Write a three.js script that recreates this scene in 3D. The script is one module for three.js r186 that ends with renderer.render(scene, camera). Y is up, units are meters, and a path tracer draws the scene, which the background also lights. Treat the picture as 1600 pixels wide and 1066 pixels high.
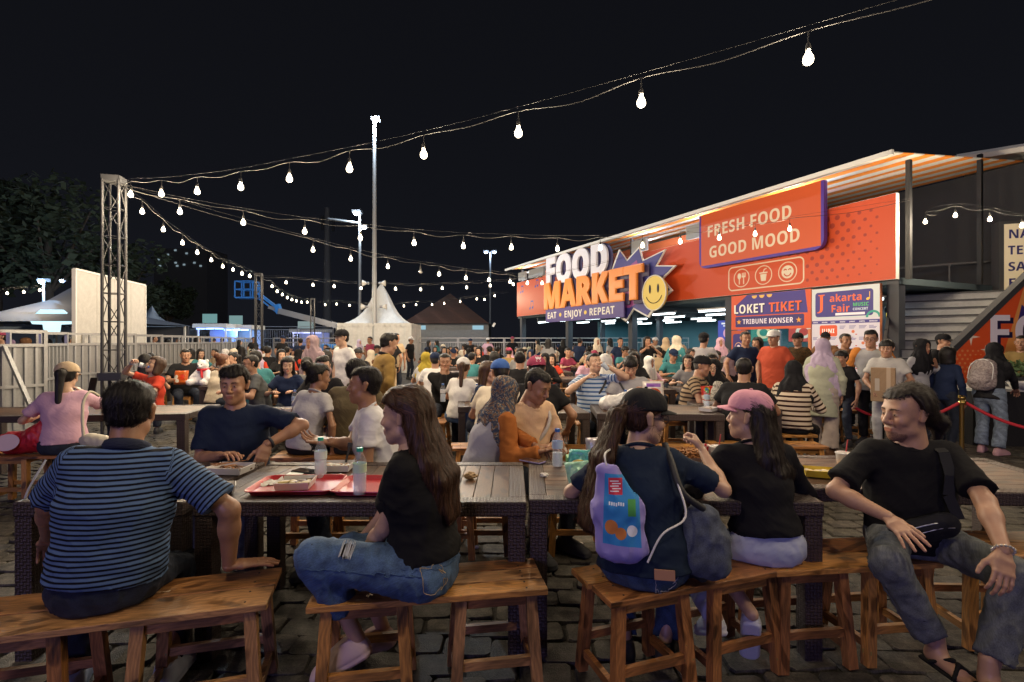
import * as THREE from 'three';
import { RoundedBoxGeometry } from 'three/addons/geometries/RoundedBoxGeometry.js';
import { mergeGeometries } from 'three/addons/utils/BufferGeometryUtils.js';
import { TextGeometry } from 'three/addons/geometries/TextGeometry.js';
import { FontLoader } from 'three/addons/loaders/FontLoader.js';
import { RectAreaLightUniformsLib } from 'three/addons/lights/RectAreaLightUniformsLib.js';
import { createNoise3D } from 'simplex-noise';

// ---------------------------------------------------------------- camera, sky, exposure
const scene = new THREE.Scene();
const FOC = 800, EYE = 1.5;                       // focal length in photo pixels, camera height in metres
const camera = new THREE.PerspectiveCamera(2 * Math.atan(533 / FOC) * 180 / Math.PI, 1600 / 1066, 0.05, 800);
camera.position.set(0, EYE, 0);
camera.lookAt(0, EYE, -10);
const renderer = new THREE.WebGLRenderer({ antialias: true });
renderer.setSize(1024, 682);
renderer.toneMapping = THREE.LinearToneMapping;
renderer.toneMappingExposure = 1.0;
renderer.shadowMap.enabled = true;
RectAreaLightUniformsLib.init();
{                                                  // night sky: near-black, a little town glow low down
  const w = 64, h = 32, a = new Float32Array(w * h * 4);
  for (let j = 0; j < h; j++) for (let i = 0; i < w; i++) {
    const el = ((j + .5) / h - .5) * Math.PI, g = Math.exp(-Math.max(el, 0) * 3.5), k = (j * w + i) * 4;
    a[k] = .0044 + .0038 * g; a[k + 1] = .0047 + .0044 * g; a[k + 2] = .0064 + .0066 * g; a[k + 3] = 1;
  }
  const t = new THREE.DataTexture(a, w, h, THREE.RGBAFormat, THREE.FloatType);
  t.mapping = THREE.EquirectangularReflectionMapping; t.magFilter = THREE.LinearFilter; t.needsUpdate = true;
  scene.background = t; scene.environment = t;
}
const moon = new THREE.DirectionalLight(0xbfd0ff, 0.015);
moon.position.set(-30, 60, -20); moon.castShadow = true;
Object.assign(moon.shadow.camera, { left: -40, right: 40, top: 40, bottom: -40, far: 200 });
scene.add(moon); scene.add(moon.target);
const BULB_CD = 5.4, TUBE_L = 80, STAGE_L = 5.5;

// ---------------------------------------------------------------- helpers
let seedv = 12345;
function rnd() { seedv = (seedv + 0x6D2B79F5) | 0; let t = Math.imul(seedv ^ seedv >>> 15, 1 | seedv); t = t + Math.imul(t ^ t >>> 7, 61 | t) ^ t; return ((t ^ t >>> 14) >>> 0) / 4294967296; }
const rr = (a, b) => a + (b - a) * rnd(), pick = a => a[Math.floor(rnd() * a.length)];
const noise3 = createNoise3D(rnd);
const V = (x, y, z) => new THREE.Vector3(x, y, z);
const W = (u, v, d) => V((u - 800) / FOC * d, EYE - (v - 533) / FOC * d, -d);     // photo pixel + distance -> point
const X = (u, d) => (u - 800) / FOC * d;
const used = {};
function nm(n) { const k = used[n] = (used[n] ?? -1) + 1; return k ? n + '_' + String(k).padStart(3, '0') : n; }
function add(o) { scene.add(o); return o; }
function thing(name, label, category, pos = [0, 0, 0], turn = 0, group) {
  const o = new THREE.Group(); o.name = nm(name); o.position.set(...pos); o.rotation.y = turn;
  o.userData = { label, category }; if (group) o.userData.group = group; return add(o);
}
function shade(m) { m.castShadow = m.receiveShadow = true; return m; }
function part(name, geo, m, parent) { const o = shade(new THREE.Mesh(Array.isArray(geo) ? (geo.length > 1 ? merge(geo) : geo[0]) : geo, m)); o.name = name; parent.add(o); return o; }
function solo(name, geo, m, label, category, group) { const o = part(nm(name), geo, m, scene); o.userData = { label, category }; if (group) o.userData.group = group; return o; }
function struct(name, geo, m, kind = 'structure') { const o = part(name, geo, m, scene); o.userData = { kind, label: name.replace(/_/g, ' ') }; return o; }
function copyOf(src, label) { const r = src.clone(); r.name = nm(src.name.replace(/_\d{3}$/, '')); r.userData = { ...src.userData }; if (label) r.userData.label = label; return add(r); }
function norm(g) { g = g.index ? g.toNonIndexed() : g; for (const k of Object.keys(g.attributes)) if (!['position', 'normal', 'uv'].includes(k)) g.deleteAttribute(k); if (!g.attributes.uv) g.setAttribute('uv', new THREE.BufferAttribute(new Float32Array(g.attributes.position.count * 2), 2)); return g; }
function merge(gs) { return mergeGeometries(gs.map(norm)); }
function xf(g, x = 0, y = 0, z = 0, rx = 0, ry = 0, rz = 0) { if (rx) g.rotateX(rx); if (ry) g.rotateY(ry); if (rz) g.rotateZ(rz); return g.translate(x, y, z); }
function bx(w, h, d, x = 0, y = 0, z = 0, rx = 0, ry = 0, rz = 0) {               // box with uv in metres
  const g = new THREE.BoxGeometry(w, h, d), uv = g.attributes.uv, n = g.attributes.normal;
  for (let i = 0; i < uv.count; i++) { const a = Math.abs(n.getX(i)) > .5 ? [d, h] : Math.abs(n.getY(i)) > .5 ? [w, d] : [w, h]; uv.setXY(i, uv.getX(i) * a[0], uv.getY(i) * a[1]); }
  return xf(g, x, y, z, rx, ry, rz);
}
function rbx(w, h, d, r, x = 0, y = 0, z = 0, rx = 0, ry = 0, rz = 0, off = 0) {   // rounded box with planar uv in metres
  const g = new RoundedBoxGeometry(w, h, d, 2, r), p = g.attributes.position, n = g.attributes.normal, uv = g.attributes.uv;
  for (let i = 0; i < uv.count; i++) { const ax = Math.abs(n.getX(i)), ay = Math.abs(n.getY(i)), az = Math.abs(n.getZ(i)); ax > ay && ax > az ? uv.setXY(i, p.getZ(i) + off, p.getY(i) + off) : ay > az ? uv.setXY(i, p.getX(i) + off, p.getZ(i) + off) : uv.setXY(i, p.getX(i) + off, p.getY(i) + off * 1.3); }
  return xf(g, x, y, z, rx, ry, rz);
}
function bar(a, b, w, h = w, round = false) {                                      // beam or rod between two points
  const d = V(0, 0, 0).subVectors(b, a), L = d.length();
  const g = round ? new THREE.CylinderGeometry(w / 2, h / 2, L, 8) : bx(w, L, h);
  if (!round) { const uv = g.attributes.uv, o = (a.x * 3.7 + a.z * 1.9) % 1; for (let i = 0; i < uv.count; i++) uv.setXY(i, uv.getY(i) + o, uv.getX(i) + o); }   // grain runs lengthwise
  const q = new THREE.Quaternion().setFromUnitVectors(V(0, 1, 0), d.normalize());
  return g.applyQuaternion(q).translate((a.x + b.x) / 2, (a.y + b.y) / 2, (a.z + b.z) / 2);
}
function tube(pts, r, seg = 24, sides = 6) { return new THREE.TubeGeometry(new THREE.CatmullRomCurve3(pts.map(p => Array.isArray(p) ? V(...p) : p)), seg, r, sides); }
function lathe(pts, seg = 20) { return new THREE.LatheGeometry(pts.map(p => new THREE.Vector2(...p)), seg); }
const col = c => Array.isArray(c) ? new THREE.Color().setRGB(...c) : new THREE.Color(c);
const M = (c, rough = .8, o = {}) => new THREE.MeshStandardMaterial({ color: col(c), roughness: rough, ...o });
const MP = (c, rough = .8, o = {}) => new THREE.MeshPhysicalMaterial({ color: col(c), roughness: rough, ...o });
const glow = (c, k) => new THREE.MeshStandardMaterial({ color: 0x000000, emissive: col(c), emissiveIntensity: k });
function tex(n, m, f, srgb = true) {                                               // computed texture, f(u, v) -> [r, g, b] 0..255
  const a = new Uint8Array(n * m * 4);
  for (let j = 0; j < m; j++) for (let i = 0; i < n; i++) { const c = f(i / n, j / m, i, j), k = (j * n + i) * 4; a[k] = c[0]; a[k + 1] = c[1]; a[k + 2] = c[2]; a[k + 3] = 255; }
  const t = new THREE.DataTexture(a, n, m); t.wrapS = t.wrapT = THREE.RepeatWrapping; t.magFilter = THREE.LinearFilter; if (srgb) t.colorSpace = THREE.SRGBColorSpace; t.needsUpdate = true; return t;
}
const rep = (t, a, b = a) => { const c = t.clone(); c.repeat.set(a, b); c.needsUpdate = true; return c; };
const per = (u, v, s, o = 0) => { const a = u * 6.28318, b = v * 6.28318; return noise3(Math.cos(a) * s + o, Math.sin(a) * s + Math.cos(b) * s, Math.sin(b) * s + o * .7); };   // periodic noise
function canvas(w, h, f) {
  const c = document.createElement('canvas'); c.width = w; c.height = h; f(c.getContext('2d'), w, h);
  const t = new THREE.CanvasTexture(c); t.colorSpace = THREE.SRGBColorSpace; t.magFilter = THREE.LinearFilter; return t;
}
const clamp = (x, a, b) => x < a ? a : x > b ? b : x, sstep = (a, b, x) => { x = clamp((x - a) / (b - a), 0, 1); return x * x * (3 - 2 * x); };

// ---------------------------------------------------------------- materials
const woodT = tex(512, 256, (u, v) => {                                            // grain runs along u (1 m) ; v is 0.5 m
  const g = per(u, v, .5, 3) * 1.6 + v * 26 + per(u, v, 1.3, 9) * .5, r = Math.abs((g % 1 + 1) % 1 - .5) * 2;
  const f = per(u * 1, v * 24 % 1, 2.5, 20) * .5 + per(u, v * 9 % 1, 1, 31) * .5, st = sstep(.35, .7, per(u, v, .9, 55));
  const ws = sstep(.1, .6, per(u, v, .45, 77)), k = .86 + .16 * r + .16 * f - .30 * st - .22 * ws; return [226 * k, 190 * k * (1 - .05 * st), 150 * k * (1 - .12 * st)];
});
const dirtT = tex(256, 256, (u, v) => { const k = 232 + 7 * per(u, v, 1.2, 2) + 6 * per(u, v, 4, 7) + rr(-5, 5); return [k, k, k]; });
const grainT = tex(256, 256, (u, v) => { const k = 128 + 60 * per(u, v, 6, 5) + 40 * per(u, v, 14, 11) + rr(-25, 25); return [k, k, k]; }, false);
const weaveT = tex(128, 128, (u, v) => {                                           // basket weave bump
  const n = 8, i = Math.floor(u * n), j = Math.floor(v * n), fu = u * n % 1, fv = v * n % 1, o = (i + j) % 2;
  const k = o ? Math.sin(fu * 3.14) * (.55 + .45 * Math.abs(Math.sin(fv * 9.42))) : Math.sin(fv * 3.14) * (.55 + .45 * Math.abs(Math.sin(fu * 9.42))); return [255 * k, 255 * k, 255 * k];
}, false);
const weaveC = tex(128, 128, (u, v) => { const n = 8, fu = u * n % 1, fv = v * n % 1, o = (Math.floor(u * n) + Math.floor(v * n)) % 2, k = (o ? Math.sin(fu * 3.14) : Math.sin(fv * 3.14)) * .45 + .55 + rr(-.06, .06); return [200 * k, 190 * k, 186 * k]; });
const MAT = {
  rattan: M([.115, .085, .078], .42, { map: rep(weaveC, 8), bumpMap: rep(weaveT, 8), bumpScale: .003 }),
  tplank: [0, 1, 2].map(i => MP([[.130, .088, .066], [.108, .074, .056], [.150, .102, .076]][i], .46, { map: rep(woodT, 1, 2), bumpMap: rep(grainT, 2, 12), bumpScale: .0006 })),
  wood: [[.66, .44, .24], [.56, .34, .17], [.74, .50, .21], [.62, .47, .31], [.48, .29, .16]].map(c => MP(c, .5, { map: rep(woodT, 1, 2), bumpMap: rep(grainT, 1.5, 10), bumpScale: .0012, clearcoat: .12, clearcoatRoughness: .4 })),
  steel: M([.40, .41, .43], .42, { metalness: .55, map: rep(dirtT, 1) }),
  black: M([.022, .023, .027], .55), dark: M([.035, .036, .04], .8), white: M([.72, .71, .68], .6),
  cable: M([.02, .02, .02], .7), alu: M([.52, .53, .55], .38, { metalness: .8 }),
};
// ---------------------------------------------------------------- ground and paving
{
  const gT = tex(512, 512, (u, v) => { const k = 96 + 34 * per(u, v, 1.1, 1) + 22 * per(u, v, 5, 4) + rr(-20, 20); return [k, k * .97, k * .92]; });
  const g = new THREE.PlaneGeometry(700, 700).rotateX(-Math.PI / 2).translate(0, -.014, -250); const uv = g.attributes.uv; for (let i = 0; i < 4; i++) uv.setXY(i, uv.getX(i) * 700, uv.getY(i) * 700);
  const ground = struct('ground', g, M([.30, .28, .26], .85, { map: rep(gT, .4), bumpMap: rep(grainT, 3), bumpScale: .006 }));
  const stoneT = rep(gT, 1.3), sm = [[.42, .40, .37], [.34, .33, .31], [.50, .47, .42], [.38, .35, .31], [.29, .285, .28]].map(c => M(c, .62, { map: stoneT, bumpMap: rep(grainT, 4), bumpScale: .004 }));
  function stone(w, l) {
    const n = 8, out = [], P = [], I = [];
    for (const [c, s] of [[1, .72], [.86, 1], [-.86, 1], [-1, .72], [-1, -.72], [-.86, -1], [.86, -1], [1, -.72]]) out.push([c * .5 * w * rr(.94, 1.03), s * .5 * l * rr(.92, 1.04)]);
    const ring = (k, y) => { const b = P.length / 3; for (const [x, z] of out) P.push(x * k, y, z * k); return b; };
    const top = ring(.955, .02), mid = ring(1, .010), bot = ring(1, -.012);
    for (let i = 1; i < n - 1; i++) I.push(top, top + i + 1, top + i);
    for (const [a, b] of [[top, mid], [mid, bot]]) for (let i = 0; i < n; i++) { const j = (i + 1) % n; I.push(a + i, a + j, b + i, a + j, b + j, b + i); }
    const geo = new THREE.BufferGeometry(); geo.setAttribute('position', new THREE.Float32BufferAttribute(P, 3)); geo.setIndex(I);
    const q = geo.toNonIndexed(); q.computeVertexNormals(); const p = q.attributes.position, U = []; for (let i = 0; i < p.count; i++) U.push(p.getX(i), p.getZ(i)); q.setAttribute('uv', new THREE.Float32BufferAttribute(U, 2)); return q;
  }
  const geos = []; for (let i = 0; i < 10; i++) geos.push(stone(.238, .16));
  const spots = [];
  for (let r = 0, z = -1.55; z > -16; r++, z -= .165) for (let x = -11 + (r % 2) * .12; x < 11; x += .245) {
    const zz = z + .05 * Math.sin(x * 1.7 + r * .25) + .03 * Math.sin(x * 4.1), d = -zz; if (Math.abs(x) > d * 1.12 + .5) continue;
    spots.push([x + rr(-.015, .015), zz, rr(-.12, .12), rr(-.003, .004), d]);
  }
  const inst = [];
  spots.forEach((s, i) => {
    if (i < 300) { const o = part(i ? 'paving_stone_' + String(i).padStart(3, '0') : 'paving_stone', pick(geos), pick(sm), ground); o.position.set(s[0], -.018 + s[3], s[1]); o.rotation.set(rr(-.012, .012), s[2], rr(-.012, .012)); }
    else inst.push(s);
  });
  const im = shade(new THREE.InstancedMesh(geos[3], M([.40, .38, .35], .7, { map: stoneT, bumpMap: rep(grainT, 4), bumpScale: .004 }), inst.length)), o = new THREE.Object3D(), c = new THREE.Color();
  inst.forEach((s, i) => { o.position.set(s[0], -.018 + s[3], s[1]); o.rotation.set(0, s[2] + (rnd() > .5 ? Math.PI : 0), 0); o.updateMatrix(); im.setMatrixAt(i, o.matrix); const k = rr(.72, 1.2); im.setColorAt(i, c.setRGB(k, k * rr(.94, 1), k * rr(.86, .98))); });
  im.name = 'paving_stones'; im.userData = { kind: 'stuff' }; ground.add(im);
}
// ---------------------------------------------------------------- crowd barricades
function barricade(label, group, w, panel, braces) {
  const t = thing('crowd_barricade', label, 'barricade', [0, 0, 0], 0, group), s = MAT.steel;
  for (const k of [0, 1]) part('post', bx(.05, 1.68, .05, (k - .5) * (w - .05), .84, 0), s, t);
  for (const y of [1.655, 1.43, .78, .06]) part('rail', bx(w - .1, .045, .04, 0, y, 0), s, t);
  if (panel) {
    part('panel_sheet', bx(w - .1, 1.32, .006, 0, .745, -.024), M([.33, .335, .35], .5, { metalness: .3, map: rep(dirtT, 1) }), t);
    for (let i = 1; i < 14; i++) part('rib', bx(.035, 1.30, .03, -w / 2 + w * i / 14, .745, -.004), s, t);
    part('upright', bx(.04, .18, .04, 0, 1.5425, 0), s, t);
  } else part('bars', Array.from({ length: 18 }, (_, i) => bx(.018, 1.3, .018, -w / 2 + w * (i + 1) / 19, .745, .002)), s, t);
  if (braces) for (const x of [-.42, .42]) part('brace', bar(V(x, 1.42, .045), V(x, .03, 1.05), .05), s, t);
  return t;
}
{
  const dir = V(-.33, 0, -.944), A = V(-7.35, 0, -5.6), turn = Math.atan2(-dir.z, dir.x);
  const L1 = 'grey steel barricade with ribbed sheet panel in the long row behind the truss tower', L2 = 'grey steel barricade with diagonal braces beside the beige cap woman';
  const b0 = barricade(L1, 'barricades along the food court edge', 2, true, false), b1 = barricade(L2, 'braced barricades', 2, true, true);
  for (let i = 0; i < 15; i++) {
    const src = i < 2 ? b1 : b0, o = i === 0 ? b1 : i === 2 ? b0 : copyOf(src);
    o.position.copy(A).addScaledVector(dir, i * 2.03); o.rotation.y = turn - Math.PI * 2;
  }
  const c0 = barricade('grey barricade of thin vertical bars at the far end of the tables', 'barred barricades at the far end', 2.4, false, false);
  for (let i = 0; i < 9; i++) { const o = i ? copyOf(c0) : c0; o.position.set(-11.3 + i * 2.42, 0, -26.8); }
  const d0 = barricade('grey barred barricade standing beyond the ribbed row', 'barred barricades beyond the edge', 2.4, false, false);
  for (let i = 0; i < 6; i++) { const o = i ? copyOf(d0) : d0; o.position.set(-27 + i * 2.5, .9, -36 - i * .4); o.rotation.y = .12; }
  solo('concrete_wall', bx(16, .9, .3, -20.8, .45, -37.2, 0, .15), M([.30, .31, .33], .8, { map: rep(dirtT, .5) }), 'low concrete wall under barred barricades far behind', 'wall');
}
// ---------------------------------------------------------------- truss towers and strings of bulbs
const TR = [[-6.22, 8], [-9.6, 19.4], [-12, 30.8]];
function truss(x, d, label) {
  const t = thing('truss_tower', label, 'truss', [x, 0, -d], .25), w = .11, H = 4.0, m = M([.05, .05, .053], .55, { metalness: .5 });
  for (const [i, k] of [[-1, -1], [1, -1], [1, 1], [-1, 1]]) part('chord', new THREE.CylinderGeometry(0.022, .022, H, 10).translate(i * w, H / 2, k * w), m, t);
  for (let f = 0; f < 4; f++) {
    const g = []; for (let i = 0; i < 9; i++) { const y = i * .44 + .04, s = i % 2 ? 1 : -1; g.push(bar(V(-w * s, y, w), V(w * s, y + .42, w), .014, .014, true), bar(V(-w, y, w), V(w, y, w), .014, .014, true)); }
    part('lacing', merge(g).rotateY(f * Math.PI / 2), m, t);
  }
  part('top_box', bx(.25, .09, .25, 0, H + .02, 0), MAT.dark, t); part('base_plate', bx(.6, .03, .6, 0, .015, 0), m, t);
  part('cloth_wrap', bx(.32, .12, .32, 0, .95, 0), MAT.black, t);
}
truss(...TR[0], 'tall truss tower holding three bulb strings beside the white board');
truss(...TR[1], 'truss tower in front of the blue lift basket'); truss(...TR[2], 'farthest slim truss tower left of the white peaked tent');
const bulbGlass = lathe([[0, -.052], [.018, -.049], [.031, -.037], [.036, -.018], [.032, .004], [.021, .026], [.015, .040], [.013, .046]], 14);
const bulbSocket = lathe([[.0, .05], [.017, .05], [.019, .062], [.017, .092], [.008, .108], [.004, .12], [0, .12]], 10);
const bulbGlow = glow([1, .84, .60], 14), deadGlass = MP([.8, .8, .8], .1, { transmission: .9, thickness: 0 });
function bulbString(A, B, list, o = {}) {
  const ax = A[0], ad = A[1], dx = B[0] - ax, dd = B[1] - ad, pts = [], lab = o.label;
  const bulbs = [];
  for (const [u, v] of list) { const t = (u - 800) / FOC, s = (t * ad - ax) / (dx - t * dd), d = ad + dd * s; bulbs.push(W(u, v, d)); }
  for (const p of o.extra ?? []) bulbs.push(V(...p));
  bulbs.forEach((p, i) => {
    const g = thing('light_bulb', o.bulbLabel, 'light bulb', [p.x, p.y, p.z], 0, o.bulbGroup), far = -p.z > 16, k = far ? 1.25 : 1;
    const dead = o.dead === i;
    const b = part('bulb_glass', bulbGlass, dead ? deadGlass : bulbGlow, g), s = part('socket', bulbSocket, MAT.cable, g); b.scale.setScalar(k);
    part('hanger', bar(V(0, .11, 0), V(0, .19, 0), .008, .008, true), MAT.cable, g);
    if (dead) g.userData.label = 'unlit clear bulb in the row above the brown roof', delete g.userData.group;
    else { const l = new THREE.PointLight(col([1, .80, .55]), BULB_CD, 0, 2); l.position.y = -.01; l.castShadow = true; l.shadow.radius = 1.5; g.add(l); }
    pts.push(p.clone().add(V(0, .19, 0)));
  });
  const ends = [V(ax, o.h0 ?? 3.95, -ad), ...pts, ...(o.end ? [V(...o.end)] : [])];
  const wav = []; for (let i = 0; i < ends.length - 1; i++) { wav.push(ends[i]); wav.push(ends[i].clone().lerp(ends[i + 1], .5).add(V(0, -.045 + .02 * Math.sin(i * 2.1), 0))); } wav.push(ends.at(-1));
  const cb = thing('string_light_cable', lab, 'cable');
  part('wavy_cable', tube(wav, .0045, wav.length * 5, 5), MAT.cable, cb); part('support_wire', tube(ends.map(p => p.clone().add(V(0, .035, .01))), .002, ends.length * 4, 4), MAT.cable, cb);
}
bulbString(TR[0], [2.6, 3.4], [[204, 303], [252, 302], [308, 298], [376, 291], [452, 278], [546, 262], [662, 240], [810, 206], [1002, 158], [1263, 90]], { label: 'black wavy cable of the nearest bulb string crossing the night sky', bulbLabel: 'glowing round bulb on the nearest string crossing the open sky', bulbGroup: 'bulbs of the nearest string', extra: [[3.3, 3.6, -3.04], [4.4, 3.72, -2.46], [5.5, 3.85, -1.88], [6.6, 4, -1.3], [7.7, 4.1, -.72]], end: [8.8, 4.3, -.15] });
bulbString(TR[0], TR[1], [[222, 330], [255, 358], [285, 379], [308, 394], [330, 406], [348, 416], [364, 421], [378, 427], [390, 431]], { label: 'cable sloping from the tall truss to the second truss', bulbLabel: 'glowing bulb on the string between the tall truss and the second truss', bulbGroup: 'bulbs between first and second truss', end: [TR[1][0], 3.95, -TR[1][1]] });
bulbString(TR[1], TR[2], [[425, 447], [433, 455], [441, 460], [449, 465], [456, 468], [463, 470], [471, 472], [480, 472]], { label: 'cable between the second and the farthest truss', bulbLabel: 'tiny glowing bulb between the second and farthest truss', bulbGroup: 'bulbs between second and third truss', end: [TR[2][0], 3.95, -TR[2][1]] });
bulbString(TR[0], [8.5, 10.6], [[281, 330], [380, 347], [476, 361], [563, 371], [647, 379], [724, 384], [799, 386], [871, 388], [938, 387], [1004, 383], [1063, 377], [1124, 371], [1180, 365], [1234, 357]], { label: 'cable from the tall truss across to the orange slogan board', bulbLabel: 'glowing bulb on the string reaching the orange slogan board', bulbGroup: 'bulbs of the string to the slogan board', end: [8.2, 4.4, -10.55] });
bulbString(TR[0], [5, 18.05], [[489, 390], [548, 404], [606, 416], [657, 424], [686, 428], [728, 434], [764, 437], [797, 440], [824, 442], [847, 442]], { dead: 3, label: 'cable from the tall truss toward the starburst sign', bulbLabel: 'glowing bulb on the string ending by the starburst sign', bulbGroup: 'bulbs of the string to the starburst sign', end: [3.6, 4.2, -16.6] });
bulbString(TR[1], [3, 22], [[447, 441], [489, 445], [522, 447], [564, 450], [618, 451], [657, 452], [691, 450], [729, 449], [766, 446], [802, 444]], { label: 'cable from the second truss over the white tent tip', bulbLabel: 'small glowing bulb on the string passing over the tent tip', bulbGroup: 'bulbs of the string over the tent', end: [1.6, 4.4, -21.7] });
bulbString(TR[2], [1, 29], [[508, 476], [526, 475], [546, 477], [566, 478], [588, 479], [605, 482], [631, 478], [650, 476], [675, 476], [694, 474], [719, 471], [745, 467], [757, 468], [773, 462]], { label: 'farthest bulb cable in front of the brown roof', bulbLabel: 'tiny glowing bulb on the farthest string before the brown roof', bulbGroup: 'bulbs of the farthest string', end: [-.2, 4.3, -29.2] });
bulbString([8.75, 10.55], [12.5, 9.0], [[1446, 346], [1493, 336], [1547, 342], [1597, 352]], { h0: 4.1, label: 'short bulb cable between the banner end and the menu sign', bulbLabel: 'glowing bulb in front of the dark wall beside the menu sign', bulbGroup: 'bulbs beside the menu sign', end: [12.5, 4.1, -9.0] });
bulbString([-7, 1.1], [7, 1.2], [], { h0: 3.75, label: 'bulb cable strung overhead behind the front benches', bulbLabel: 'glowing bulb strung overhead behind the front benches', bulbGroup: 'bulbs overhead behind the benches', extra: [-3.6, -.9, 1.8, 4.5].map(x => [x, 3.45 + .012 * x * x, -.75 - .02 * x]), end: [7, 3.95, -1.0] });
// ---------------------------------------------------------------- poles with floodlights
function lampPole(label, u, vTop, d, r, heads, power, c, arm) {
  const b = W(u, vTop, d), t = thing('floodlight_pole', label, 'light pole', [b.x, 0, b.z]), m = M([.36, .38, .40], .5, { metalness: .4 });
  part('pole', new THREE.CylinderGeometry(r * .6, r, b.y, 12).translate(0, b.y / 2, 0), m, t);
  if (arm) part('arm', bar(V(0, b.y - .8, 0), V(-2.6, b.y - .45, 0), .14, .14, true), m, t);
  heads.forEach(([x, y, s]) => {
    const h = part('lamp_head', new RoundedBoxGeometry(s * 1.3, s * .5, s, 2, s * .1).translate(x, b.y + y + s * .2, 0), MAT.dark, t);
    part('lamp_lens', new THREE.SphereGeometry(s * .36, 12, 8).scale(1.2, .8, .8).translate(x, b.y + y - s * .12, s * .35), glow(c, 16), h);
    const l = new THREE.PointLight(col(c), power, 0, 2); l.position.set(x, b.y + y - s * .45, s * .75); l.castShadow = true; l.shadow.radius = 6; t.add(l);
  });
  return t;
}
lampPole('tall grey floodlight pole rising behind the white peaked tent with one bluish lamp', 585, 188, 24, .13, [[.08, 0, .34]], 230, [.72, .86, 1]);
lampPole('far lamp pole with a horizontal arm and two lamps', 562, 333, 42, .16, [[-.2, 0, .6], [.4, -1.2, .4]], 60, [.75, .88, 1], true);
lampPole('distant twin lamp pole above the orange banner end', 766, 394, 62, .14, [[-.5, 0, .5], [.5, 0, .5]], 30, [.6, .75, 1]);
{ const t = lampPole('short pole with a strong blue white floodlight beside dark trees', 68, 440, 26, .08, [[0, 0, .34], [1, .02, .2]], 45, [.45, .68, 1]); }
{                                                  // loudspeakers, camera and box on the tall pole
  const p = W(585, 533, 24);
  for (const [dy, dx] of [[4.2, -.3], [4.2, .3], [3.1, -.35], [3.1, .35]]) { const t = thing('horn_speaker', 'grey horn speaker clamped to the tall floodlight pole', 'speaker', [p.x + dx, dy, p.z + .1], 0, 'horn speakers on the pole'); part('horn', lathe([[.04, 0], [.06, .08], [.15, .22], [.155, .225], [.05, .05], [.04, 0]], 12).rotateZ(dx < 0 ? 1.57 : -1.57), MAT.white, t); part('driver', new THREE.CylinderGeometry(.06, .06, .14, 10).rotateZ(1.57), MAT.steel, t); }
}
// ---------------------------------------------------------------- tent, house, board, lift, kiosks, trees
{
  const p = W(596, 533, 25.6), t = thing('peaked_tent', 'white peaked marquee tent with closed side walls at the far end', 'tent', [p.x, 0, p.z], .06), h = 1.72, n = 12, canv = M([.78, .79, .78], .75, { map: rep(dirtT, .6) });
  const P = [], I = [];
  for (let j = 0; j <= n; j++) for (let i = 0; i < 40; i++) { const f = j / n, a = i / 40 * 4, s = Math.floor(a), e = (a % 1) * 2 - 1, c = [[1, e], [-e, 1], [-1, -e], [e, -1]][s], k = h * (1 - f) * (1 - .25 * Math.sin(f * 3.14)) + .05 * f; P.push(c[0] * k, 2.28 + 2.05 * Math.pow(f, 1.45) - .06 * (1 - e * e) * (1 - f), c[1] * k); }
  for (let j = 0; j < n; j++) for (let i = 0; i < 40; i++) { const a = j * 40 + i, b = j * 40 + (i + 1) % 40; I.push(a, a + 40, b, b, a + 40, b + 40); }
  const g = new THREE.BufferGeometry(); g.setAttribute('position', new THREE.Float32BufferAttribute(P, 3)); g.setIndex(I); g.setAttribute('uv', new THREE.Float32BufferAttribute(P.flatMap((_, i) => i % 3 ? [] : [P[i], P[i + 2]]), 2)); g.computeVertexNormals();
  part('roof', g, canv, t);
  const skirt = (rot) => { const q = new THREE.PlaneGeometry(2 * h, 2.33, 40, 4), a = q.attributes.position; for (let i = 0; i < a.count; i++) a.setZ(i, .03 * Math.sin(a.getX(i) * 9) + .02 * Math.sin(a.getX(i) * 23)); q.computeVertexNormals(); return q.translate(0, 1.17, h + .01).rotateY(rot); };
  for (let i = 0; i < 4; i++) { part('side_wall', skirt(i * Math.PI / 2), canv, t); part('valance', Array.from({ length: 14 }, (_, k) => { const s = new THREE.CircleGeometry(.12, 8, Math.PI, Math.PI); return s.translate(-h + .13 + k * .245, 2.28, h + .05); }).map(q => q.rotateY(i * Math.PI / 2)), canv, t); }
}
{
  const d = 36, p = W(705, 533, d), t = thing('brown_roof_house', 'low grey house with a brown hipped roof beyond the far railing', 'house', [p.x, 0, p.z]), w = 3.3;
  part('wall', bx(w * 1.62, 2.75, 4, 0, 1.375, -1), M([.17, .185, .21], .8, { map: rep(dirtT, .5) }), t);
  const rf = new THREE.ConeGeometry(1, 1, 4, 1).rotateY(Math.PI / 4).scale(w * 1.25, 2.25, 3.6).translate(-.2, 2.7 + 1.12, -1);
  part('roof', rf, M([.13, .055, .04], .8, { map: rep(dirtT, 3), bumpMap: rep(weaveT, 2, 14), bumpScale: .06 }), t);
  for (const x of [-2, 1.95]) { const b = part('vent_window', bx(.75, .28, .05, x, 2.42, 1.03), glow([.45, .75, .9], .7), t); }
  part('gutter', bx(.14, .3, .14, 3.05, 2.6, 1.3, 0, 0, -.5), MAT.white, t);
}
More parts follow.
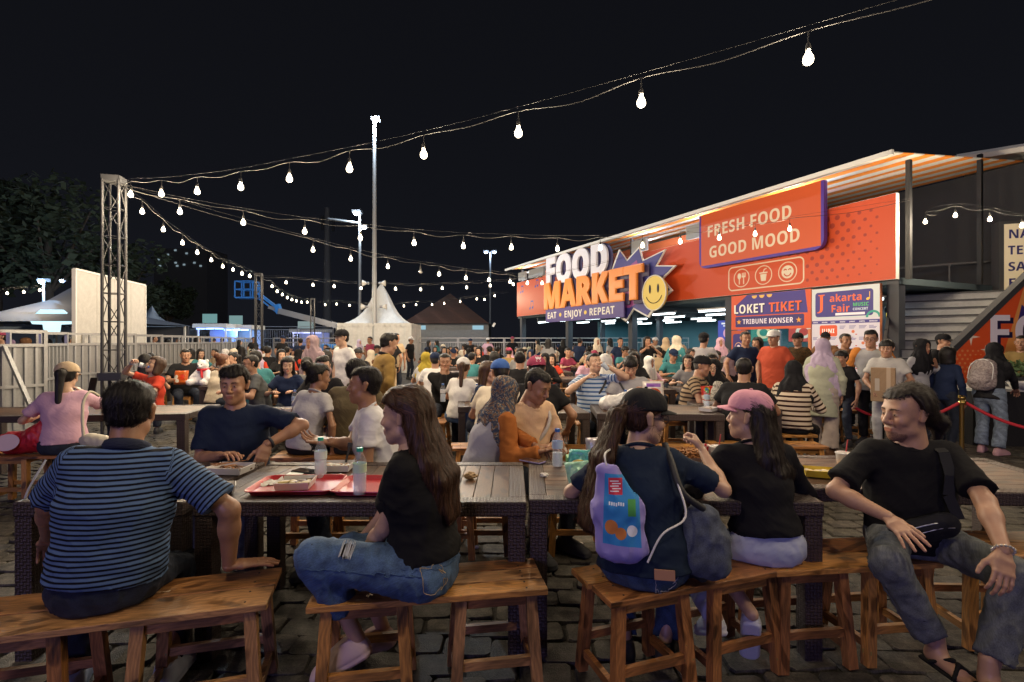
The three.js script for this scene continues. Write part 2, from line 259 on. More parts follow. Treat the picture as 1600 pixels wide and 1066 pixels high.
{
  const a = W(117, 421, 12.1), b = W(225, 447, 15.6), dx = b.x - a.x, dz = b.z - a.z, L = Math.hypot(dx, dz), t = thing('white_board', 'big blank white board on a frame behind the truss tower', 'board', [a.x, 0, a.z], Math.atan2(-dz, dx));
  for (let i = 0; i < 4; i++) part('panel', bx(L / 4 - .012, 1.9, .05, L * (i + .5) / 4, 2.22, 0), M([.62, .59, .54], .6, { map: rep(dirtT, .6) }), t);
  part('frame', [bx(L + .06, .05, .07, L / 2, 3.2, 0), bx(L + .06, .05, .07, L / 2, 1.24, 0), bx(.05, 3.2, .08, -.03, 1.6, 0), bx(.05, 3.2, .08, L + .03, 1.6, 0), bar(V(L / 2, 1.2, -.1), V(L / 2, 0, -.9), .06)], MAT.white, t);
}
{
  const d = 32, t = thing('boom_lift', 'blue boom lift with raised basket behind the second truss', 'lift', [0, 0, 0]), bl = M([.02, .17, .55], .45), gr = M([.16, .17, .2], .6), P = (u, v) => W(u, v, d);
  const B = P(386, 453), g = [], w = .55; for (const y of [-.5, 0, .5]) for (const z of [-.4, .4]) g.push(bar(V(-w, y, z), V(w, y, z), .06)); for (const x of [-w, 0, w]) for (const z of [-.4, .4]) g.push(bar(V(x, -.5, z), V(x, .5, z), .06)); for (const x of [-w, w]) for (const y of [-.5, 0, .5]) g.push(bar(V(x, y, -.4), V(x, y, .4), .06)); g.push(bx(1.1, .06, .8, 0, -.53, 0), bx(.3, .4, .3, w + .1, .1, 0));
  part('basket', merge(g).translate(B.x, B.y, B.z), bl, t);
  part('jib', [bar(P(403, 458), P(436, 483), .16), bar(P(404, 466), P(432, 488), .08), bar(P(433, 476), P(437, 490), .3)], bl, t);
  part('boom', bar(P(436, 486), P(534, 511), .34), gr, t); part('boom_inner', bar(P(420, 480), P(470, 494), .2), gr, t);
  const c = W(520, 533, d); part('chassis', rbx(3, .8, 1.8, .1, c.x, .9, c.z), bl, t); part('counterweight', rbx(1, .9, 1.6, .2, c.x + 1, 1.6, c.z), MAT.dark, t);
  for (const x of [-1, 1]) for (const z of [-.9, .9]) part('wheel', new THREE.CylinderGeometry(.45, .45, .35, 20).rotateX(1.57).translate(c.x + x, .45, c.z + z), MAT.black, t);
}
function kiosk(label, u, d, w, h, c, k) {
  const p = W(u, 533, d), t = thing('lit_kiosk', label, 'kiosk', [p.x, 0, p.z]);
  part('counter', bx(w, 1, 1.4, 0, .5, 0), M([.25, .27, .32], .6), t); part('roof_slab', bx(w + .3, .25, 1.7, 0, h, 0), MAT.white, t); part('back_wall', bx(w, h - 1.15, .06, 0, 1 + (h - 1.15) / 2, -.65), M([.3, .35, .5], .6), t);
  for (const x of [-1, 1]) part('post', bx(.08, h - 1.13, .08, x * w * .48, 1 + (h - 1.13) / 2, .6), MAT.white, t);
  for (let i = 0; i < 3; i++) part('led_strip', bx(w * .28, .07, .05, (i - 1) * w * .32, h - .18, .82), glow(c, k), t);
  part('header_sign', bx(w * .5, .55, .06, -.3, h + .45, .3), glow([c[0] * .5 + .2, .6, c[2] * .6], .5), t);
  const l = new THREE.PointLight(col(c), 5, 0, 2); l.position.set(0, h - .35, .7); l.castShadow = true; t.add(l);
}
kiosk('small kiosk with blue LED strips left of the blue lift', 340, 31, 1.7, 2.4, [.18, .3, 1], 6); kiosk('wide kiosk trimmed with a pale blue LED line beside the blue strip kiosk', 380, 32, 1.6, 2.35, [.3, .6, 1], 5); kiosk('kiosk with pale violet lights in front of the grey lift boom', 486, 40, 2.4, 2.3, [.5, .55, 1], 2.5);
function smallTent(label, u, d, w, c, group) {
  const p = W(u, 533, d), t = thing('pagoda_tent', label, 'tent', [p.x, 0, p.z]); const m = M(c, .8);
  part('roof', lathe([[w * .72, 2.3], [w * .4, 2.75], [w * .15, 3.35], [.03, 4.1], [0, 4.1]], 4).rotateY(Math.PI / 4), m, t); for (const x of [-1, 1]) for (const z of [-1, 1]) part('post', bx(.08, 2.3, .08, x * w * .48, 1.15, z * w * .48), MAT.white, t);
  part('back_curtain', bx(w, 2.2, .03, 0, 1.15, -w * .5), m, t);
}
smallTent('small pale tent between the white board and the kiosks', 237, 38, 3, [.45, .52, .6]); smallTent('wide dim tent behind the white board', 118, 24, 6.5, [.09, .10, .13]);
{
  const p = W(83, 503, 22), t = thing('lit_booth_sign', 'glowing white house shaped booth sign behind the barricades', 'sign', [p.x, p.y - .3, p.z]);
  const s = new THREE.Shape([[-.95, .12], [-.45, .52], [.45, .52], [.95, .12], [.8, -.1], [.35, -.12], [.3, -.45], [-.3, -.45], [-.35, -.12], [-.8, -.1]].map(q => new THREE.Vector2(...q)));
  part('sign_face', new THREE.ExtrudeGeometry(s, { depth: .12, bevelEnabled: false }).translate(0, .3, 0), glow([.62, .92, 1], 1.3), t); part('post', bx(.1, 1.9, .1, 0, -.9, -.1), MAT.dark, t);
  const l = new THREE.PointLight(col([.6, .88, 1]), 4, 0, 2); l.position.set(0, .3, .4); l.castShadow = true; t.add(l);
  bulbString([W(-20, 455, 22).x, 22], [W(100, 455, 22).x, 22.01], [[11, 458], [37, 456], [62, 453]], { h0: 3.7, label: 'pale cable strung toward the blue white floodlight', bulbLabel: 'pale bulb on the cable by the blue white floodlight', bulbGroup: 'bulbs by the blue floodlight' });
  solo('site_hoarding', bx(9, 2.2, .12, W(20, 533, 25).x, 1.1, -25, 0, .2), M([.35, .42, .48], .7, { map: rep(dirtT, .3) }), 'long pale blue hoarding below the blue white floodlight', 'hoarding');
}
function tree(label, u, v, d, R, H, group) {
  const c = W(u, v, d), t = thing('broadleaf_tree', label, 'tree', [c.x, 0, c.z], rr(0, 6), group);
  part('trunk', new THREE.CylinderGeometry(.2, .42, c.y, 9).translate(0, c.y / 2, 0), M([.06, .05, .04], .9), t);
  const lb = []; for (let i = 0; i < 6; i++) { const a = i * 1.05 + rr(0, .5); lb.push(bar(V(0, c.y * .55, 0), V(Math.cos(a) * R * .6, c.y + rr(-.3, .5) * H, Math.sin(a) * R * .6), .12, .22, true)); } part('limb', lb, M([.06, .05, .04], .9), t);
  const P = [], N = [], blobs = Array.from({ length: 16 }, () => { const a = rr(0, 6.28), k = Math.sqrt(rnd()) * .75; return [Math.cos(a) * R * k, c.y + rr(-.75, .8) * H * .8, Math.sin(a) * R * k, R * rr(.24, .44)]; });
  for (const [x, y, z, r] of blobs) for (let i = 0; i < 190; i++) {
    const n = V(rr(-1, 1), rr(-1, 1), rr(-1, 1)).normalize(), q = V(x, y, z).addScaledVector(n, r * (.55 + .5 * Math.sqrt(rnd()))), s = rr(.16, .34), e = V(rr(-1, 1), rr(-.5, .5), rr(-1, 1)).normalize().multiplyScalar(s), f = V(rr(-1, 1), rr(-1, .2), rr(-1, 1)).normalize().multiplyScalar(s * .7);
    for (const w of [[-1, 0], [0, -1], [1, 0], [-1, 0], [1, 0], [0, 1]]) P.push(q.x + e.x * w[0] + f.x * w[1], q.y + e.y * w[0] + f.y * w[1], q.z + e.z * w[0] + f.z * w[1]);
  }
  const g = new THREE.BufferGeometry(); g.setAttribute('position', new THREE.Float32BufferAttribute(P, 3)); g.computeVertexNormals(); part('crown', g, MP([.032, .052, .024], .8, { side: THREE.DoubleSide, transmission: .25, thickness: 0 }), t);
}
tree('large dark leafy tree above the blue white floodlight', 75, 375, 34, 4.6, 4.2); tree('dark leafy tree at the edge of the night sky left of the floodlight', -5, 385, 36, 4.6, 4); tree('dark tree showing over the white board', 180, 440, 40, 3.4, 2.8); tree('smaller dark tree behind the blue kiosks', 262, 468, 52, 2.6, 2);
{
  const d = 170, c = W(300, 415, d), t = thing('apartment_tower', 'faint far apartment tower with a few lit windows in the night', 'tower', [c.x, 0, c.z]);
  part('tower_body', bx(17, c.y + 4.6, 12, 0, (c.y + 4.6) / 2, 0), M([.6, .6, .62], .9), t); for (const [x, y] of [[-7, 1], [-6.5, -1], [-1.5, 0], [-1, -1], [1.2, -.6], [2, 3], [4.5, 0], [6.5, -1], [-1.6, 4], [-4, 2.6]]) part('lit_window', bx(.7, .5, .1, x, c.y + y, 6.06), glow([.6, .8, .9], .35), t);
}
{ const d = 95, c = W(511, 325, d), t = thing('telecom_mast', 'dim telecom mast standing far behind the lamp pole', 'mast', [c.x, 0, c.z]); part('mast', new THREE.CylinderGeometry(.45, .9, c.y, 8).translate(0, c.y / 2, 0), M([.5, .52, .55], .8), t); for (let i = 0; i < 3; i++) part('antenna', bx(.5, 2.6, .3, Math.cos(i * 2.1) * 1.1, c.y - 3, Math.sin(i * 2.1) * 1.1), M([.15, .16, .18], .8), t); }
// stage screen behind the viewer: the violet-blue light on every back and cheek turned this way
{
  const t = thing('stage_led_screen', 'large violet blue LED stage screen standing behind the benches', 'screen', [-7.5, 0, 14], Math.PI - .35), w = 7.5, h = 4.2;
  part('screen_housing', bx(w + .3, h + .3, .2, 0, 4.3, -.12), MAT.black, t); part('screen_face', new THREE.PlaneGeometry(w, h).translate(0, 4.3, 0), glow([.34, .30, 1], .6), t);
  for (const x of [-3.4, 3.4]) part('leg', bx(.3, 2.1, .3, x, 1.05, -.15), MAT.black, t);
  const l = new THREE.RectAreaLight(col([.46, .40, 1]), STAGE_L, w, h); l.position.set(0, 4.3, .06); l.lookAt(0, 4.3, 5); l.rotation.set(0, Math.PI, 0); t.add(l);
}
// ---------------------------------------------------------------- the food market building; frame: x along its front (0 = right end), z toward the tables
const font = await new FontLoader().loadAsync('fonts/droid/droid_sans_bold.typeface.json');
const FT = -1.1333, F0 = [8.3, 0, -11];
const front = (name, label, cat, group) => thing(name, label, cat, F0, FT, group);
const fd = u => 13.448 / ((u - 800) / FOC + .468), fx = u => -(fd(u) - 11) * 1.104, fh = (u, v) => EYE + (533 - v) / FOC * fd(u);
function plate(w, h, depth, t, side, r = 0, corners = [1, 1, 1, 1]) {              // flat print on a thin board, own uv 0..1 ; returns [front, body]
  return [new THREE.PlaneGeometry(w, h).translate(0, 0, depth / 2 + .003), bx(w, h, depth)];
}
function board(parent, name, x0, x1, y0, y1, z, texm, sideM = MAT.white, depth = .06) {
  const w = x1 - x0, h = y1 - y0, b = part(name, bx(w, h, depth, (x0 + x1) / 2, (y0 + y1) / 2, z), sideM, parent);
  part('print', new THREE.PlaneGeometry(w - .01, h - .01).translate((x0 + x1) / 2, (y0 + y1) / 2, z + depth / 2 + .004), texm, b); return b;
}
const printM = (t, rough = .5) => M(0xffffff, rough, { map: t });
function letters(str, x0, x1, y0, y1, z, depth, m, om, parent, oz = .03, og = .05, dx = .07, dy = -.07) {   // cut-out letters, each with its dark backing
  const total = new TextGeometry(str, { font, size: 1, depth: .01 }); total.computeBoundingBox(); const bb = total.boundingBox, sx = (x1 - x0) / (bb.max.x - bb.min.x);
  let pen = 0; const res = font.data.resolution;
  for (const ch of str) {
    const adv = font.data.glyphs[ch].ha / res;
    if (ch !== ' ') {
      const mk = (bev, dep) => { const g = new TextGeometry(ch, { font, size: 1, depth: dep, bevelEnabled: bev > 0, bevelSize: bev, bevelThickness: .012, bevelSegments: 1, curveSegments: 6 }); g.translate(pen - bb.min.x, -bb.min.y, 0); g.scale(sx, (y1 - y0) / (bb.max.y - bb.min.y), 1); return g.translate(x0, y0, z); };
      const l = part('letter', mk(.05, depth), m, parent); if (om) part('letter_backing', mk(.05 + og, .03).translate(dx, dy, -oz - .06), om, l);
    }
    pen += adv;
  }
}
{
  const t = front('market_building', 'long two storey food market hall with dark posts and an awning roof', 'building'), teal = M([.06, .17, .21], .65), L = 19;
  for (const x of [-.15, -4.6, -9.2, -13.8, -18.6]) part('post', bx(.24, 2.84, .24, x, 1.42, -.2), M([.03, .035, .05], .5), t);
  for (const x of [-2.4, -7, -11.6, -16]) part('post', bx(.2, 2.7, .2, x, 1.35, -3.6), M([.03, .04, .055], .5), t);
  part('upper_floor', bx(L, .14, 9, -L / 2, 2.80, -4.6), M([.05, .075, .09], .8), t);
  part('back_wall', bx(L + 4, 2.72, .15, -L / 2 - 1, 1.36, -9.1), teal, t); part('end_wall', bx(.12, 2.72, 3.6, -L, 1.36, -7.2), teal, t);
  part('upper_wall', bx(L + .5, 3.1, .15, -L / 2 + .25, 4.45, -5.1), M([.022, .023, .027], .8), t);
  part('upper_inner_wall', bx(L - 3.2, 1.3, .08, -L / 2 - 1.5, 4.75, -1.6), M([.42, .10, .03], .7), t);
  for (let i = 0; i < 6; i++) part('ceiling_beam', bx(.12, .16, 8.6, -1.6 - i * 3.1, 2.64, -4.6), M([.04, .06, .075], .6), t);
  // awning: strips of canvas parallel to the front
  const y0 = 5.4, y1 = 6.05, z0 = .6, z1 = -5, n = 14, or = M([.85, .27, .03], .7), wh = M([.66, .66, .64], .7);
  for (let i = 0; i < n; i++) { const a = i / n, b = (i + 1) / n, za = z0 + (z1 - z0) * a, zb = z0 + (z1 - z0) * b, ya = y0 + (y1 - y0) * a, yb = y0 + (y1 - y0) * b, w = Math.hypot(zb - za, yb - ya); part('awning_strip', bx(L + .2, .02, w - .002, -L / 2 + .1, (ya + yb) / 2, (za + zb) / 2, Math.atan2(yb - ya, -(zb - za))), i % 2 ? or : wh, t).rotation.x = 0; }
  part('eave_bar', bx(L + .3, .1, .07, -L / 2 + .1, 5.38, .65), wh, t); part('front_fascia', bx(L, .07, .05, -L / 2, 5.2, -.3), MAT.alu, t);
  for (const x of [.12, -4.6, -9.2, -13.8, -18.6]) part('awning_post', bx(.09, 2.55, .09, x, 4.1, -.16), MAT.black, t);
  for (const x of [.12, .12]) part('rear_awning_post', bx(.09, 3.1, .09, x + .0, 4.4, x === .12 ? -3.1 : -4), MAT.black, t);
  for (const [x, w] of [[-2.5, .7], [-5.6, .9], [-8.4, .8], [-16.4, 1.6], [-18, .8]]) { part('floodlight_back', bx(w, .42, .12, x, 4.95, .12), M([.30, .32, .34], .5), t); part('floodlight_lens', bx(w - .1, .34, .02, x, 4.95, .045), glow([.9, .95, 1], 3), t); if (w < .95) { const l = new THREE.PointLight(col([.9, .95, 1]), 9, 0, 2); l.position.set(x, 4.95, -.05); l.castShadow = true; l.shadow.radius = 4; t.add(l); } }
}
{
  const orange = '#c8401c', t = front('orange_banner', 'long orange banner board with printed music notes, dots and food icons', 'banner');
  const tx = canvas(2048, 205, (c, w, h) => {
    const X = x => (x + 18.77) / 18.77 * w; c.fillStyle = '#c4481c'; c.fillRect(0, 0, w, h);
    c.fillStyle = '#96301f'; for (let i = 0; i < 15; i++) for (let j = 0; j < 9; j++) { const x = -3.5 + i * .25 + (j % 2) * .125, r = 9 * (1 - Math.abs(i - 7) / 9) * (.55 + .05 * (8 - j)); if (x < -.25 && !(x < -1.9 && j > 4 && x < -2)) { c.beginPath(); c.arc(X(x), h * (.14 + j * .095), Math.max(r, 1.5), 0, 7); c.fill(); } }
    c.fillStyle = '#3a2a86'; const note = (x, y, s) => { c.beginPath(); c.ellipse(x, y, s * .35, s * .26, -.4, 0, 7); c.ellipse(x + s, y - s * .1, s * .35, s * .26, -.4, 0, 7); c.fill(); c.fillRect(x + s * .22, y - s * 1.3, s * .12, s * 1.3); c.fillRect(x + s * 1.22, y - s * 1.4, s * .12, s * 1.3); c.fillRect(x + s * .22, y - s * 1.45, s * 1.1, s * .28); };
    note(X(-18.3), 62, 26); note(X(-16.6), 45, 26); note(X(-17.2), 165, 30);
    c.strokeStyle = c.fillStyle = '#d8cbb4'; c.lineWidth = 4; const bx0 = X(-4.43), bx1 = X(-2.1), by0 = h * .57, by1 = h * .93; c.beginPath(); c.roundRect(bx0, by0, bx1 - bx0, by1 - by0, 14); c.stroke();
    for (let k = 0; k < 3; k++) { const cx = bx0 + (bx1 - bx0) * (k + .62) / 3.24, cy = (by0 + by1) / 2; c.lineWidth = 3; c.beginPath(); c.arc(cx, cy, 28, 0, 7); c.stroke();
      if (k === 0) { c.beginPath(); c.ellipse(cx - 8, cy - 6, 7, 10, 0, 0, 7); c.fill(); c.fillRect(cx - 10, cy, 4, 20); for (const q of [-5, 0, 5]) c.fillRect(cx + 7 + q, cy - 16, 3, 12); c.fillRect(cx + 1, cy - 6, 14, 5); c.fillRect(cx + 6, cy - 4, 4, 24); }
      if (k === 1) { c.beginPath(); c.moveTo(cx - 11, cy - 3); c.lineTo(cx + 11, cy - 3); c.lineTo(cx + 8, cy + 18); c.lineTo(cx - 8, cy + 18); c.fill(); c.fillRect(cx - 14, cy - 9, 28, 4); c.lineWidth = 3; c.beginPath(); c.moveTo(cx, cy - 9); c.lineTo(cx + 3, cy - 17); c.lineTo(cx + 11, cy - 19); c.stroke(); }
      if (k === 2) { c.beginPath(); c.arc(cx, cy, 19, 0, 7); c.fill(); c.strokeStyle = '#b44020'; c.beginPath(); c.arc(cx, cy + 1, 11, .3, 2.84); c.stroke(); for (const q of [-7, 7]) { c.beginPath(); c.arc(cx + q, cy - 4, 4, 3.3, 6.1); c.stroke(); } c.strokeStyle = '#d8cbb4'; } }
  });
  board(t, 'panel', -18.77, 0, 2.83, 4.68, .02, printM(tx, .55), MAT.white, .12);
}
{
  const t = front('slogan_board', 'orange slogan board with violet edge hung over the banner', 'sign');
  const tx = canvas(1024, 424, (c, w, h) => { c.fillStyle = '#c25224'; c.fillRect(0, 0, w, h); c.strokeStyle = '#4a2e92'; c.lineWidth = 40; c.strokeRect(0, -40, w, h + 40); c.fillStyle = '#d9c9b0'; c.font = 'bold 122px sans-serif'; c.textAlign = 'left'; c.fillText('FRESH FOOD', 78, 186, 870); c.fillText('GOOD MOOD', 98, 350, 800); });
  const b = new THREE.Shape(), w = 3.92, h = 1.63, r = .28; b.moveTo(0, h); b.lineTo(0, r); b.quadraticCurveTo(0, 0, r, 0); b.lineTo(w - r, 0); b.quadraticCurveTo(w, 0, w, r); b.lineTo(w, h); b.lineTo(0, h);
  part('panel', new THREE.ExtrudeGeometry(b, { depth: .12, bevelEnabled: false }).translate(-5.34, 3.7, .2), M([.10, .04, .30], .5), t);
  const g = new THREE.ShapeGeometry(b, 8), uv = g.attributes.uv, p = g.attributes.position; for (let i = 0; i < uv.count; i++) uv.setXY(i, p.getX(i) / w, p.getY(i) / h); part('print', g.translate(-5.34, 3.7, .324), printM(tx, .45), t);
}
{
  const t = front('food_market_sign', 'cut out FOOD MARKET sign with starburst and smiling yellow disc', 'sign'), z = .55;
  const star = (pts, k, dep, dz, m, name) => { const cx = pts.reduce((a, p) => a + p[0], 0) / pts.length, cy = pts.reduce((a, p) => a + p[1], 0) / pts.length; const s = new THREE.Shape(pts.map(([x, y]) => new THREE.Vector2(cx + (x - cx) * k, cy + (y - cy) * k))); return part(name, new THREE.ExtrudeGeometry(s, { depth: dep, bevelEnabled: false }).translate(0, 0, dz), m, t); };
  const P = (u, v) => [fx(u), fh(u, v)], pts = [[955, 440], [972, 420], [983, 391], [995, 408], [1015, 387], [1021, 408], [1057, 391], [1043, 416], [1074, 416], [1052, 437], [1068, 455], [1050, 470], [1030, 497], [1006, 484], [994, 503], [978, 493], [960, 490]].map(q => P(...q));
  star(pts, 1, .06, z - .14, M([.72, .70, .66], .5), 'starburst_border'); star(pts, .93, .05, z - .105, M([.05, .045, .22], .5), 'starburst');
  star([[985, 430], [1012, 408], [1022, 440], [1040, 450], [1022, 470], [1000, 482], [975, 478]].map(q => P(...q)), 1, .02, z - .07, M([.30, .07, .26], .5), 'starburst_core');
  letters('FOOD', fx(873), fx(969), 4.12, 5.28, z + .02, .08, M([.74, .72, .78], .45), M([.05, .045, .14], .5), t, .03, .05, .09, -.05);
  letters('MARKET', fx(872), fx(1028), 3.0, 4.12, z + .10, .08, M([.85, .27, .04], .42), M([.05, .035, .10], .5), t, .03, .04, .12, -.09);
  const rx0 = fx(873), rx1 = fx(999), rt = canvas(1024, 128, (c, w, h) => { c.fillStyle = '#4b3a80'; c.fillRect(0, 0, w, h); c.fillStyle = '#e3dccb'; c.font = 'bold 84px sans-serif'; c.fillText('EAT', 26, 96, 150); c.fillText('ENJOY', 290, 96, 250); c.fillText('REPEAT', 630, 96, 360); c.fillStyle = '#e5c04a'; for (const x of [232, 584]) { c.beginPath(); c.arc(x, 66, 17, 0, 7); c.fill(); } });
  board(t, 'ribbon', rx0, rx1, 2.36, 2.98, z + .12, printM(rt), M([.08, .05, .2], .5), .06);
  const sc = P(1047, 459), R = .58, disc = part('smile_disc', new THREE.CylinderGeometry(R, R, .08, 40).rotateX(Math.PI / 2).translate(sc[0], sc[1], z + .1), M([.72, .53, .10], .5), t);
  part('disc_rim', new THREE.TorusGeometry(R, .022, 8, 48).translate(sc[0], sc[1], z + .14), M([.7, .68, .6], .5), disc);
  for (const s of [-1, 1]) part('eye', new THREE.SphereGeometry(1, 12, 10).scale(.055, .15, .012).translate(sc[0] + s * .2, sc[1] + .14, z + .145), MAT.dark, disc);
  part('smile', tube(Array.from({ length: 13 }, (_, i) => { const a = Math.PI * (1.12 + .76 * i / 12); return [sc[0] + Math.cos(a) * .4, sc[1] + .02 + Math.sin(a) * .36, z + .147]; }), .014, 24, 5), MAT.dark, disc);
}
{                                                  // ceiling tubes
  const g = new THREE.CylinderGeometry(.028, .028, 1.15, 10).rotateZ(Math.PI / 2), m = glow([.82, .96, 1], 7), lab = 'cool white tube lamp under the ceiling of the market hall';
  for (let i = 0; i < 8; i++) for (let j = 0; j < 4; j++) {
    const t = front('tube_light', lab, 'tube light', 'tube lamps of the market hall'); const p = V(-1.4 - i * 2.32 + (j % 2) * .6, 2.5, -.95 - j * 2.1).applyAxisAngle(V(0, 1, 0), FT); t.position.add(p);
    part('tube_glass', g, m, t); part('fitting', bx(1.25, .05, .09, 0, .065, 0), MAT.white, t); part('hanger', [bar(V(-.4, .09, 0), V(-.4, .23, 0), .012), bar(V(.4, .09, 0), V(.4, .23, 0), .012)], MAT.dark, t);
    const l = new THREE.RectAreaLight(col([.62, .90, 1]), TUBE_L, 1.15, .06); l.position.y = -.045; l.rotation.x = -Math.PI / 2; t.add(l);
  }
}
{                                                  // menu screens at the back of the hall
  const cols = [['#2f6fb5', '#f2cf4a'], ['#e8d24a', '#2a7fae'], ['#5b3a9a', '#57c0e8'], ['#d8443a', '#f3e7d2'], ['#2b8f7f', '#f0e0b0'], ['#4a56c0', '#e9b0d0']];
  cols.forEach(([a, b], i) => { const t = front('menu_screen', ['blue menu screen with a yellow plate', 'yellow menu screen with a blue bowl', 'violet menu screen with a pale blue plate', 'red menu screen with a cream plate', 'green menu screen with a sandy plate', 'indigo menu screen with a pink plate'][i] + ' on the hall wall', 'menu screen');
    const tx = canvas(128, 128, (c) => { c.fillStyle = a; c.fillRect(0, 0, 128, 128); c.fillStyle = b; c.beginPath(); c.arc(64, 78, 34, 0, 7); c.fill(); c.fillStyle = '#fff'; c.fillRect(20, 14, 88, 10); c.fillRect(30, 30, 60, 7); c.fillStyle = a; c.beginPath(); c.arc(64, 78, 20, 0, 7); c.fill(); });
    const x = -1.2 - i * 1.75; part('screen_case', bx(1.3, 1.0, .06, x, 1.95, -6.1), MAT.black, t); part('screen_face', new THREE.PlaneGeometry(1.24, .94).translate(x, 1.95, -6.065), new THREE.MeshStandardMaterial({ color: 0x111111, emissive: 0xffffff, emissiveMap: tx, emissiveIntensity: .8, roughness: .4 }), t);
    part('bracket', bx(.05, .33, .05, x, 2.6, -6.1), MAT.black, t); });
  for (let i = 0; i < 5; i++) { const t = front('stall_counter', 'pale serving counter inside the market hall', 'counter', 'serving counters in the hall'); part('counter_body', bx(2.2, 1.0, .7, -2.0 - i * 2.6, .5, -5.2), M([.25, .30, .34], .5), t); part('worktop', bx(2.3, .05, .8, -2.0 - i * 2.6, 1.03, -5.2), MAT.white, t); }
}
{                                                  // ticket booth and schedule
  const t = front('ticket_booth', 'ticket booth with a violet and orange sign under the banner', 'booth');
  const tx = canvas(1024, 420, (c, w, h) => {
    c.fillStyle = '#d9552c'; c.fillRect(0, 0, w, h); c.fillStyle = '#3f2f86'; c.beginPath(); c.moveTo(230, 0); c.lineTo(960, 0); c.lineTo(990, 250); c.lineTo(70, 250); c.lineTo(40, 140); c.fill(); c.fillStyle = '#e8b85a'; for (const x of [330, 430, 530]) { c.beginPath(); c.arc(x, 14, 36, 0, 3.14); c.fill(); }
    c.font = 'bold 150px sans-serif'; c.fillStyle = '#15112e'; c.fillText('LOKET', 38, 232, 440); c.fillText('TIKET', 530, 232, 440); c.fillStyle = '#f4efe6'; c.fillText('LOKET', 28, 222, 440); c.fillStyle = '#f2632f'; c.fillText('TIKET', 520, 222, 440);
    c.fillStyle = '#36286f'; c.beginPath(); c.roundRect(60, 262, 890, 130, 18); c.fill(); c.fillStyle = '#efe8f4'; c.font = 'bold 82px sans-serif'; c.fillText('TRIBUNE KONSER', 165, 354, 660); c.fillStyle = '#eba53c'; for (const x of [112, 888]) { c.beginPath(); for (let i = 0; i < 10; i++) { const a = i * .6283 - 1.571, r = i % 2 ? 15 : 36; c.lineTo(x + Math.cos(a) * r, 328 + Math.sin(a) * r); } c.fill(); }
  });
  board(t, 'sign', -4.28, -1.86, 1.82, 2.79, .12, printM(tx), M([.6, .2, .08], .6));
  board(t, 'jamb', -4.28, -3.78, .0, 1.80, .12, printM(canvas(128, 460, (c, w, h) => { c.fillStyle = '#c2512c'; c.fillRect(0, 0, w, h); c.fillStyle = '#3a2d7c'; c.beginPath(); c.roundRect(14, 24, 100, 420, 20); c.fill(); c.strokeStyle = '#e0b088'; c.lineWidth = 6; c.beginPath(); c.arc(64, 120, 32, 0, 7); c.stroke(); c.fillStyle = '#e9e2f2'; c.beginPath(); c.arc(64, 120, 16, 0, 7); c.fill(); c.fillRect(34, 190, 60, 8); c.fillRect(34, 210, 60, 8); })), M([.5, .16, .07], .6));
  part('jamb_post', bx(.07, 1.80, .08, -1.9, .90, .12), M([.6, .2, .08], .6), t); part('counter', bx(1.85, .95, .5, -2.85, .475, -.05), M([.3, .1, .12], .6), t);
  part('window_mullion', bx(.05, .84, .05, -2.85, 1.38, .0), MAT.alu, t); part('pane', bx(1.8, .84, .008, -2.85, 1.38, -.03), MP([.9, 1, 1], .05, { transmission: 1, thickness: 0 }), t);
  const s = front('schedule_board', 'concert schedule board with a month grid beside the ticket booth', 'board');
  const ty = canvas(700, 1000, (c, w, h) => {
    c.fillStyle = '#d7d3e2'; c.fillRect(0, 0, w, h); c.fillStyle = '#cfd8dc'; c.fillRect(0, 0, w, 330); c.fillStyle = '#3c3284'; c.beginPath(); c.roundRect(40, 40, 600, 270, 30); c.fill();
    c.font = 'bold 210px serif'; c.fillStyle = '#ef6a35'; c.fillText('J', 70, 215); c.font = 'bold 108px sans-serif'; c.fillText('akarta', 195, 150, 350); c.fillText('Fair', 210, 262, 220); c.fillStyle = '#49c26a'; c.font = 'bold 50px sans-serif'; c.fillText('MUSIC', 440, 210, 170); c.fillStyle = '#d5e6f0'; c.font = 'bold 36px sans-serif'; c.fillText('CONCERT', 440, 252, 150);
    c.fillStyle = '#f2c34a'; c.beginPath(); c.ellipse(590, 140, 18, 13, -.4, 0, 7); c.fill(); c.fillRect(602, 70, 7, 70); c.fillStyle = '#f3eefa'; c.fillRect(260, 272, 300, 26); c.strokeStyle = '#2f9c8d'; c.lineWidth = 22; c.beginPath(); c.arc(640, 330, 60, 3.14, 6.28); c.stroke();
    c.fillStyle = '#40378a'; c.fillRect(0, 350, w, 34); c.fillStyle = '#fff'; c.font = 'bold 18px sans-serif'; ['SENIN', 'SELASA', 'RABU', 'KAMIS', 'JUMAT', 'SABTU', 'MINGGU'].forEach((d, i) => c.fillText(d, 14 + i * 98, 374, 80)); c.fillStyle = '#e2562f'; c.beginPath(); c.roundRect(90, 400, 190, 120, 20); c.fill(); c.fillStyle = '#fff'; c.font = 'bold 64px sans-serif'; c.fillText('JUNI', 110, 484, 150);
    for (let j = 0; j < 5; j++) for (let i = 0; i < 7; i++) { if (j === 0 && i < 3) continue; const x = 12 + i * 98, y = 410 + j * 118; c.fillStyle = '#5d58a0'; for (let q = 0; q < 3; q++) c.fillRect(x, y + q * 12, 40 + ((i * 7 + j * 13 + q * 29) % 38), 5); if ((i * 3 + j * 5) % 4 === 0) { c.fillStyle = '#d8764e'; c.beginPath(); c.arc(x + 40, y + 62, 16, 0, 7); c.fill(); } c.fillStyle = '#c3434a'; c.fillRect(x + 62, y + 86, 18, 9); }
  });
  board(s, 'panel', -1.82, -.26, .55, 2.76, .14, printM(ty), M([.6, .2, .08], .6), .08); for (const x of [-1.7, -.4]) part('leg', bx(.08, .55, .08, x, .275, .12), MAT.black, s);
}
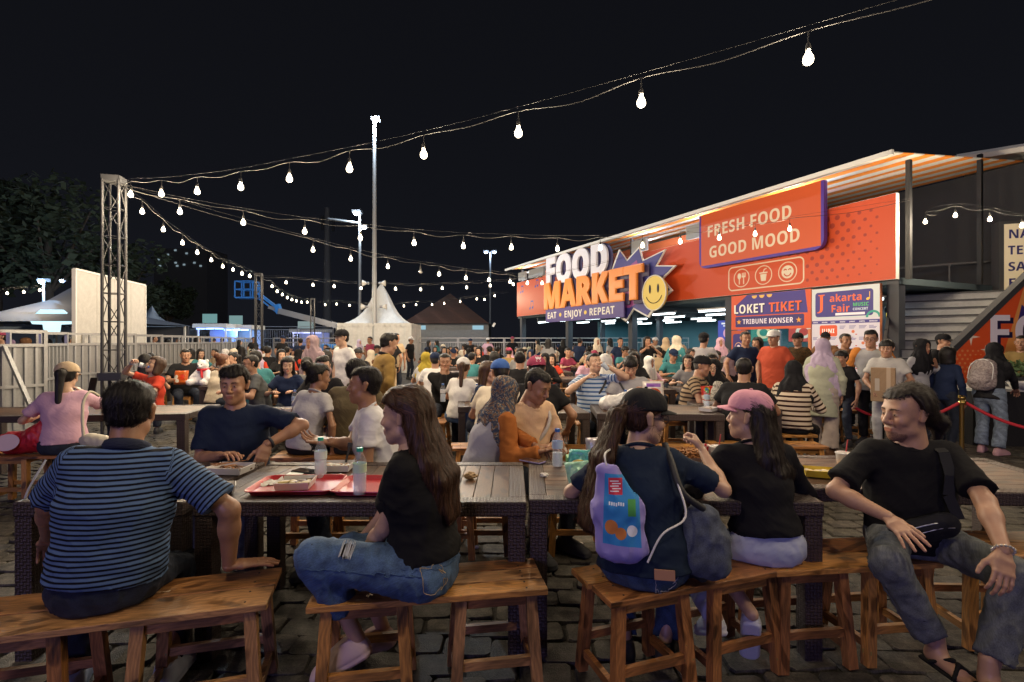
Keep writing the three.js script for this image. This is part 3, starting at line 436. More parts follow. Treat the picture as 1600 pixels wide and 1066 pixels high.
{                                                  // stairs to the grandstand
  const t = thing('grandstand_stairs', 'grey stairs with dark rails climbing to the grandstand', 'stairs', [7.2, 0, -9.9], -.70), gy = M([.27, .275, .29], .75, { map: rep(dirtT, 1) }), n = 14;
  for (let i = 0; i < n; i++) { const st = part('step', bx(3.4, .19 + i * .19, .32, 1.7, (.19 + i * .19) / 2, -i * .315), gy, t); part('nosing', bx(3.4, .03, .03, 1.7, .19 + i * .19 - .012, -i * .315 + .17), MAT.black, st); }
  part('landing', bx(6, .15, 2, 2.2, n * .19 - .08, -n * .315 - .9), gy, t); part('landing_rail', [bar(V(-.5, 3.6, -n * .315 - 1.8), V(5.5, 3.6, -n * .315 - 1.8), .05), ...[0, 1, 2, 3, 4].map(i => bar(V(-.4 + i * 1.4, 2.66, -n * .315 - 1.8), V(-.4 + i * 1.4, 3.6, -n * .315 - 1.8), .04))], MAT.black, t);
  const g = []; for (const y of [.95, .5]) g.push(bar(V(-.06, y, 0), V(-.06, y + n * .19, -n * .315), .055)); for (const i of [0, 4, 9, 13]) g.push(bar(V(-.06, i * .19, -i * .315), V(-.06, i * .19 + 1, -i * .315), .05)); part('handrail', g, MAT.black, t);
  const p = thing('stair_side_panel', 'orange printed panel with sloped top covering the stair side', 'panel', [7.35, 0, -8.7], -.05);
  const s = new THREE.Shape([[0, 0], [4, 0], [4, 3.6], [2.4, 3.6], [0, 1.18]].map(q => new THREE.Vector2(...q)));
  const tx = canvas(1024, 922, (c, w, h) => {
    const S = 256, Y = y => h - y * S; c.fillStyle = '#ea9a52'; c.fillRect(0, 0, w, h); c.fillStyle = '#e2582a'; c.beginPath(); c.moveTo(0, h); c.lineTo(0, 0); c.lineTo(300, 0); c.lineTo(420, 240); c.lineTo(240, h); c.fill(); c.fillStyle = '#e8915a'; for (let i = 0; i < 10; i++) for (let j = 0; j < 12; j++) { c.beginPath(); c.arc(30 + i * 22 + (j % 2) * 11, Y(1.1) + j * 18 - 60, 6 - i * .45, 0, 7); c.fill(); }
    c.fillStyle = '#e79a55'; c.beginPath(); c.moveTo(150, h); c.lineTo(330, 300); c.lineTo(600, 300); c.lineTo(640, h); c.fill();
    c.fillStyle = '#382c74'; c.beginPath(); [[300, 470], [320, 380], [380, 440], [440, 340], [510, 430], [700, 350], [1024, 390], [1024, 600], [420, 600]].forEach(q => c.lineTo(...q)); c.fill();
    c.fillStyle = '#f3e6d2'; const sp = (x, y, r) => { c.beginPath(); for (let i = 0; i < 8; i++) { const a = i * .7854, q = i % 2 ? r * .22 : r; c.lineTo(x + Math.cos(a) * q, y + Math.sin(a) * q); } c.fill(); }; sp(110, 520, 40); sp(170, 575, 22); sp(130, 615, 16);
    c.font = 'bold 200px sans-serif'; c.fillStyle = '#1d1740'; c.fillText('FOOD', 186, 580, 640); c.fillStyle = '#eae4f0'; c.fillText('FOOD', 172, 568, 640); c.fillStyle = '#35205c'; c.fillText('MARKET', 110, 752, 800); c.fillStyle = '#e2501c'; c.fillText('MARKET', 98, 742, 800);
    c.fillStyle = '#f0e8dc'; c.beginPath(); for (let i = 0; i < 24; i++) { const a = i * .2618, q = i % 2 ? 46 : 70; c.lineTo(66 + Math.cos(a) * q, 772 + Math.sin(a) * q); } c.fill(); c.fillStyle = '#d9542c'; c.font = 'bold 34px sans-serif'; c.fillText('GOOD', 22, 776, 90); c.fillStyle = '#32286c'; c.fillText('FOOD', 26, 810, 80);
  });
  part('panel', new THREE.ExtrudeGeometry(s, { depth: .1, bevelEnabled: false }).translate(0, 0, -.1), MAT.dark, p); const g2 = new THREE.ShapeGeometry(s), uv = g2.attributes.uv, q = g2.attributes.position; for (let i = 0; i < uv.count; i++) uv.setXY(i, q.getX(i) / 4, q.getY(i) / 3.6); part('print', g2.translate(0, 0, .005), printM(tx, .45), p);
  part('sloped_edge', bar(V(-.03, 1.17, -.06), V(2.4, 3.62, -.06), .09, .16), MAT.dark, p);
  const ms = thing('menu_sign', 'cream menu sign with dark blue lettering on the black wall', 'sign', [X(1562, 12.4), 0, -12.4], -.35); part('sign_case', bx(2.6, 1.9, .35, 1.3, 3.45, -.2), MAT.dark, ms);
  part('print', new THREE.PlaneGeometry(2.45, 1.75).translate(1.32, 3.45, -.018), new THREE.MeshStandardMaterial({ color: 0xffffff, roughness: .5, map: canvas(700, 500, (c, w, h) => { c.fillStyle = '#e6dcc0'; c.fillRect(0, 0, w, h); c.fillStyle = '#2b2a66'; c.font = 'bold 84px sans-serif'; ['NASI PUTIH', 'TELUR BARENDO', 'SAMBEL TERASI', 'ES TEH'].forEach((s, i) => c.fillText(s, 20, 100 + i * 112, 620)); }) }), ms);
  part('sign_post', bx(.12, 2.5, .12, 1.3, 1.25, -.2), MAT.dark, ms);
  const cn = thing('white_canopy', 'pale canopy sheet rising beyond the striped awning over the grandstand', 'canopy'), q0 = W(1495, 247, 13.4), q1 = W(1680, 218, 12.0), q2 = V(q1.x + 2.2, q1.y + .1, q1.z - 2.2), q3 = V(q0.x + 2.2, q0.y + .1, q0.z - 2.2), cg = new THREE.BufferGeometry(); cg.setAttribute('position', new THREE.Float32BufferAttribute([q0, q1, q2, q0, q2, q3].flatMap(p => [p.x, p.y, p.z]).concat([q0, q2, q1, q0, q3, q2].flatMap(p => [p.x, p.y + .03, p.z])), 3)); cg.computeVertexNormals(); part('canopy_sheet', cg, M([.7, .7, .68], .7), cn); part('edge_beam', bar(q0, q1, .14), MAT.white, cn); part('post', bar(V(q2.x, 0, q2.z), q2, .12), MAT.black, cn);
}
{                                                  // counter, plant, stanchions and rope at the right
  const c = thing('serving_counter', 'serving counter draped in black cloth beside the rope barrier', 'counter', [8.25, 0, -7.55], -.12); part('cloth_front', bx(3.2, .78, .8, 0, .39, 0), M([.012, .012, .014], .9, { bumpMap: grainT, bumpScale: .004 }), c); part('counter_top', bx(3.26, .04, .86, 0, .80, 0), M([.45, .45, .42], .5), c);
  const pl = thing('potted_plant', 'bushy green plant in a dark trough on the counter', 'plant', [7.75, .82, -7.75]); const P = []; for (let i = 0; i < 340; i++) { const q = V(rr(-.35, .35), .1 + rr(0, .28), rr(-.12, .12)), e = V(rr(-1, 1), rr(-.6, 1), rr(-1, 1)).normalize().multiplyScalar(.045), f = V(rr(-1, 1), rr(-1, 1), rr(-1, 1)).normalize().multiplyScalar(.028); for (const w of [[-1, 0], [0, -1], [1, 0], [-1, 0], [1, 0], [0, 1]]) P.push(q.x + e.x * w[0] + f.x * w[1], q.y + e.y * w[0] + f.y * w[1], q.z + e.z * w[0] + f.z * w[1]); }
  const g = new THREE.BufferGeometry(); g.setAttribute('position', new THREE.Float32BufferAttribute(P, 3)); g.computeVertexNormals(); part('foliage', g, M([.08, .14, .05], .7, { side: THREE.DoubleSide }), pl); part('trough', rbx(.7, .14, .26, .02, 0, .07, 0), MAT.dark, pl);
  const tr = thing('serving_dish', 'white oblong serving dish on the black draped counter', 'dish', [7.35, .82, -7.3]); part('dish_body', lathe([[.0, 0], [.13, 0], [.17, .09], [.178, .095], [.165, .09], [.125, .012], [0, .012]], 24).scale(1.5, 1, 1), MAT.white, tr);
  const gold = MP([.62, .42, .13], .22, { metalness: 1 }), post = lathe([[0, 0], [.15, 0], [.155, .012], [.05, .04], [.026, .06], [.026, .70], [.045, .71], [.045, .735], [.028, .745], [.032, .76], [.045, .785], [.032, .81], [0, .82]], 20);
  const a = W(1503, 533, 6.45), b = V(7.1, 0, -5.5);
  for (const [p, l] of [[a, 'gold rope post standing before the black draped counter'], [b, 'gold rope post at the outer end of the rope']]) { const t = thing('rope_post', l, 'rope post', [p.x, 0, p.z]); part('post', post, gold, t); part('rope_hook', new THREE.TorusGeometry(.022, .006, 6, 14).translate(.05, .72, 0), gold, t); }
  const c0 = V(a.x - .9, .72, a.z - 1.1), rp = (p, q) => tube(Array.from({ length: 9 }, (_, i) => { const f = i / 8; return p.clone().lerp(q, f).add(V(0, -.3 * 4 * f * (1 - f), 0)); }), .02, 32, 8), red = M([.45, .015, .03], .75);
  const r1 = thing('red_rope', 'red velvet rope sagging in front of the black counter', 'rope'); part('rope', rp(V(a.x + .05, .72, a.z), V(b.x, .72, b.z)), red, r1); const r2 = thing('red_rope', 'short red rope running behind the gold post toward the queue', 'rope'); part('rope', rp(c0, V(a.x - .03, .72, a.z)), red, r2);
}
// ---------------------------------------------------------------- distance-field modelling of figures
// a prim is a tapered rounded cone between two points; rx/rz give it an oval section across "right"
function prim(a, b, r0, r1 = r0, o = {}) {
  const [rx0, rz0] = Array.isArray(r0) ? r0 : [r0, r0], [rx1, rz1] = Array.isArray(r1) ? r1 : [r1, r1];
  const abx = b.x - a.x, aby = b.y - a.y, abz = b.z - a.z, R = Math.max(rx0, rz0, rx1, rz1), r = o.right ?? { x: 1, y: 0, z: 0 };
  return { ax: a.x, ay: a.y, az: a.z, abx, aby, abz, ll: abx * abx + aby * aby + abz * abz || 1e-9, rx0, rz0, rx1, rz1, round: rx0 === rz0 && rx1 === rz1, wx: r.x, wy: r.y, wz: r.z,
    cx: a.x + abx / 2, cy: a.y + aby / 2, cz: a.z + abz / 2, R: R + Math.sqrt(abx * abx + aby * aby + abz * abz) / 2, k: o.k ?? .02, clip: o.clip, tag: o.tag ?? 0, sub: o.sub };
}
function pd(P, x, y, z) {
  let px = x - P.ax, py = y - P.ay, pz = z - P.az, t = (px * P.abx + py * P.aby + pz * P.abz) / P.ll; t = t < 0 ? 0 : t > 1 ? 1 : t;
  px -= P.abx * t; py -= P.aby * t; pz -= P.abz * t; const qq = px * px + py * py + pz * pz; let d;
  if (P.round) d = Math.sqrt(qq) - (P.rx0 + (P.rx1 - P.rx0) * t);
  else { const u = px * P.wx + py * P.wy + pz * P.wz, w2 = Math.max(qq - u * u, 0), rx = P.rx0 + (P.rx1 - P.rx0) * t, rz = P.rz0 + (P.rz1 - P.rz0) * t, k0 = Math.sqrt(u * u / (rx * rx) + w2 / (rz * rz)), k1 = Math.sqrt(u * u / (rx ** 4) + w2 / (rz ** 4)); d = k1 < 1e-5 ? -Math.min(rx, rz) : k0 * (k0 - 1) / k1; }
  if (P.clip) d = Math.max(d, P.clip[0] * x + P.clip[1] * y + P.clip[2] * z - P.clip[3]);
  return d;
}
const planeAt = (p, n) => [n.x, n.y, n.z, n.x * p.x + n.y * p.y + n.z * p.z];      // keeps the side the normal points away from
function field(prims, o = {}) {
  return (x, y, z) => {
    let d = 1e3;
    for (const P of prims) {
      const ex = x - P.cx, ey = y - P.cy, ez = z - P.cz;
      if (P.sub) { const q = -pd(P, x, y, z); const h = Math.max(P.k - Math.abs(d - q), 0) / P.k; d = Math.max(d, q) + h * h * P.k * .25; continue; }
      if (Math.sqrt(ex * ex + ey * ey + ez * ez) - P.R > d + P.k + .01) continue;
      const q = pd(P, x, y, z), h = Math.max(P.k - Math.abs(d - q), 0) / P.k; d = Math.min(d, q) - h * h * P.k * .25;
    }
    if (o.noise && d < .05 && d > -.05) d -= o.noise(x, y, z);
    if (o.clips) for (const c of o.clips) d = Math.max(d, c[0] * x + c[1] * y + c[2] * z - c[3]);
    if (o.minus) d = Math.max(d, -o.minus(x, y, z));
    return d;
  };
}
function nets(f, prims, c, pad = .03) {                                            // naive surface nets over the prims' bounds
  const lo = [1e9, 1e9, 1e9], hi = [-1e9, -1e9, -1e9];
  for (const P of prims) { if (P.sub) continue; const r = Math.max(P.rx0, P.rz0, P.rx1, P.rz1) + pad, A = [P.ax, P.ay, P.az], B = [P.abx, P.aby, P.abz]; for (let i = 0; i < 3; i++) { lo[i] = Math.min(lo[i], A[i] - r, A[i] + B[i] - r); hi[i] = Math.max(hi[i], A[i] + r, A[i] + B[i] + r); } }
  const n = lo.map((l, i) => Math.ceil((hi[i] - l) / c / 4) * 4 + 1), [nx, ny, nz] = n, S = new Float32Array(nx * ny * nz).fill(9), B = 4, rad = B * c * .5 * 1.7321 * 1.35 + .012;
  const at = (i, j, k) => i + nx * (j + ny * k);
  for (let K = 0; K < nz; K += B) for (let J = 0; J < ny; J += B) for (let I = 0; I < nx; I += B) {
    const d = f(lo[0] + (I + B / 2) * c, lo[1] + (J + B / 2) * c, lo[2] + (K + B / 2) * c), far = Math.abs(d) > rad;
    for (let k = K; k < Math.min(K + B, nz); k++) for (let j = J; j < Math.min(J + B, ny); j++) for (let i = I; i < Math.min(I + B, nx); i++) S[at(i, j, k)] = far ? d : f(lo[0] + i * c, lo[1] + j * c, lo[2] + k * c);
  }
  const P = [], idx = [], map = new Int32Array(nx * ny * nz).fill(-1), E = [[0, 1], [2, 3], [4, 5], [6, 7], [0, 2], [1, 3], [4, 6], [5, 7], [0, 4], [1, 5], [2, 6], [3, 7]], s = new Float64Array(8);
  for (let k = 0; k < nz - 1; k++) for (let j = 0; j < ny - 1; j++) for (let i = 0; i < nx - 1; i++) {
    let m = 0; for (let q = 0; q < 8; q++) { s[q] = S[at(i + (q & 1), j + (q >> 1 & 1), k + (q >> 2))]; if (s[q] < 0) m |= 1 << q; }
    if (m === 0 || m === 255) continue;
    let x = 0, y = 0, z = 0, w = 0;
    for (const [a, b] of E) { if ((s[a] < 0) === (s[b] < 0)) continue; const t = s[a] / (s[a] - s[b]); x += (a & 1) + ((b & 1) - (a & 1)) * t; y += (a >> 1 & 1) + ((b >> 1 & 1) - (a >> 1 & 1)) * t; z += (a >> 2) + ((b >> 2) - (a >> 2)) * t; w++; }
    map[at(i, j, k)] = P.length / 3; P.push(lo[0] + (i + x / w) * c, lo[1] + (j + y / w) * c, lo[2] + (k + z / w) * c);
  }
  const quad = (a, b, c2, d2, fl) => { if (a < 0 || b < 0 || c2 < 0 || d2 < 0) return; fl ? idx.push(a, c2, b, a, d2, c2) : idx.push(a, b, c2, a, c2, d2); };
  for (let k = 1; k < nz - 1; k++) for (let j = 1; j < ny - 1; j++) for (let i = 1; i < nx - 1; i++) {
    const v = S[at(i, j, k)] < 0;
    if (v !== S[at(i + 1, j, k)] < 0) quad(map[at(i, j - 1, k - 1)], map[at(i, j, k - 1)], map[at(i, j, k)], map[at(i, j - 1, k)], !v);
    if (v !== S[at(i, j + 1, k)] < 0) quad(map[at(i - 1, j, k - 1)], map[at(i - 1, j, k)], map[at(i, j, k)], map[at(i, j, k - 1)], !v);
    if (v !== S[at(i, j, k + 1)] < 0) quad(map[at(i - 1, j - 1, k)], map[at(i, j - 1, k)], map[at(i, j, k)], map[at(i - 1, j, k)], !v);
  }
  const g = new THREE.BufferGeometry(); g.setAttribute('position', new THREE.Float32BufferAttribute(P, 3)); g.setIndex(idx); g.computeVertexNormals(); return g;
}
function paint(g, f) { const p = g.attributes.position, C = new Float32Array(p.count * 3); for (let i = 0; i < p.count; i++) { const c = f(p.getX(i), p.getY(i), p.getZ(i)); C[i * 3] = c[0]; C[i * 3 + 1] = c[1]; C[i * 3 + 2] = c[2]; } g.setAttribute('color', new THREE.BufferAttribute(C, 3)); return g; }
function join(gs) { for (const g of gs) for (const k of Object.keys(g.attributes)) if (!['position', 'normal', 'color'].includes(k)) g.deleteAttribute(k); return mergeGeometries(gs); }
const cache = {}; const once = (k, f) => cache[k] ??= f();

// ---------------------------------------------------------------- heads, in their own frame: face along +z, origin mid skull
const E3 = (x, y, z, rx, ry, rz, o = {}) => prim(V(x, y - Math.max(ry - rz, 0) * .999, z), V(x, y + Math.max(ry - rz, 0) * .999, z), [rx, rz], [rx, rz], o);
function headGeo(kind, c) {
  return once('head' + kind + c, () => {
    const f = kind === 'f', j = f ? .92 : 1, P = [
      prim(V(0, .042, -.032), V(0, .042, .012), [.074, .070], [.071, .068], { k: .03 }), prim(V(0, -.012, .012), V(0, -.062, .030), [.063, .066], [.052 * j, .048], { k: .03 }),
      prim(V(-.040 * j, -.070, .012), V(0, -.101, .060), .021, .017 * j, { k: .03 }), prim(V(.040 * j, -.070, .012), V(0, -.101, .060), .021, .017 * j, { k: .03 }),
      prim(V(-.032, .022, .066), V(.032, .022, .066), f ? .013 : .016, undefined, { k: .02 }), prim(V(-.037, -.028, .057), V(-.030, -.036, .058), .024, .022, { k: .025 }), prim(V(.037, -.028, .057), V(.030, -.036, .058), .024, .022, { k: .025 }),
      prim(V(0, -.075, .062), V(0, -.060, .066), .022, .022, { k: .02 }),
      prim(V(-.031, .002, .110), V(-.030, .000, .112), .028, .028, { sub: true, k: .014 }), prim(V(.031, .002, .110), V(.030, 0, .112), .028, .028, { sub: true, k: .014 }),
      prim(V(-.0305, .001, .0665), V(-.0300, .001, .0665), .0150, .0150, { k: .004 }), prim(V(.0305, .001, .0665), V(.0300, .001, .0665), .0150, .0150, { k: .004 }),
      prim(V(0, .012, .080), V(0, -.030, .101), .0085, f ? .0105 : .0125, { k: .012 }), prim(V(-.011, -.036, .089), V(.011, -.036, .089), .009, .009, { k: .008 }),
      prim(V(-.017, -.0615, .0845), V(.017, -.0615, .0845), .0068, .0068, { k: .007 }), prim(V(-.014, -.073, .0825), V(.014, -.073, .0825), .0080, .0080, { k: .006 }), prim(V(-.020, -.0672, .0945), V(.020, -.0672, .0945), .0026, .0026, { sub: true, k: .004 }),
      prim(V(-.076, -.022, -.012), V(-.083, .016, -.022), [.011, .013], [.012, .018], { k: .008 }), prim(V(.076, -.022, -.012), V(.083, .016, -.022), [.011, .013], [.012, .018], { k: .008 }),
      prim(V(0, -.06, -.022), V(0, -.17, -.032), f ? .047 : .056, f ? .05 : .062, { k: .03 })];
    const g = nets(field(P), P, c, .012);
    return paint(g, (x, y, z) => {
      const ax = Math.abs(x), n = 1 + .05 * noise3(x * 60, y * 60, z * 60);
      if (z > .06) {
        const ex = (ax - .0305) / .0135, ey = (y - .0005) / (.0058 * (1 - .25 * ex * ex)); if (ex * ex + ey * ey < 1) { const i = Math.hypot(ax - .0295, (y - .0015) * 1.0); return i < .0058 ? [.07, .05, .05] : Math.abs(ey) > .72 ? [.25, .2, .2] : [1.1, 1.35, 1.5]; }
        const by = y - (.0215 + .004 * (1 - ((ax - .032) / .02) ** 2)); if (ax > .011 && ax < .052 && Math.abs(by) < (f ? .0030 : .0046) * (1 - Math.max(0, (ax - .035) / .022))) return [.14, .13, .14];
        if (ax < .0215 && y < -.054 && y > -.083 && z > .078) { const w = ax / .022; if (Math.abs(y + .0685) < .0115 * (1 - w * w * .8)) return f ? [1.05, .55, .58] : [.88, .62, .62]; }
      }
      const chk = Math.exp(-(((ax - .038) / .02) ** 2 + ((y + .03) / .022) ** 2)) * (z > .04 ? 1 : 0);
      if (kind === 'b' && z > .035) { const m = (ax < .034 && y < -.044 && y > -.056) || (y < -.080 && z > .05 && ax < .032) || (y < -.086 && ax < .05); if (m) { const k = .42 + .22 * (noise3(x * 300, y * 300, z * 300) > 0); return [k, k * .95, k * .95]; } }
      return [n * (1 + .05 * chk), n * (1 - .05 * chk), n * (1 - .06 * chk)];
    });
  });
}
const hairNoise = (k, a) => (x, y, z) => a * (noise3(x * k * .7, y * k * .12, z * k * .4) + .4 * noise3(x * k * 1.2, y * k * .2, z * k));
// ribbons of hair traced over a field: each step follows the flow and is pulled back onto the surface
function strandGeo(f, g, n, len, wd, flow, lift = .003) {
  const p = g.attributes.position, pos = [], colr = [], idx = [], m = 9, e = .002, N = (q) => V(f(q.x + e, q.y, q.z) - f(q.x - e, q.y, q.z), f(q.x, q.y + e, q.z) - f(q.x, q.y - e, q.z), f(q.x, q.y, q.z + e) - f(q.x, q.y, q.z - e)).normalize();
  for (let i = 0; i < n; i++) {
    const q = new THREE.Vector3().fromBufferAttribute(p, Math.floor(rnd() * p.count)), L = len * rr(.6, 1.25) / m, w = wd * rr(.6, 1.3), jit = V(rr(-.3, .3), rr(-.2, .2), rr(-.3, .3)), lf = lift * rr(.1, 1.3), fly = rnd() < .22 ? rr(.004, .014) : rr(0, .003), tone = .55 + 1.7 * rnd() * rnd() + (rnd() < .06 ? 1.2 : 0), b = pos.length / 3;
    for (let s = 0; s <= m; s++) {
      const nn = N(q), t = flow(q).add(jit); t.addScaledVector(nn, -t.dot(nn)).normalize(); const sd = t.clone().cross(nn).multiplyScalar(w * (s === m ? .15 : 1 - .5 * (s / m) ** 2) * .5), o = q.clone().addScaledVector(nn, lf + fly * (s / m) ** 2); colr.push(tone, tone * .97, tone * .95, tone, tone * .97, tone * .95);
      pos.push(o.x - sd.x, o.y - sd.y, o.z - sd.z, o.x + sd.x, o.y + sd.y, o.z + sd.z); if (s) { const a = b + s * 2 - 2; idx.push(a, a + 1, a + 2, a + 1, a + 3, a + 2); }
      q.addScaledVector(t, L); const d = f(q.x, q.y, q.z); if (d < .03) q.addScaledVector(N(q), -d); else q.y -= L * .3;
    }
  }
  const h = new THREE.BufferGeometry(); h.setAttribute('position', new THREE.Float32BufferAttribute(pos, 3)); h.setAttribute('color', new THREE.Float32BufferAttribute(colr, 3)); h.setIndex(idx); h.computeVertexNormals(); return h;
}
function hairGeo(kind, c) {                                                        // in head frame
  return once('hair' + kind + c, () => {
    const line = z => z > .03 ? .066 - (z - .09) * .25 : z > -.02 ? -.016 + (z + .02) * 1.9 : -.016 + (z + .02) * .9;
    const cap = (e = 0) => [prim(V(0, .048, -.036), V(0, .050, .012), [.082 + e, .080 + e], [.077 + e, .074 + e], { k: .02 }), prim(V(0, -.015, -.045), V(0, .03, -.045), [.071 + e, .058 + e], [.078 + e, .064 + e], { k: .03 })];
    let P = cap(-.001), a = .0022, cut = line, extra = [];
    if (kind === 'tall') { P = cap(.001); P.push(prim(V(-.03, .092, .048), V(.03, .104, .01), .030, .030, { k: .05 })); a = .004; }
    if (kind === 'buzz') { P = cap(-.004); a = .002; }
    if (kind === 'bowl') { P = cap(.006); cut = z => z > .03 ? .034 : z > -.02 ? .0 : -.02 + (z + .02) * .9; a = .004; }
    if (kind === 'swept') { P = [prim(V(0, .050, -.038), V(0, .046, .006), [.087, .086], [.082, .076], { k: .02 })]; P.push(prim(V(0, .06, -.03), V(0, -.02, -.115), .06, .035, { k: .05 }), prim(V(-.05, .02, -.02), V(0, -.03, -.11), .04, .03, { k: .04 }), prim(V(.05, .02, -.02), V(0, -.03, -.11), .04, .03, { k: .04 })); extra = [prim(V(0, -.035, -.125), V(.0, -.055, -.165), .042, .036, { k: .02 }), prim(V(0, -.06, -.165), V(.0, -.13, -.155), .034, .012, { k: .03 })]; cut = z => z > .02 ? .070 - (z - .08) * .45 : z > -.02 ? .0 + (z + .02) * 2.4 : -.005 + (z + .02) * .9; a = .002; }
    if (kind === 'bun') { P = cap(.003); P.push(prim(V(0, .09, -.12), V(0, .10, -.125), .05, .045, { k: .02 }), prim(V(.02, -.03, -.1), V(.03, -.10, -.10), .02, .006, { k: .02 })); }
    if (kind === 'bob') { P = cap(.006); for (const s of [-1, 1]) P.push(prim(V(s * .068, .03, -.02), V(s * .07, -.10, -.02), [.026, .05], [.03, .05], { k: .03 })); P.push(prim(V(0, 0, -.07), V(0, -.12, -.07), [.075, .05], [.07, .035], { k: .04 })); cut = z => z > .045 ? .062 : -.14; }
    if (kind === 'long') { P = cap(.006); for (const s of [-1, 1]) P.push(prim(V(s * .066, .03, -.02), V(s * .085, -.22, -.03), [.026, .045], [.03, .03], { k: .03 })); P.push(prim(V(0, 0, -.075), V(0, -.36, -.11), [.078, .045], [.09, .018], { k: .04 })); cut = z => z > .045 ? .062 : -.5; }
    if (kind === 'pony') { P = cap(.002); P.push(prim(V(0, .05, -.115), V(0, .02, -.145), .03, .034, { k: .02 }), prim(V(0, .01, -.145), V(0, -.22, -.15), .032, .014, { k: .03 })); }
    if (kind === 'undercap') { P = cap(-.002); P.push(prim(V(0, -.02, -.07), V(0, -.07, -.07), .05, .03, { k: .03 })); cut = z => z > 0 ? .03 : -.06; }
    if (kind === 'undercappony') { P = cap(-.002); P.push(prim(V(0, .03, -.10), V(0, .01, -.14), .03, .036, { k: .03 }), prim(V(0, 0, -.145), V(0, -.26, -.135), .04, .022, { k: .03 })); cut = z => z > -.01 ? .02 : -.4; }
    if (kind === 'vlong' || kind === 'vlongcap') { P = cap(kind === 'vlong' ? .007 : -.001); for (const q of [-1, 1]) P.push(prim(V(q * .060, .03, -.055), V(q * .095, -.20, -.115), [.026, .04], [.036, .04], { k: .03 }), prim(V(q * .095, -.2, -.115), V(q * .085, kind === 'vlong' ? -.38 : -.46, -.165), [.036, .04], [.014, .018], { k: .03 })); P.push(prim(V(0, 0, -.075), V(0, -.26, -.180), [.078, .048], [.105, .032], { k: .04 }), prim(V(0, -.26, -.180), V(0, kind === 'vlong' ? -.43 : -.52, -.205), [.105, .032], [.075, .012], { k: .04 })); cut = z => z > .045 ? .066 : z > -.03 ? .015 + (z + .03) * .68 : -.6; a = .0035; }
    if (kind === 'fanpony') { P = cap(-.002); P.push(prim(V(0, .03, -.10), V(0, .00, -.14), .034, .04, { k: .03 }), prim(V(0, -.01, -.145), V(.0, -.20, -.205), [.050, .036], [.095, .032], { k: .03 }), prim(V(0, -.20, -.205), V(.03, -.52, -.245), [.095, .032], [.115, .014], { k: .03 })); cut = z => z > -.01 ? .02 : -.6; a = .004; }
    const all = [...P, ...extra], base = field(P, { noise: hairNoise(70, a) }), ex = extra.length ? field(extra, { noise: hairNoise(70, a) }) : null;
    const f = (x, y, z) => { const d = Math.max(base(x, y, z), (cut(z) - y) * .8 + .004 * noise3(x * 50, y * 30, z * 50)); return ex ? Math.min(d, ex(x, y, z)) : d; };
    const g = paint(nets(f, all, c, .02), (x, y, z) => { const k = .8 + .35 * noise3(x * 90, y * 12, z * 60); return [k, k, k]; }); if (c > .0048) return g;
    const long = /long|pony/.test(kind), flow = q => long ? (q.y > .02 ? V(q.x * 4, -.5, -.5 + (q.z < 0 ? -1 : 0)) : V(q.x * .4, -1, -.05)) : V(q.x * 5, -.25, q.z * 2.5 + (kind === 'tall' || kind === 'bowl' ? .25 : -.2));
    return join([g, strandGeo(f, g, long ? 3000 : 3200, long ? .16 : kind === 'buzz' ? .012 : .03, long ? .0019 : .0015, flow, long ? .004 : kind === 'buzz' ? .002 : .005)]);
  });
}
function capGeo(c, back = false) {
  return once('cap' + c + back, () => {
    const P = [prim(V(0, .050, -.032), V(0, .052, .014), [.092, .090], [.088, .088], { k: .02 })], f0 = field(P), tilt = .18;
    const dome = nets((x, y, z) => Math.max(f0(x, y, z), -(y - .040 + tilt * (z > 0 ? -z * .2 : -z * .5)), -(f0(x, y, z) + .012)) - .0018 * Math.max(0, 1 - Math.abs(Math.sin(Math.atan2(x, z + .01) * 3)) * 14), P, c, .012);
    const n = 20, m = 8, pos = [], idx = [], s = back ? -1 : 1;
    for (let L = 0; L < 2; L++) for (let j = 0; j <= m; j++) for (let i = 0; i <= n; i++) { const u = i / n * 2 - 1, v = j / m, a = u * 1.12, r = .088, ext = .072 * Math.sqrt(Math.max(0, 1 - u * u * .96)); pos.push(Math.sin(a) * r * (1 + .05 * v), .052 - .024 * u * u - v * .016 * (1 - u * u) - L * .004, (-.012 + Math.cos(a) * (r + .012) + v * ext) * s); }
    const q = (n + 1) * (m + 1); for (let L = 0; L < 2; L++) for (let j = 0; j < m; j++) for (let i = 0; i < n; i++) { const a = L * q + j * (n + 1) + i, b = a + 1, d = a + n + 1, e = d + 1; (L === 1) !== (s < 0) ? idx.push(a, b, d, b, e, d) : idx.push(a, d, b, b, d, e); }
    const brim = new THREE.BufferGeometry(); brim.setAttribute('position', new THREE.Float32BufferAttribute(pos, 3)); brim.setIndex(idx); brim.computeVertexNormals();
    const but = new THREE.SphereGeometry(.009, 8, 6).scale(1, .6, 1).translate(0, .143, -.008); return join([dome, brim, but]);
  });
}
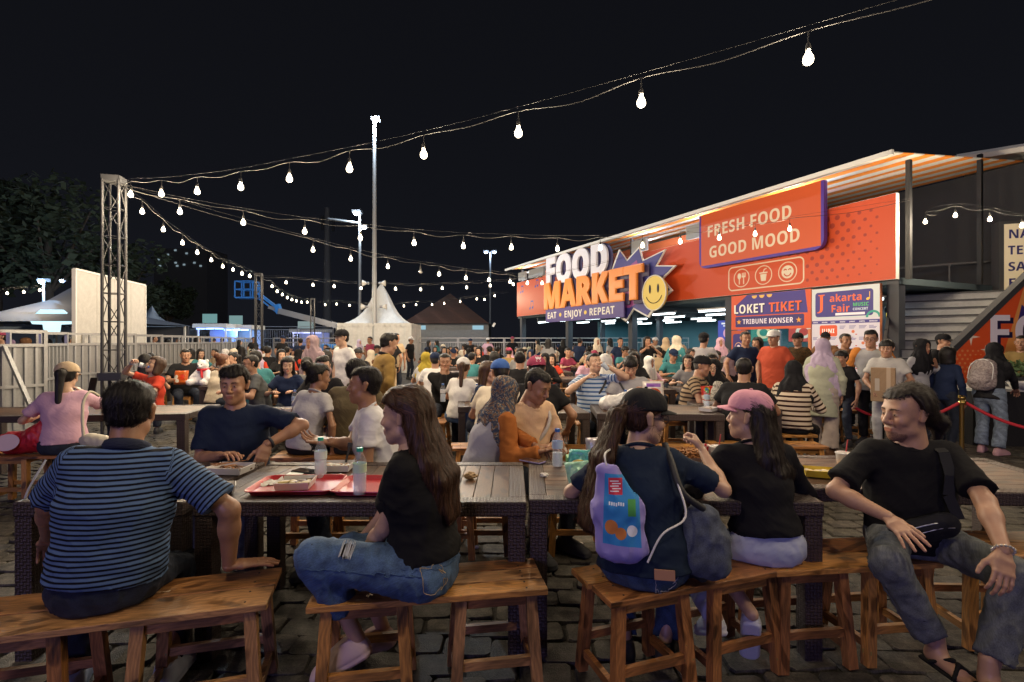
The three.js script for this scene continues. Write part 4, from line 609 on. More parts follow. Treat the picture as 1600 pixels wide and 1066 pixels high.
function hijabGeo(kind, c) {
  return once('hijab' + kind + c, () => {
    const P = [prim(V(0, .045, -.034), V(0, .040, .016), [.086, .086], [.082, .084], { k: .03 }), prim(V(0, -.01, -.01), V(0, -.08, .015), [.086, .090], [.082, .086], { k: .05 }), prim(V(0, -.10, -.01), V(0, -.20, -.02), [.088, .088], [.145, .112], { k: .06 }), prim(V(0, -.20, -.02), V(0, -.31, -.02), [.165, .115], [.205, .13], { k: .06 })];
    if (kind === 'long') P.push(prim(V(0, -.28, -.03), V(0, -.62, -.04), [.205, .135], [.235, .165], { k: .08 }));
    const fold = (x, y, z) => .007 * sstep(-.02, -.12, y) * Math.sin(Math.atan2(x, z) * 9 + y * 14 + 2 * noise3(x * 6, y * 5, z * 6)) + .004 * noise3(x * 18, y * 9, z * 18);
    const f = field(P, { noise: fold, minus: field([prim(V(0, .012, .13), V(0, -.055, .13), [.052, .075], [.044, .07], { k: .01 })]) });
    return nets(f, P, c, .025);
  });
}
// ---------------------------------------------------------------- hands, in their own frame: fingers along +y, palm faces +z, thumb toward +x
function handGeo(kind, c) {
  return once('hand' + kind + c, () => {
    const curl = { flat: .10, relax: .38, grip: .95, fist: 1.35, spread: .12 }[kind] ?? .3, P = [prim(V(0, -.03, 0), V(0, .02, 0), [.028, .019], [.034, .015], { k: .02 }), prim(V(-.002, .03, 0), V(0, .075, -.002), [.038, .014], [.039, .012], { k: .02 }), prim(V(.022, .015, .006), V(.026, .05, .008), .017, .014, { k: .02 })];
    const sp = kind === 'spread' ? .16 : .05;
    [[.030, .040, .024, .020], [.010, .045, .028, .022], [-.011, .042, .026, .021], [-.030, .033, .020, .018]].forEach(([x, a, b, d], i) => {
      let p = V(x, .082 - Math.abs(i - 1.2) * .005, -.002), an = 0; const side = (1.5 - i) * sp; const r = [.0088, .0090, .0086, .0076][i];
      [a, b, d].forEach((l, q) => { an += curl * (q ? 1.05 : .75); const e = p.clone().add(V(Math.sin(side) * l, Math.cos(an) * l, Math.sin(an) * l)); P.push(prim(p, e, r * (1 - q * .07), r * (.95 - q * .09), { k: q ? .004 : .008 })); p = e; });
    });
    let p = V(.028, .02, .008); const to = kind === 'grip' || kind === 'fist' ? [[.018, .026, .020], [.0, .026, .016], [-.012, .014, .006]] : [[.026, .026, .010], [.013, .028, .006], [.006, .022, .004]];
    to.forEach((v, q) => { const e = p.clone().add(V(...v)); P.push(prim(p, e, .0125 - q * .0014, .0112 - q * .0014, { k: q ? .005 : .012 })); p = e; });
    return paint(nets(field(P), P, c, .01), (x, y, z) => { const n = 1 + .04 * noise3(x * 70, y * 70, z * 70), k = sstep(.07, .16, y) * .05; return [n * (1 + k), n * (1 - k * .6), n * (1 - k * .5)]; });
  });
}
function shoeGeo(c, kind) {                                                        // toes along +z, sole at y = 0
  return once('shoe' + kind + c, () => {
    if (kind === 'sandal') { const P = [prim(V(0, .014, -.11), V(0, .014, .12), [.038, .012], [.050, .012], { k: .01 }), prim(V(-.05, .03, .07), V(0, .07, .045), .009, .009, { k: .01 }), prim(V(.05, .03, .07), V(0, .07, .045), .009, .009, { k: .01 }), prim(V(-.042, .03, -.05), V(.0, .075, .02), .009, .009, { k: .01 }), prim(V(.042, .03, -.05), V(0, .075, .02), .009, .009, { k: .01 })]; return nets(field(P, { clips: [[0, -1, 0, 0]] }), P, c, .01); }
    const P = [prim(V(0, .045, -.09), V(0, .035, .11), [.040, .045], [.046, .032], { k: .03 }), prim(V(0, .02, -.10), V(0, .02, .13), [.043, .026], [.048, .026], { k: .02 }), prim(V(0, .06, -.06), V(0, .10, -.065), [.040, .05], [.038, .048], { k: .03 }), prim(V(0, .07, .0), V(0, .055, .06), .034, .034, { k: .03 })];
    return nets(field(P, { clips: [[0, -1, 0, 0], [0, 1, 0, .108]], noise: (x, y, z) => (Math.abs(y - .026) < .006 ? -.004 : 0) }), P, c, .012);
  });
}
function footGeo(c) { return once('foot' + c, () => { const P = [prim(V(0, .045, -.075), V(0, .035, .05), [.032, .036], [.038, .024], { k: .03 }), prim(V(0, .08, -.055), V(0, .14, -.06), .036, .034, { k: .03 })]; for (let i = 0; i < 5; i++) P.push(prim(V(-.028 + i * .014, .03, .05), V(-.036 + i * .017, .026, .125 - Math.abs(i - 1) * .010), .011, i === 0 ? .011 : .009, { k: .006 })); return paint(nets(field(P, { clips: [[0, -1, 0, -.012]] }), P, c, .01), () => [1, 1, 1]); }); }

// ---------------------------------------------------------------- a whole figure
const skinM = new THREE.MeshPhysicalMaterial({ vertexColors: true, roughness: .43, bumpMap: grainT, bumpScale: .0004 });
const foldT = tex(256, 256, (u, v) => { const a = per(u, v, 1.1, 3), b = per(u, v, 2.4, 12), k = 128 + 70 * (1 - 2 * Math.abs(a)) * .6 + 55 * (1 - 2 * Math.abs(b)) * .5 + 18 * per(u, v, 6, 30); return [k, k, k]; }, false);
const cl = (c, r = .85, o = {}) => MP(c, r, { bumpMap: rep(foldT, 1.3), bumpScale: .004, specularIntensity: .35, ...o });
const hairM = { black: MP([.013, .011, .011], .55, { specularIntensity: .6, vertexColors: true }), brown: MP([.060, .028, .015], .5, { specularIntensity: .7, vertexColors: true }), dark: MP([.020, .014, .012], .52, { specularIntensity: .6, vertexColors: true }), red: MP([.14, .05, .02], .55, { vertexColors: true }), grey: MP([.09, .085, .08], .6, { vertexColors: true }) };
const SK = { a: [.42, .235, .145], b: [.36, .19, .115], c: [.30, .155, .09], d: [.50, .31, .21], e: [.45, .26, .17] };
function ik(a, t, l1, l2, pole) {
  const d = t.clone().sub(a); let L = d.length(); const mx = (l1 + l2) * .995; if (L > mx) { d.multiplyScalar(mx / L); L = mx; t = a.clone().add(d); }
  const u = d.clone().normalize(), c = clamp((l1 * l1 + L * L - l2 * l2) / (2 * l1 * L), -1, 1), p = pole.clone().addScaledVector(u, -pole.dot(u)).normalize();
  return [a.clone().addScaledVector(u, l1 * c).addScaledVector(p, l1 * Math.sqrt(1 - c * c)), t];
}
function basis(x, y, z, o) { return new THREE.Matrix4().makeBasis(x, y, z).setPosition(o); }
/* o: at [x, d], yaw (deg; 0 faces the camera), seat (m) or stand, H, w (width), belly, lean, side, twist, head [yaw, pitch, roll], hand {L, R} world or local points, elbow, foot, sex, skin, hair, shirt ... */
function person(label, o) {
  const k = (o.H ?? 1.66) / 1.7, w = o.w ?? 1, f = o.sex === 'f', res = o.res ?? .02, hr = o.hres ?? res * .42, yaw = (o.rel !== undefined ? o.rel * Math.PI / 180 + Math.atan2(-o.at[0], o.at[1]) : (o.yaw ?? 0) * Math.PI / 180), stand = !!o.stand, seat = o.seat ?? .47;
  const t = thing('person', label, 'person', [o.at[0], 0, -o.at[1]], yaw, o.group); t.updateMatrixWorld(true); const inv = t.matrixWorld.clone().invert();
  const loc = p => p.isVector3 ? p.clone().applyMatrix4(inv) : V(...p);            // Vector3 = world, array = local
  const P = V(0, stand ? .935 * k : seat + .105 * k * Math.sqrt(w), 0); if (o.pelvis) P.add(V(...o.pelvis));
  const lean = (o.lean ?? .06), side = o.side ?? 0, U = V(Math.sin(side), Math.cos(lean) * Math.cos(side), Math.sin(lean)).normalize(), tw = (o.twist ?? 0), R0 = V(1, 0, 0), R = V(Math.cos(tw), 0, -Math.sin(tw)); R.addScaledVector(U, -R.dot(U)).normalize(); const Fw = R.clone().cross(U);
  const slump = o.slump ?? .03, up = s => P.clone().addScaledVector(U, s * k).addScaledVector(Fw, slump * k * Math.max(0, s - .2) * 2);
  const sw = (f ? .158 : .182) * k * (.75 + .25 * w), neck = up(.475), sh = s => up(.425).addScaledVector(R, s * sw), C = up(.2);
  const [hy, hp, ro] = o.head ?? [0, 0, 0], hq = new THREE.Quaternion().setFromRotationMatrix(basis(R, U.clone().lerp(V(0, 1, 0), .7).normalize(), Fw, V(0, 0, 0)));
  { const y2 = U.clone().lerp(V(0, 1, 0), .75).normalize(), z2 = R.clone().cross(y2).normalize(), x2 = y2.clone().cross(z2); hq.setFromRotationMatrix(basis(x2, y2, z2, V(0, 0, 0))); }
  hq.multiply(new THREE.Quaternion().setFromEuler(new THREE.Euler((hp ?? 0) * Math.PI / 180, hy * Math.PI / 180, (ro ?? 0) * Math.PI / 180, 'YXZ')));
  const hk = (.5 + .5 * k) * (o.headScale ?? 1), H = neck.clone().add(V(0, .155, .028).applyQuaternion(hq.clone().slerp(new THREE.Quaternion(), .4)).multiplyScalar(k)), HM = new THREE.Matrix4().compose(H, hq, V(hk, hk, hk));
  // limbs
  const ua = .285 * k, fa = .25 * k, th = .425 * k, sk = .41 * k, arms = {}, legs = {};
  for (const s of ['L', 'R']) {
    const q = s === 'L' ? 1 : -1, S = sh(q), tgt = o.hand?.[s] ? loc(o.hand[s]) : stand ? V(q * (sw + .07), P.y - .07, .06) : V(q * .14, seat + .2, .33);
    const pole = o.elbow?.[s] ? V(...o.elbow[s]) : V(q * .75, -.6, -.5); const [e, wr] = ik(S, tgt, ua, fa, pole); arms[s] = { S, e, wr, q };
    const hip = P.clone().add(V(q * .088 * k * (f ? 1.08 : 1) * Math.sqrt(w), -.02 * k, 0)), ft = o.foot?.[s] ? loc(o.foot[s]) : stand ? V(q * .1, .085, q * .03) : V(q * .13, .085, .36);
    const [kn, an] = ik(hip, ft, th, sk, o.knee?.[s] ? V(...o.knee[s]) : V(q * .15, stand ? 0 : .5, 1)); legs[s] = { hip, kn, an, q };
  }
  const bw = f ? [.150, .118, .138, .150] : [.158, .150, .165, .172], bz = f ? [.118, .095, .112, .092] : [.118, .112, .122, .100], B = o.belly ?? 0;
  const torso = (e, skinOnly) => {
    const T = [prim(P.clone().addScaledVector(U, -.02 * k), up(.1), [(bw[0] * w + e) * k, (bz[0] * w + e) * k], [(bw[1] * w + e) * k, (bz[1] * w + e) * k], { right: R0, k: .06 }), prim(up(.1), up(.26), [(bw[1] * w + e) * k, (bz[1] * w + e) * k], [(bw[2] * w + e) * k, (bz[2] * w + e) * k], { right: R, k: .06 }), prim(up(.26), up(.37), [(bw[2] * w + e) * k, (bz[2] * w + e) * k], [(bw[3] * .92 * w + e) * k, (bz[3] * w * .92 + e) * k], { right: R, k: .06 }),
      prim(up(.415).addScaledVector(R, -sw * .72), up(.415).addScaledVector(R, sw * .72), (.050 + e) * k, (.050 + e) * k, { k: .07 }), prim(up(.42), up(.465), [.085 * k + e * .6, .068 * k + e * .6], [.058 * k + e * .4, .055 * k + e * .4], { right: R, k: .06 })];
    if (f) for (const s of [-1, 1]) T.push(prim(up(.29).addScaledVector(R, s * .065 * k).addScaledVector(Fw, .075 * k * w), up(.28).addScaledVector(R, s * .068 * k).addScaledVector(Fw, .085 * k * w), (.062 + e * .6) * k, (.06 + e * .6) * k, { k: .05 }));
    if (B) T.push(prim(up(.06).addScaledVector(Fw, .05 + .05 * B), up(.16).addScaledVector(Fw, .05 + .05 * B), [(.12 + e) * w * k, (.10 + .03 * B + e) * k], [(.12 + e) * w * k, (.10 + .03 * B + e) * k], { right: R, k: .08 }));
    return T;
  };
  const dirv = (a, b) => b.clone().sub(a).normalize();
  const seatClip = stand ? [] : [[0, -1, 0, -(seat + .002)]];
  const seatOnly = q => stand ? undefined : undefined;
  // skin
  const sc = SK[o.skin ?? 'b'], armR = f ? [.040, .034, .023] : [.047, .040, .027], aw = .8 + .2 * w, prims = [];
  if (!o.nobody) {
    prims.push(...torso(-.02), prim(neck.clone().addScaledVector(U, -.05 * k), H.clone().add(V(0, -.11, -.028).applyQuaternion(hq).multiplyScalar(hk)), (f ? .050 : .060) * k, (f ? .046 : .055) * k, { k: .04 }));
    for (const s of ['L', 'R']) { const a = arms[s]; prims.push(prim(a.S.clone().lerp(a.e, .12).addScaledVector(U, -.006), a.e, armR[0] * .86 * k * aw, armR[1] * .98 * k * aw, { k: .02 }), prim(a.e, a.e.clone().lerp(a.wr, .35), armR[1] * k * aw, armR[1] * 1.02 * k * aw, { k: .02 }), prim(a.e.clone().lerp(a.wr, .3), a.wr, armR[1] * 1.0 * k * aw, armR[2] * k, { k: .02 })); const l = legs[s]; prims.push(prim(l.hip, l.kn, .062 * k * aw, .045 * k, { k: .03 }), prim(l.kn, l.an, .044 * k, .032 * k, { k: .03 })); }
  }
  const bodyF = field(prims, {}), geos = [nets(bodyF, prims, res * (res < .015 ? 1.1 : 1.2))]; paint(geos[0], (x, y, z) => { const n = 1 + .05 * noise3(x * 25, y * 25, z * 25); return [n, n, n]; });
  geos.push(headGeo(o.beard ? 'b' : f ? 'f' : 'm', hr).clone().applyMatrix4(HM));
  for (const s of ['L', 'R']) {
    const a = arms[s]; let y = o.hdir?.[s] ? V(...o.hdir[s]).normalize() : dirv(a.e, a.wr), n = o.palm?.[s] ? V(...o.palm[s]) : (stand && !o.hand?.[s] ? V(-a.q, 0, 0) : V(0, -1, 0)); n.addScaledVector(y, -n.dot(y)); if (n.length() < .05) n = V(-a.q, 0, .1).addScaledVector(y, a.q * y.x); n.normalize();
    let x = y.clone().cross(n); const g = handGeo(o.fingers?.[s] ?? 'relax', Math.max(.0036, hr * .9)).clone(), thumbIn = V(-a.q, 0, stand ? .4 : .2), mir = x.dot(a.q > 0 ? V(-1, .3, .3) : V(1, .3, .3)) < 0;
    if (mir) { g.scale(-1, 1, 1); const ix = g.index; for (let i = 0; i < ix.count; i += 3) { const q = ix.getX(i); ix.setX(i, ix.getX(i + 1)); ix.setX(i + 1, q); } const nn = g.attributes.normal; }
    const m = basis(x, y, n, a.wr.clone().addScaledVector(y, .022 * k)); m.scale(V(k * (f ? .9 : 1), k * (f ? .92 : 1), k * (f ? .9 : 1))); g.applyMatrix4(m); if (mir) g.computeVertexNormals(); geos.push(g); a.m = m;
    const l = legs[s], fy = o.toe?.[s] ?? (l.q * .18), tp = o.tip?.[s] ?? 0; l.fm = new THREE.Matrix4().makeRotationFromEuler(new THREE.Euler(tp, fy, 0, 'YXZ')).setPosition(l.an.x, Math.max(l.an.y - .085, .001), l.an.z).multiply(new THREE.Matrix4().makeTranslation(0, 0, .055)).multiply(new THREE.Matrix4().makeScale(k, k, k));
    if (o.shoe === 'sandal' || o.shoe === 'bare') geos.push(footGeo(Math.max(hr, .006)).clone().applyMatrix4(l.fm));
  }
  const body = join(geos), ca = body.attributes.color; for (let i = 0; i < ca.count; i++) ca.setXYZ(i, ca.getX(i) * sc[0], ca.getY(i) * sc[1], ca.getZ(i) * sc[2]); { const p = body.attributes.position, U2 = []; for (let i = 0; i < p.count; i++) U2.push(p.getX(i) * 8, p.getY(i) * 8); body.setAttribute('uv', new THREE.Float32BufferAttribute(U2, 2)); }
  const bm = part('body', body, skinM, t);
  // shirt
  const sl = o.sleeve ?? .62, loose = o.loose ?? .009, wr = o.wrinkle ?? 1, hem = o.hem ?? (stand ? -.12 : -.06), ST = torso(loose), Uv = [U.x, U.y, U.z];
  ST.push(prim(P.clone().addScaledVector(U, hem * k), P.clone().addScaledVector(U, .04), [(bw[0] * w * 1.06 + loose) * k, (bz[0] * w * 1.06 + loose) * k], [(bw[0] * w * 1.02 + loose) * k, (bz[0] * w * 1.02 + loose) * k], { right: R0, k: .05 }));
  for (const s of ['L', 'R']) {
    const a = arms[s], d1 = dirv(a.S, a.e), d2 = dirv(a.e, a.wr), fl = (o.flare ?? .012) * k, l1 = Math.min(sl, 1), end = a.S.clone().lerp(a.e, l1), tag = 1 + (s === 'R');
    if (sl <= 1) ST.push(prim(a.S.clone().addScaledVector(R, -a.q * .02), end.clone().addScaledVector(d1, .03), (armR[0] + .010) * k * aw, (armR[0] + .008) * k * aw + fl, { k: .05, clip: planeAt(end, d1), tag }));
    else { const e2 = a.e.clone().lerp(a.wr, Math.min(sl - 1, .96)); ST.push(prim(a.S, a.e, (armR[0] + .014) * k * aw, (armR[1] + .014) * k * aw, { k: .045, tag }), prim(a.e, e2.clone().addScaledVector(d2, .02), (armR[1] + .014) * k * aw, (armR[2] + .014) * k + fl * .4, { k: .025, clip: planeAt(e2, d2), tag: tag + 2 })); }
  }
  const so = rr(0, 40), ridge = n => { n = 1 - Math.abs(n); return n * n * n; }, wrk = (x, y, z) => { const h = (y - P.y) / k, low = sstep(.26, .02, h), mid = sstep(.05, .2, h) * sstep(.5, .3, h), ax = Math.abs(x); return wr * (.0085 * low * ridge(noise3(x * 3 + so, y * 17 + ax * 5, z * 3)) + .0075 * mid * ridge(noise3(x * 4 + y * 5 + so, y * 4 - ax * 6, z * 5)) + .006 * sstep(.10, .2, ax) * ridge(noise3(x * 7 + so, y * 13, z * 8)) - .0035); };
  const hp0 = P.clone().addScaledVector(U, hem * k), neckHole = field([prim(neck.clone().addScaledVector(U, .015), neck.clone().addScaledVector(U, .12).addScaledVector(Fw, .02), f ? .075 * k : .068 * k, .09 * k)]);
  const sf = field(ST, { noise: wrk, clips: [planeAt(hp0, U.clone().negate()), ...seatClip], minus: o.collar ? null : neckHole });
  const sg = nets(sf, ST, res); sg.setAttribute('uv', (() => {
    const p = sg.attributes.position, A = new Float32Array(p.count * 2), ax = [null, arms.L, arms.R, arms.L, arms.R];
    for (let i = 0; i < p.count; i++) { const x = p.getX(i), y = p.getY(i), z = p.getZ(i); let b = 1e9, tg = 0; for (const q of ST) { const d = pd(q, x, y, z) + (q.tag ? .012 : 0); if (d < b) { b = d; tg = q.tag; } } let u, v; if (!tg) { v = (x - P.x) * U.x * .3 + (y - P.y) * U.y + (z - P.z) * U.z * .3; u = (x - P.x) * R.x + (z - P.z) * R.z; } else { const a = ax[tg], d1 = tg < 3 ? dirv(a.S, a.e) : dirv(a.e, a.wr), o2 = tg < 3 ? a.S : a.e; v = .4 - ((x - o2.x) * d1.x + (y - o2.y) * d1.y + (z - o2.z) * d1.z); u = x; } A[i * 2] = u; A[i * 2 + 1] = v; } return new THREE.BufferAttribute(A, 2);
  })());
  const shirt = part(o.shirtName ?? 'shirt', sg, o.shirt, t);
  if (o.collar) { const g = new THREE.TorusGeometry(.068 * k, .016 * k, 8, 24).rotateX(Math.PI / 2).scale(1, 1.5, 1.05); part('collar', g.applyMatrix4(basis(R, U.clone().addScaledVector(Fw, .35).normalize(), R.clone().cross(U.clone().addScaledVector(Fw, .35).normalize()), neck.clone().addScaledVector(U, .012 * k))), o.collar, shirt); }
  if (!o.collar && !o.hijab && res < .015) { const g = new THREE.TorusGeometry(.070 * k, .0075 * k, 8, 40).rotateX(Math.PI / 2).scale(1.06, 1.2, 1), up2 = U.clone().addScaledVector(Fw, .42).normalize(); part('neck_rib', g.applyMatrix4(basis(R, up2, R.clone().cross(up2), neck.clone().addScaledVector(U, .004 * k).addScaledVector(Fw, .008 * k))), o.shirt, shirt); }
  // trousers or skirt
  const TP = [prim(P.clone().addScaledVector(U, -.035 * k), P.clone().addScaledVector(U, .055 * k), [bw[0] * w * 1.07 * k, bz[0] * w * 1.10 * k], [bw[0] * w * .98 * k, bz[0] * w * 1.0 * k], { right: R0, k: .05 })], lr = (o.leg ?? 1) * k * (.82 + .18 * w), tl = o.trouserLen ?? .93;
  for (const s of ['L', 'R']) { const l = legs[s], d2 = dirv(l.kn, l.an), e = l.kn.clone().lerp(l.an, tl); TP.push(prim(l.hip.clone().add(V(0, .0, -.01)), l.kn, .086 * lr * (f ? 1.06 : 1), .066 * lr, { k: .04 })); if (tl > .05) TP.push(prim(l.kn, e.clone().addScaledVector(d2, .02), .064 * lr, (o.cuff ?? .058) * lr, { k: .03, clip: planeAt(e, d2) })); }
  if (o.skirt) TP.push(prim(P.clone(), V(0, .16, stand ? 0 : .2), [.17 * k * w, .14 * k], [.22 * k, .2 * k], { k: .08 }));
  const tf = field(TP, { noise: (x, y, z) => .0085 * ridge(noise3(x * 3.5 + so, y * (stand ? 9 : 7) + z * 4, z * (stand ? 5 : 15))) + .004 * ridge(noise3(x * 12, y * 14 + so, z * 16)) - .004, clips: seatClip.length && !o.offseat ? [] : [], minus: null });
  const tf2 = stand ? tf : (x, y, z) => { let d = tf(x, y, z); if (Math.abs(z) < .2 && y < seat + .03 && Math.abs(x) < .26) d = Math.max(d, seat + .002 - y); return d; };
  const tg2 = nets(stand ? tf : tf2, TP, res); { const p = tg2.attributes.position, A = []; for (let i = 0; i < p.count; i++) A.push(p.getX(i) + p.getZ(i) * .3, p.getY(i) + p.getZ(i) * .6); tg2.setAttribute('uv', new THREE.Float32BufferAttribute(A, 2)); }
  part(o.skirt ? 'skirt' : 'trousers', tg2, o.pants ?? cl([.02, .025, .04]), t);
  if (o.shoe !== 'bare') for (const s of ['L', 'R']) part(o.shoe === 'sandal' ? 'sandal' : 'shoe', shoeGeo(Math.max(hr, .007), o.shoe === 'sandal' ? 'sandal' : 'shoe').clone().applyMatrix4(legs[s].fm), o.shoeM ?? MAT.dark, t);
  const hp2 = (name, g, m, par = t) => { g = g.clone(); if (!g.attributes.uv || name === 'headscarf') { const p = g.attributes.position, A = []; for (let i = 0; i < p.count; i++) A.push(Math.atan2(p.getX(i), -p.getZ(i)) * .12, p.getY(i)); g.setAttribute('uv', new THREE.Float32BufferAttribute(A, 2)); } return part(name, g.applyMatrix4(HM), m, par); };
  if (o.hair) hp2('hair', hairGeo(o.hair, hr * 1.05), hairM[o.hairC ?? 'black']);
  if (o.cap) t.capPart = hp2('cap', capGeo(Math.max(hr, .005), o.capBack), o.cap);
  if (o.hijab) hp2('headscarf', hijabGeo(o.hijabKind ?? 'short', Math.max(hr * 1.3, .007)), o.hijab);
  if (o.glasses) { const g = []; for (const s of [-1, 1]) g.push(new THREE.TorusGeometry(.022, .0022, 6, 20).scale(1.1, .85, 1).translate(s * .031, .001, .093), bar(V(s * .055, .004, .09), V(s * .08, .004, -.01), .004)); g.push(bar(V(-.009, .004, .096), V(.009, .004, .096), .004)); hp2('glasses', merge(g), MAT.dark); }
  t.fig = { tf: stand ? tf : tf2, sf, arms, legs, H, HM, P, U, R, Fw, up, neck, k, sh, body: bm, shirt }; return t;
}

function sleeves(t, m, from, to, e = .016, c = .011) {                             // sleeves of another cloth, worn over the shirt
  const f = t.fig; for (const s of ['L', 'R']) { const a = f.arms[s], B = [], d1 = a.e.clone().sub(a.S).normalize(), d2 = a.wr.clone().sub(a.e).normalize(), p0 = a.S.clone().lerp(a.e, from);
    if (to <= 1) { const p1 = a.S.clone().lerp(a.e, to); B.push(prim(p0, p1.clone().addScaledVector(d1, .03), .050 + e, .050 + e, { clip: planeAt(p1, d1) })); } else { const p1 = a.e.clone().lerp(a.wr, to - 1); B.push(prim(p0, a.e, .050 + e, .042 + e, { k: .02 }), prim(a.e, p1.clone().addScaledVector(d2, .02), .042 + e, .028 + e, { k: .03, clip: planeAt(p1, d2) })); }
    const g = nets(field(B, { noise: (x, y, z) => .005 * (1 - 2 * Math.abs(noise3(x * 9, y * 14, z * 9))) }), B, c), p = g.attributes.position, A = []; for (let i = 0; i < p.count; i++) A.push(p.getX(i), p.getY(i)); g.setAttribute('uv', new THREE.Float32BufferAttribute(A, 2)); part('sleeve', g, m, t); }
}

function stitch(t, f, pts, name, m, r = .0016, close = false) {                    // a seam pressed onto a cloth's surface
  const e = .003, N = q => V(f(q.x + e, q.y, q.z) - f(q.x - e, q.y, q.z), f(q.x, q.y + e, q.z) - f(q.x, q.y - e, q.z), f(q.x, q.y, q.z + e) - f(q.x, q.y, q.z - e)).normalize(), cv = new THREE.CatmullRomCurve3(pts, close, 'catmullrom', .1).getPoints(60);
  for (const q of cv) { for (let i = 0; i < 4; i++) q.addScaledVector(N(q), -f(q.x, q.y, q.z)); q.addScaledVector(N(q), r * .6); } part(name, new THREE.TubeGeometry(new THREE.CatmullRomCurve3(cv, close), 120, r, 5, close), m, t);
}
// ---------------------------------------------------------------- tables and benches
function table(label, w, l, across, group) {                                       // origin: centre on the ground; w along x, l along z; across: planks run along x
  const t = thing('rattan_table', label, 'table', [0, 0, 0], 0, group), H = .75, b = .085, m = MAT.rattan, ap = .07;
  part('rim', rbx(w - .004, ap, b, .008, 0, H - ap / 2, l / 2 - b / 2 - .002), m, t); part('rim', rbx(w - .004, ap, b, .008, 0, H - ap / 2, -l / 2 + b / 2 + .002), m, t);
  for (const s of [-1, 1]) part('rim', rbx(b, ap - .002, l - 2 * b - .006, .008, s * (w / 2 - b / 2 - .002), H - ap / 2 - .001, 0), m, t);
  for (const x of [-1, 1]) for (const z of [-1, 1]) part('leg', rbx(.082, H - ap + .01, .082, .006, x * (w / 2 - .048), (H - ap) / 2, z * (l / 2 - .048)), m, t);
  const a = across ? l - 2 * b : w - 2 * b, n = Math.round(a / .088), s = a / n, len = (across ? w : l) - 2 * b - .006;
  for (let i = 0; i < n; i++) { const q = -a / 2 + s * (i + .5); part('plank', across ? rbx(len, .018, s - .0035, .002, 0, H - .013, q, 0, 0, 0, i * .37) : rbx(len, .018, s - .0035, .002, 0, 0, 0, 0, 0, 0, i * .37).rotateY(Math.PI / 2).translate(q, H - .013, 0), MAT.tplank[(i * 7 + Math.round(w * 10)) % 3], t); }
  part('under_frame', bx(w - 2 * b, .03, l - 2 * b, 0, H - .05, 0), MAT.dark, t);
  return t;
}
function bench(label, L, D, n, tones, group, H = .47, fw = .3) {                   // planks on two splayed stool frames
  const t = thing('wooden_bench', label, 'bench', [0, 0, 0], 0, group), s = D / n;
  for (let i = 0; i < n; i++) part('plank', rbx(L - (i % 2) * .015, .026, s - .007, .004, (i % 2 - .5) * .006, H - .013, -D / 2 + s * (i + .5), 0, 0, 0, i * .41 + L), MAT.wood[tones[i % tones.length]], t);
  for (const f of [-1, 1]) {
    const cx = f * (L / 2 - fw / 2 - .07), top = H - .027, lw = .044, m = MAT.wood[tones[(f + 3) % tones.length]], m2 = MAT.wood[tones[0]], z = D / 2 - .045;
    const foot = (x, zz) => V(cx + x * (fw / 2 + .028), .0, zz * (z + .03)), head = (x, zz) => V(cx + x * fw / 2, top, zz * z);
    for (const x of [-1, 1]) for (const zz of [-1, 1]) part('leg', bar(foot(x, zz).setY(.012), head(x, zz), lw, lw), m, t);
    for (const zz of [-1, 1]) { part('rail', bx(fw - lw, .042, .024, cx, top - .024, zz * z), m2, t); const k = .36; part('stretcher', bx(fw - .01, .036, .024, cx, .17, zz * (z + .018)), m, t); }
    for (const x of [-1, 1]) { part('rail', bx(.024, .04, 2 * z - lw, cx + x * fw / 2, top - .022, 0), m2, t); part('stretcher', bx(.024, .036, 2 * z - .01, cx + x * (fw / 2 + .022), .10, 0), m, t); }
  }
  if (!bench.nails) bench.nails = new THREE.CylinderGeometry(.0045, .0045, .002, 8);
  for (let i = 0; i < n; i++) for (const f of [-1, 1]) for (const q of [-.25, .25]) { const o = part('nail_head', bench.nails, MAT.dark, t); o.position.set(f * (L / 2 - .09), H + .0005, -D / 2 + s * (i + .5 + q)); }
  return t;
}
const put = (o, x, d, yaw = 0, y = 0) => { o.position.set(x, y, -d); o.rotation.y = yaw; return o; };
function benchAt(label, u0, v0, u1, v1, D, n, tones, H = .47, ext = 0, fw = .3) {  // from the two ends of its near edge in the photo
  const q = (u, v) => { const d = (EYE - H) * FOC / (v - 533); return V(X(u, d), 0, -d); }, a = q(u0, v0), b = q(u1, v1), dir = b.clone().sub(a), L = dir.length() + ext; dir.normalize(); const nrm = V(dir.z, 0, -dir.x);
  const c = b.clone().addScaledVector(dir, -L / 2).addScaledVector(nrm, D / 2); const t = bench(label, L, D, n, tones, undefined, H, fw); t.position.copy(c); t.rotation.y = Math.atan2(-dir.z, dir.x); return t;
}
// the four tables of the nearest row
put(table('square woven rattan table beside the striped polo man', .8, .8, true), -1.93, 2.78); put(table('long woven rattan table with red trays and water bottles', 1.56, .8, false), -.71, 2.78);
put(table('woven rattan table in front of the black cap woman with snack bags', 1.38, .8, true), .78, 2.80, -.03); put(table('woven rattan table behind the black shirt man with a yellow carton', 1.5, .8, true), 2.26, 2.95, -.08);
benchAt('worn wooden bench under the striped polo man with white writing', 60, 989, 418, 945, .35, 2, [0, 3, 1], .47, .42, .38);
benchAt('three plank wooden bench under the long haired woman in jeans', 478, 951, 858, 921, .32, 3, [1, 3, 2], .47, 0, .29);
benchAt('shiny wooden bench shared by the black cap and pink cap women', 952, 944, 1232, 891, .34, 2, [2, 1, 1], .47, 0, .30);
benchAt('wooden bench with a yellow worn plank under the black shirt man', 1244, 893, 1478, 880, .34, 2, [1, 2, 4], .47, .1, .28);
benchAt('wooden bench beside the black shirt man with a pale top', 1506, 868, 1780, 872, .34, 2, [2, 3], .47, 0, .3);
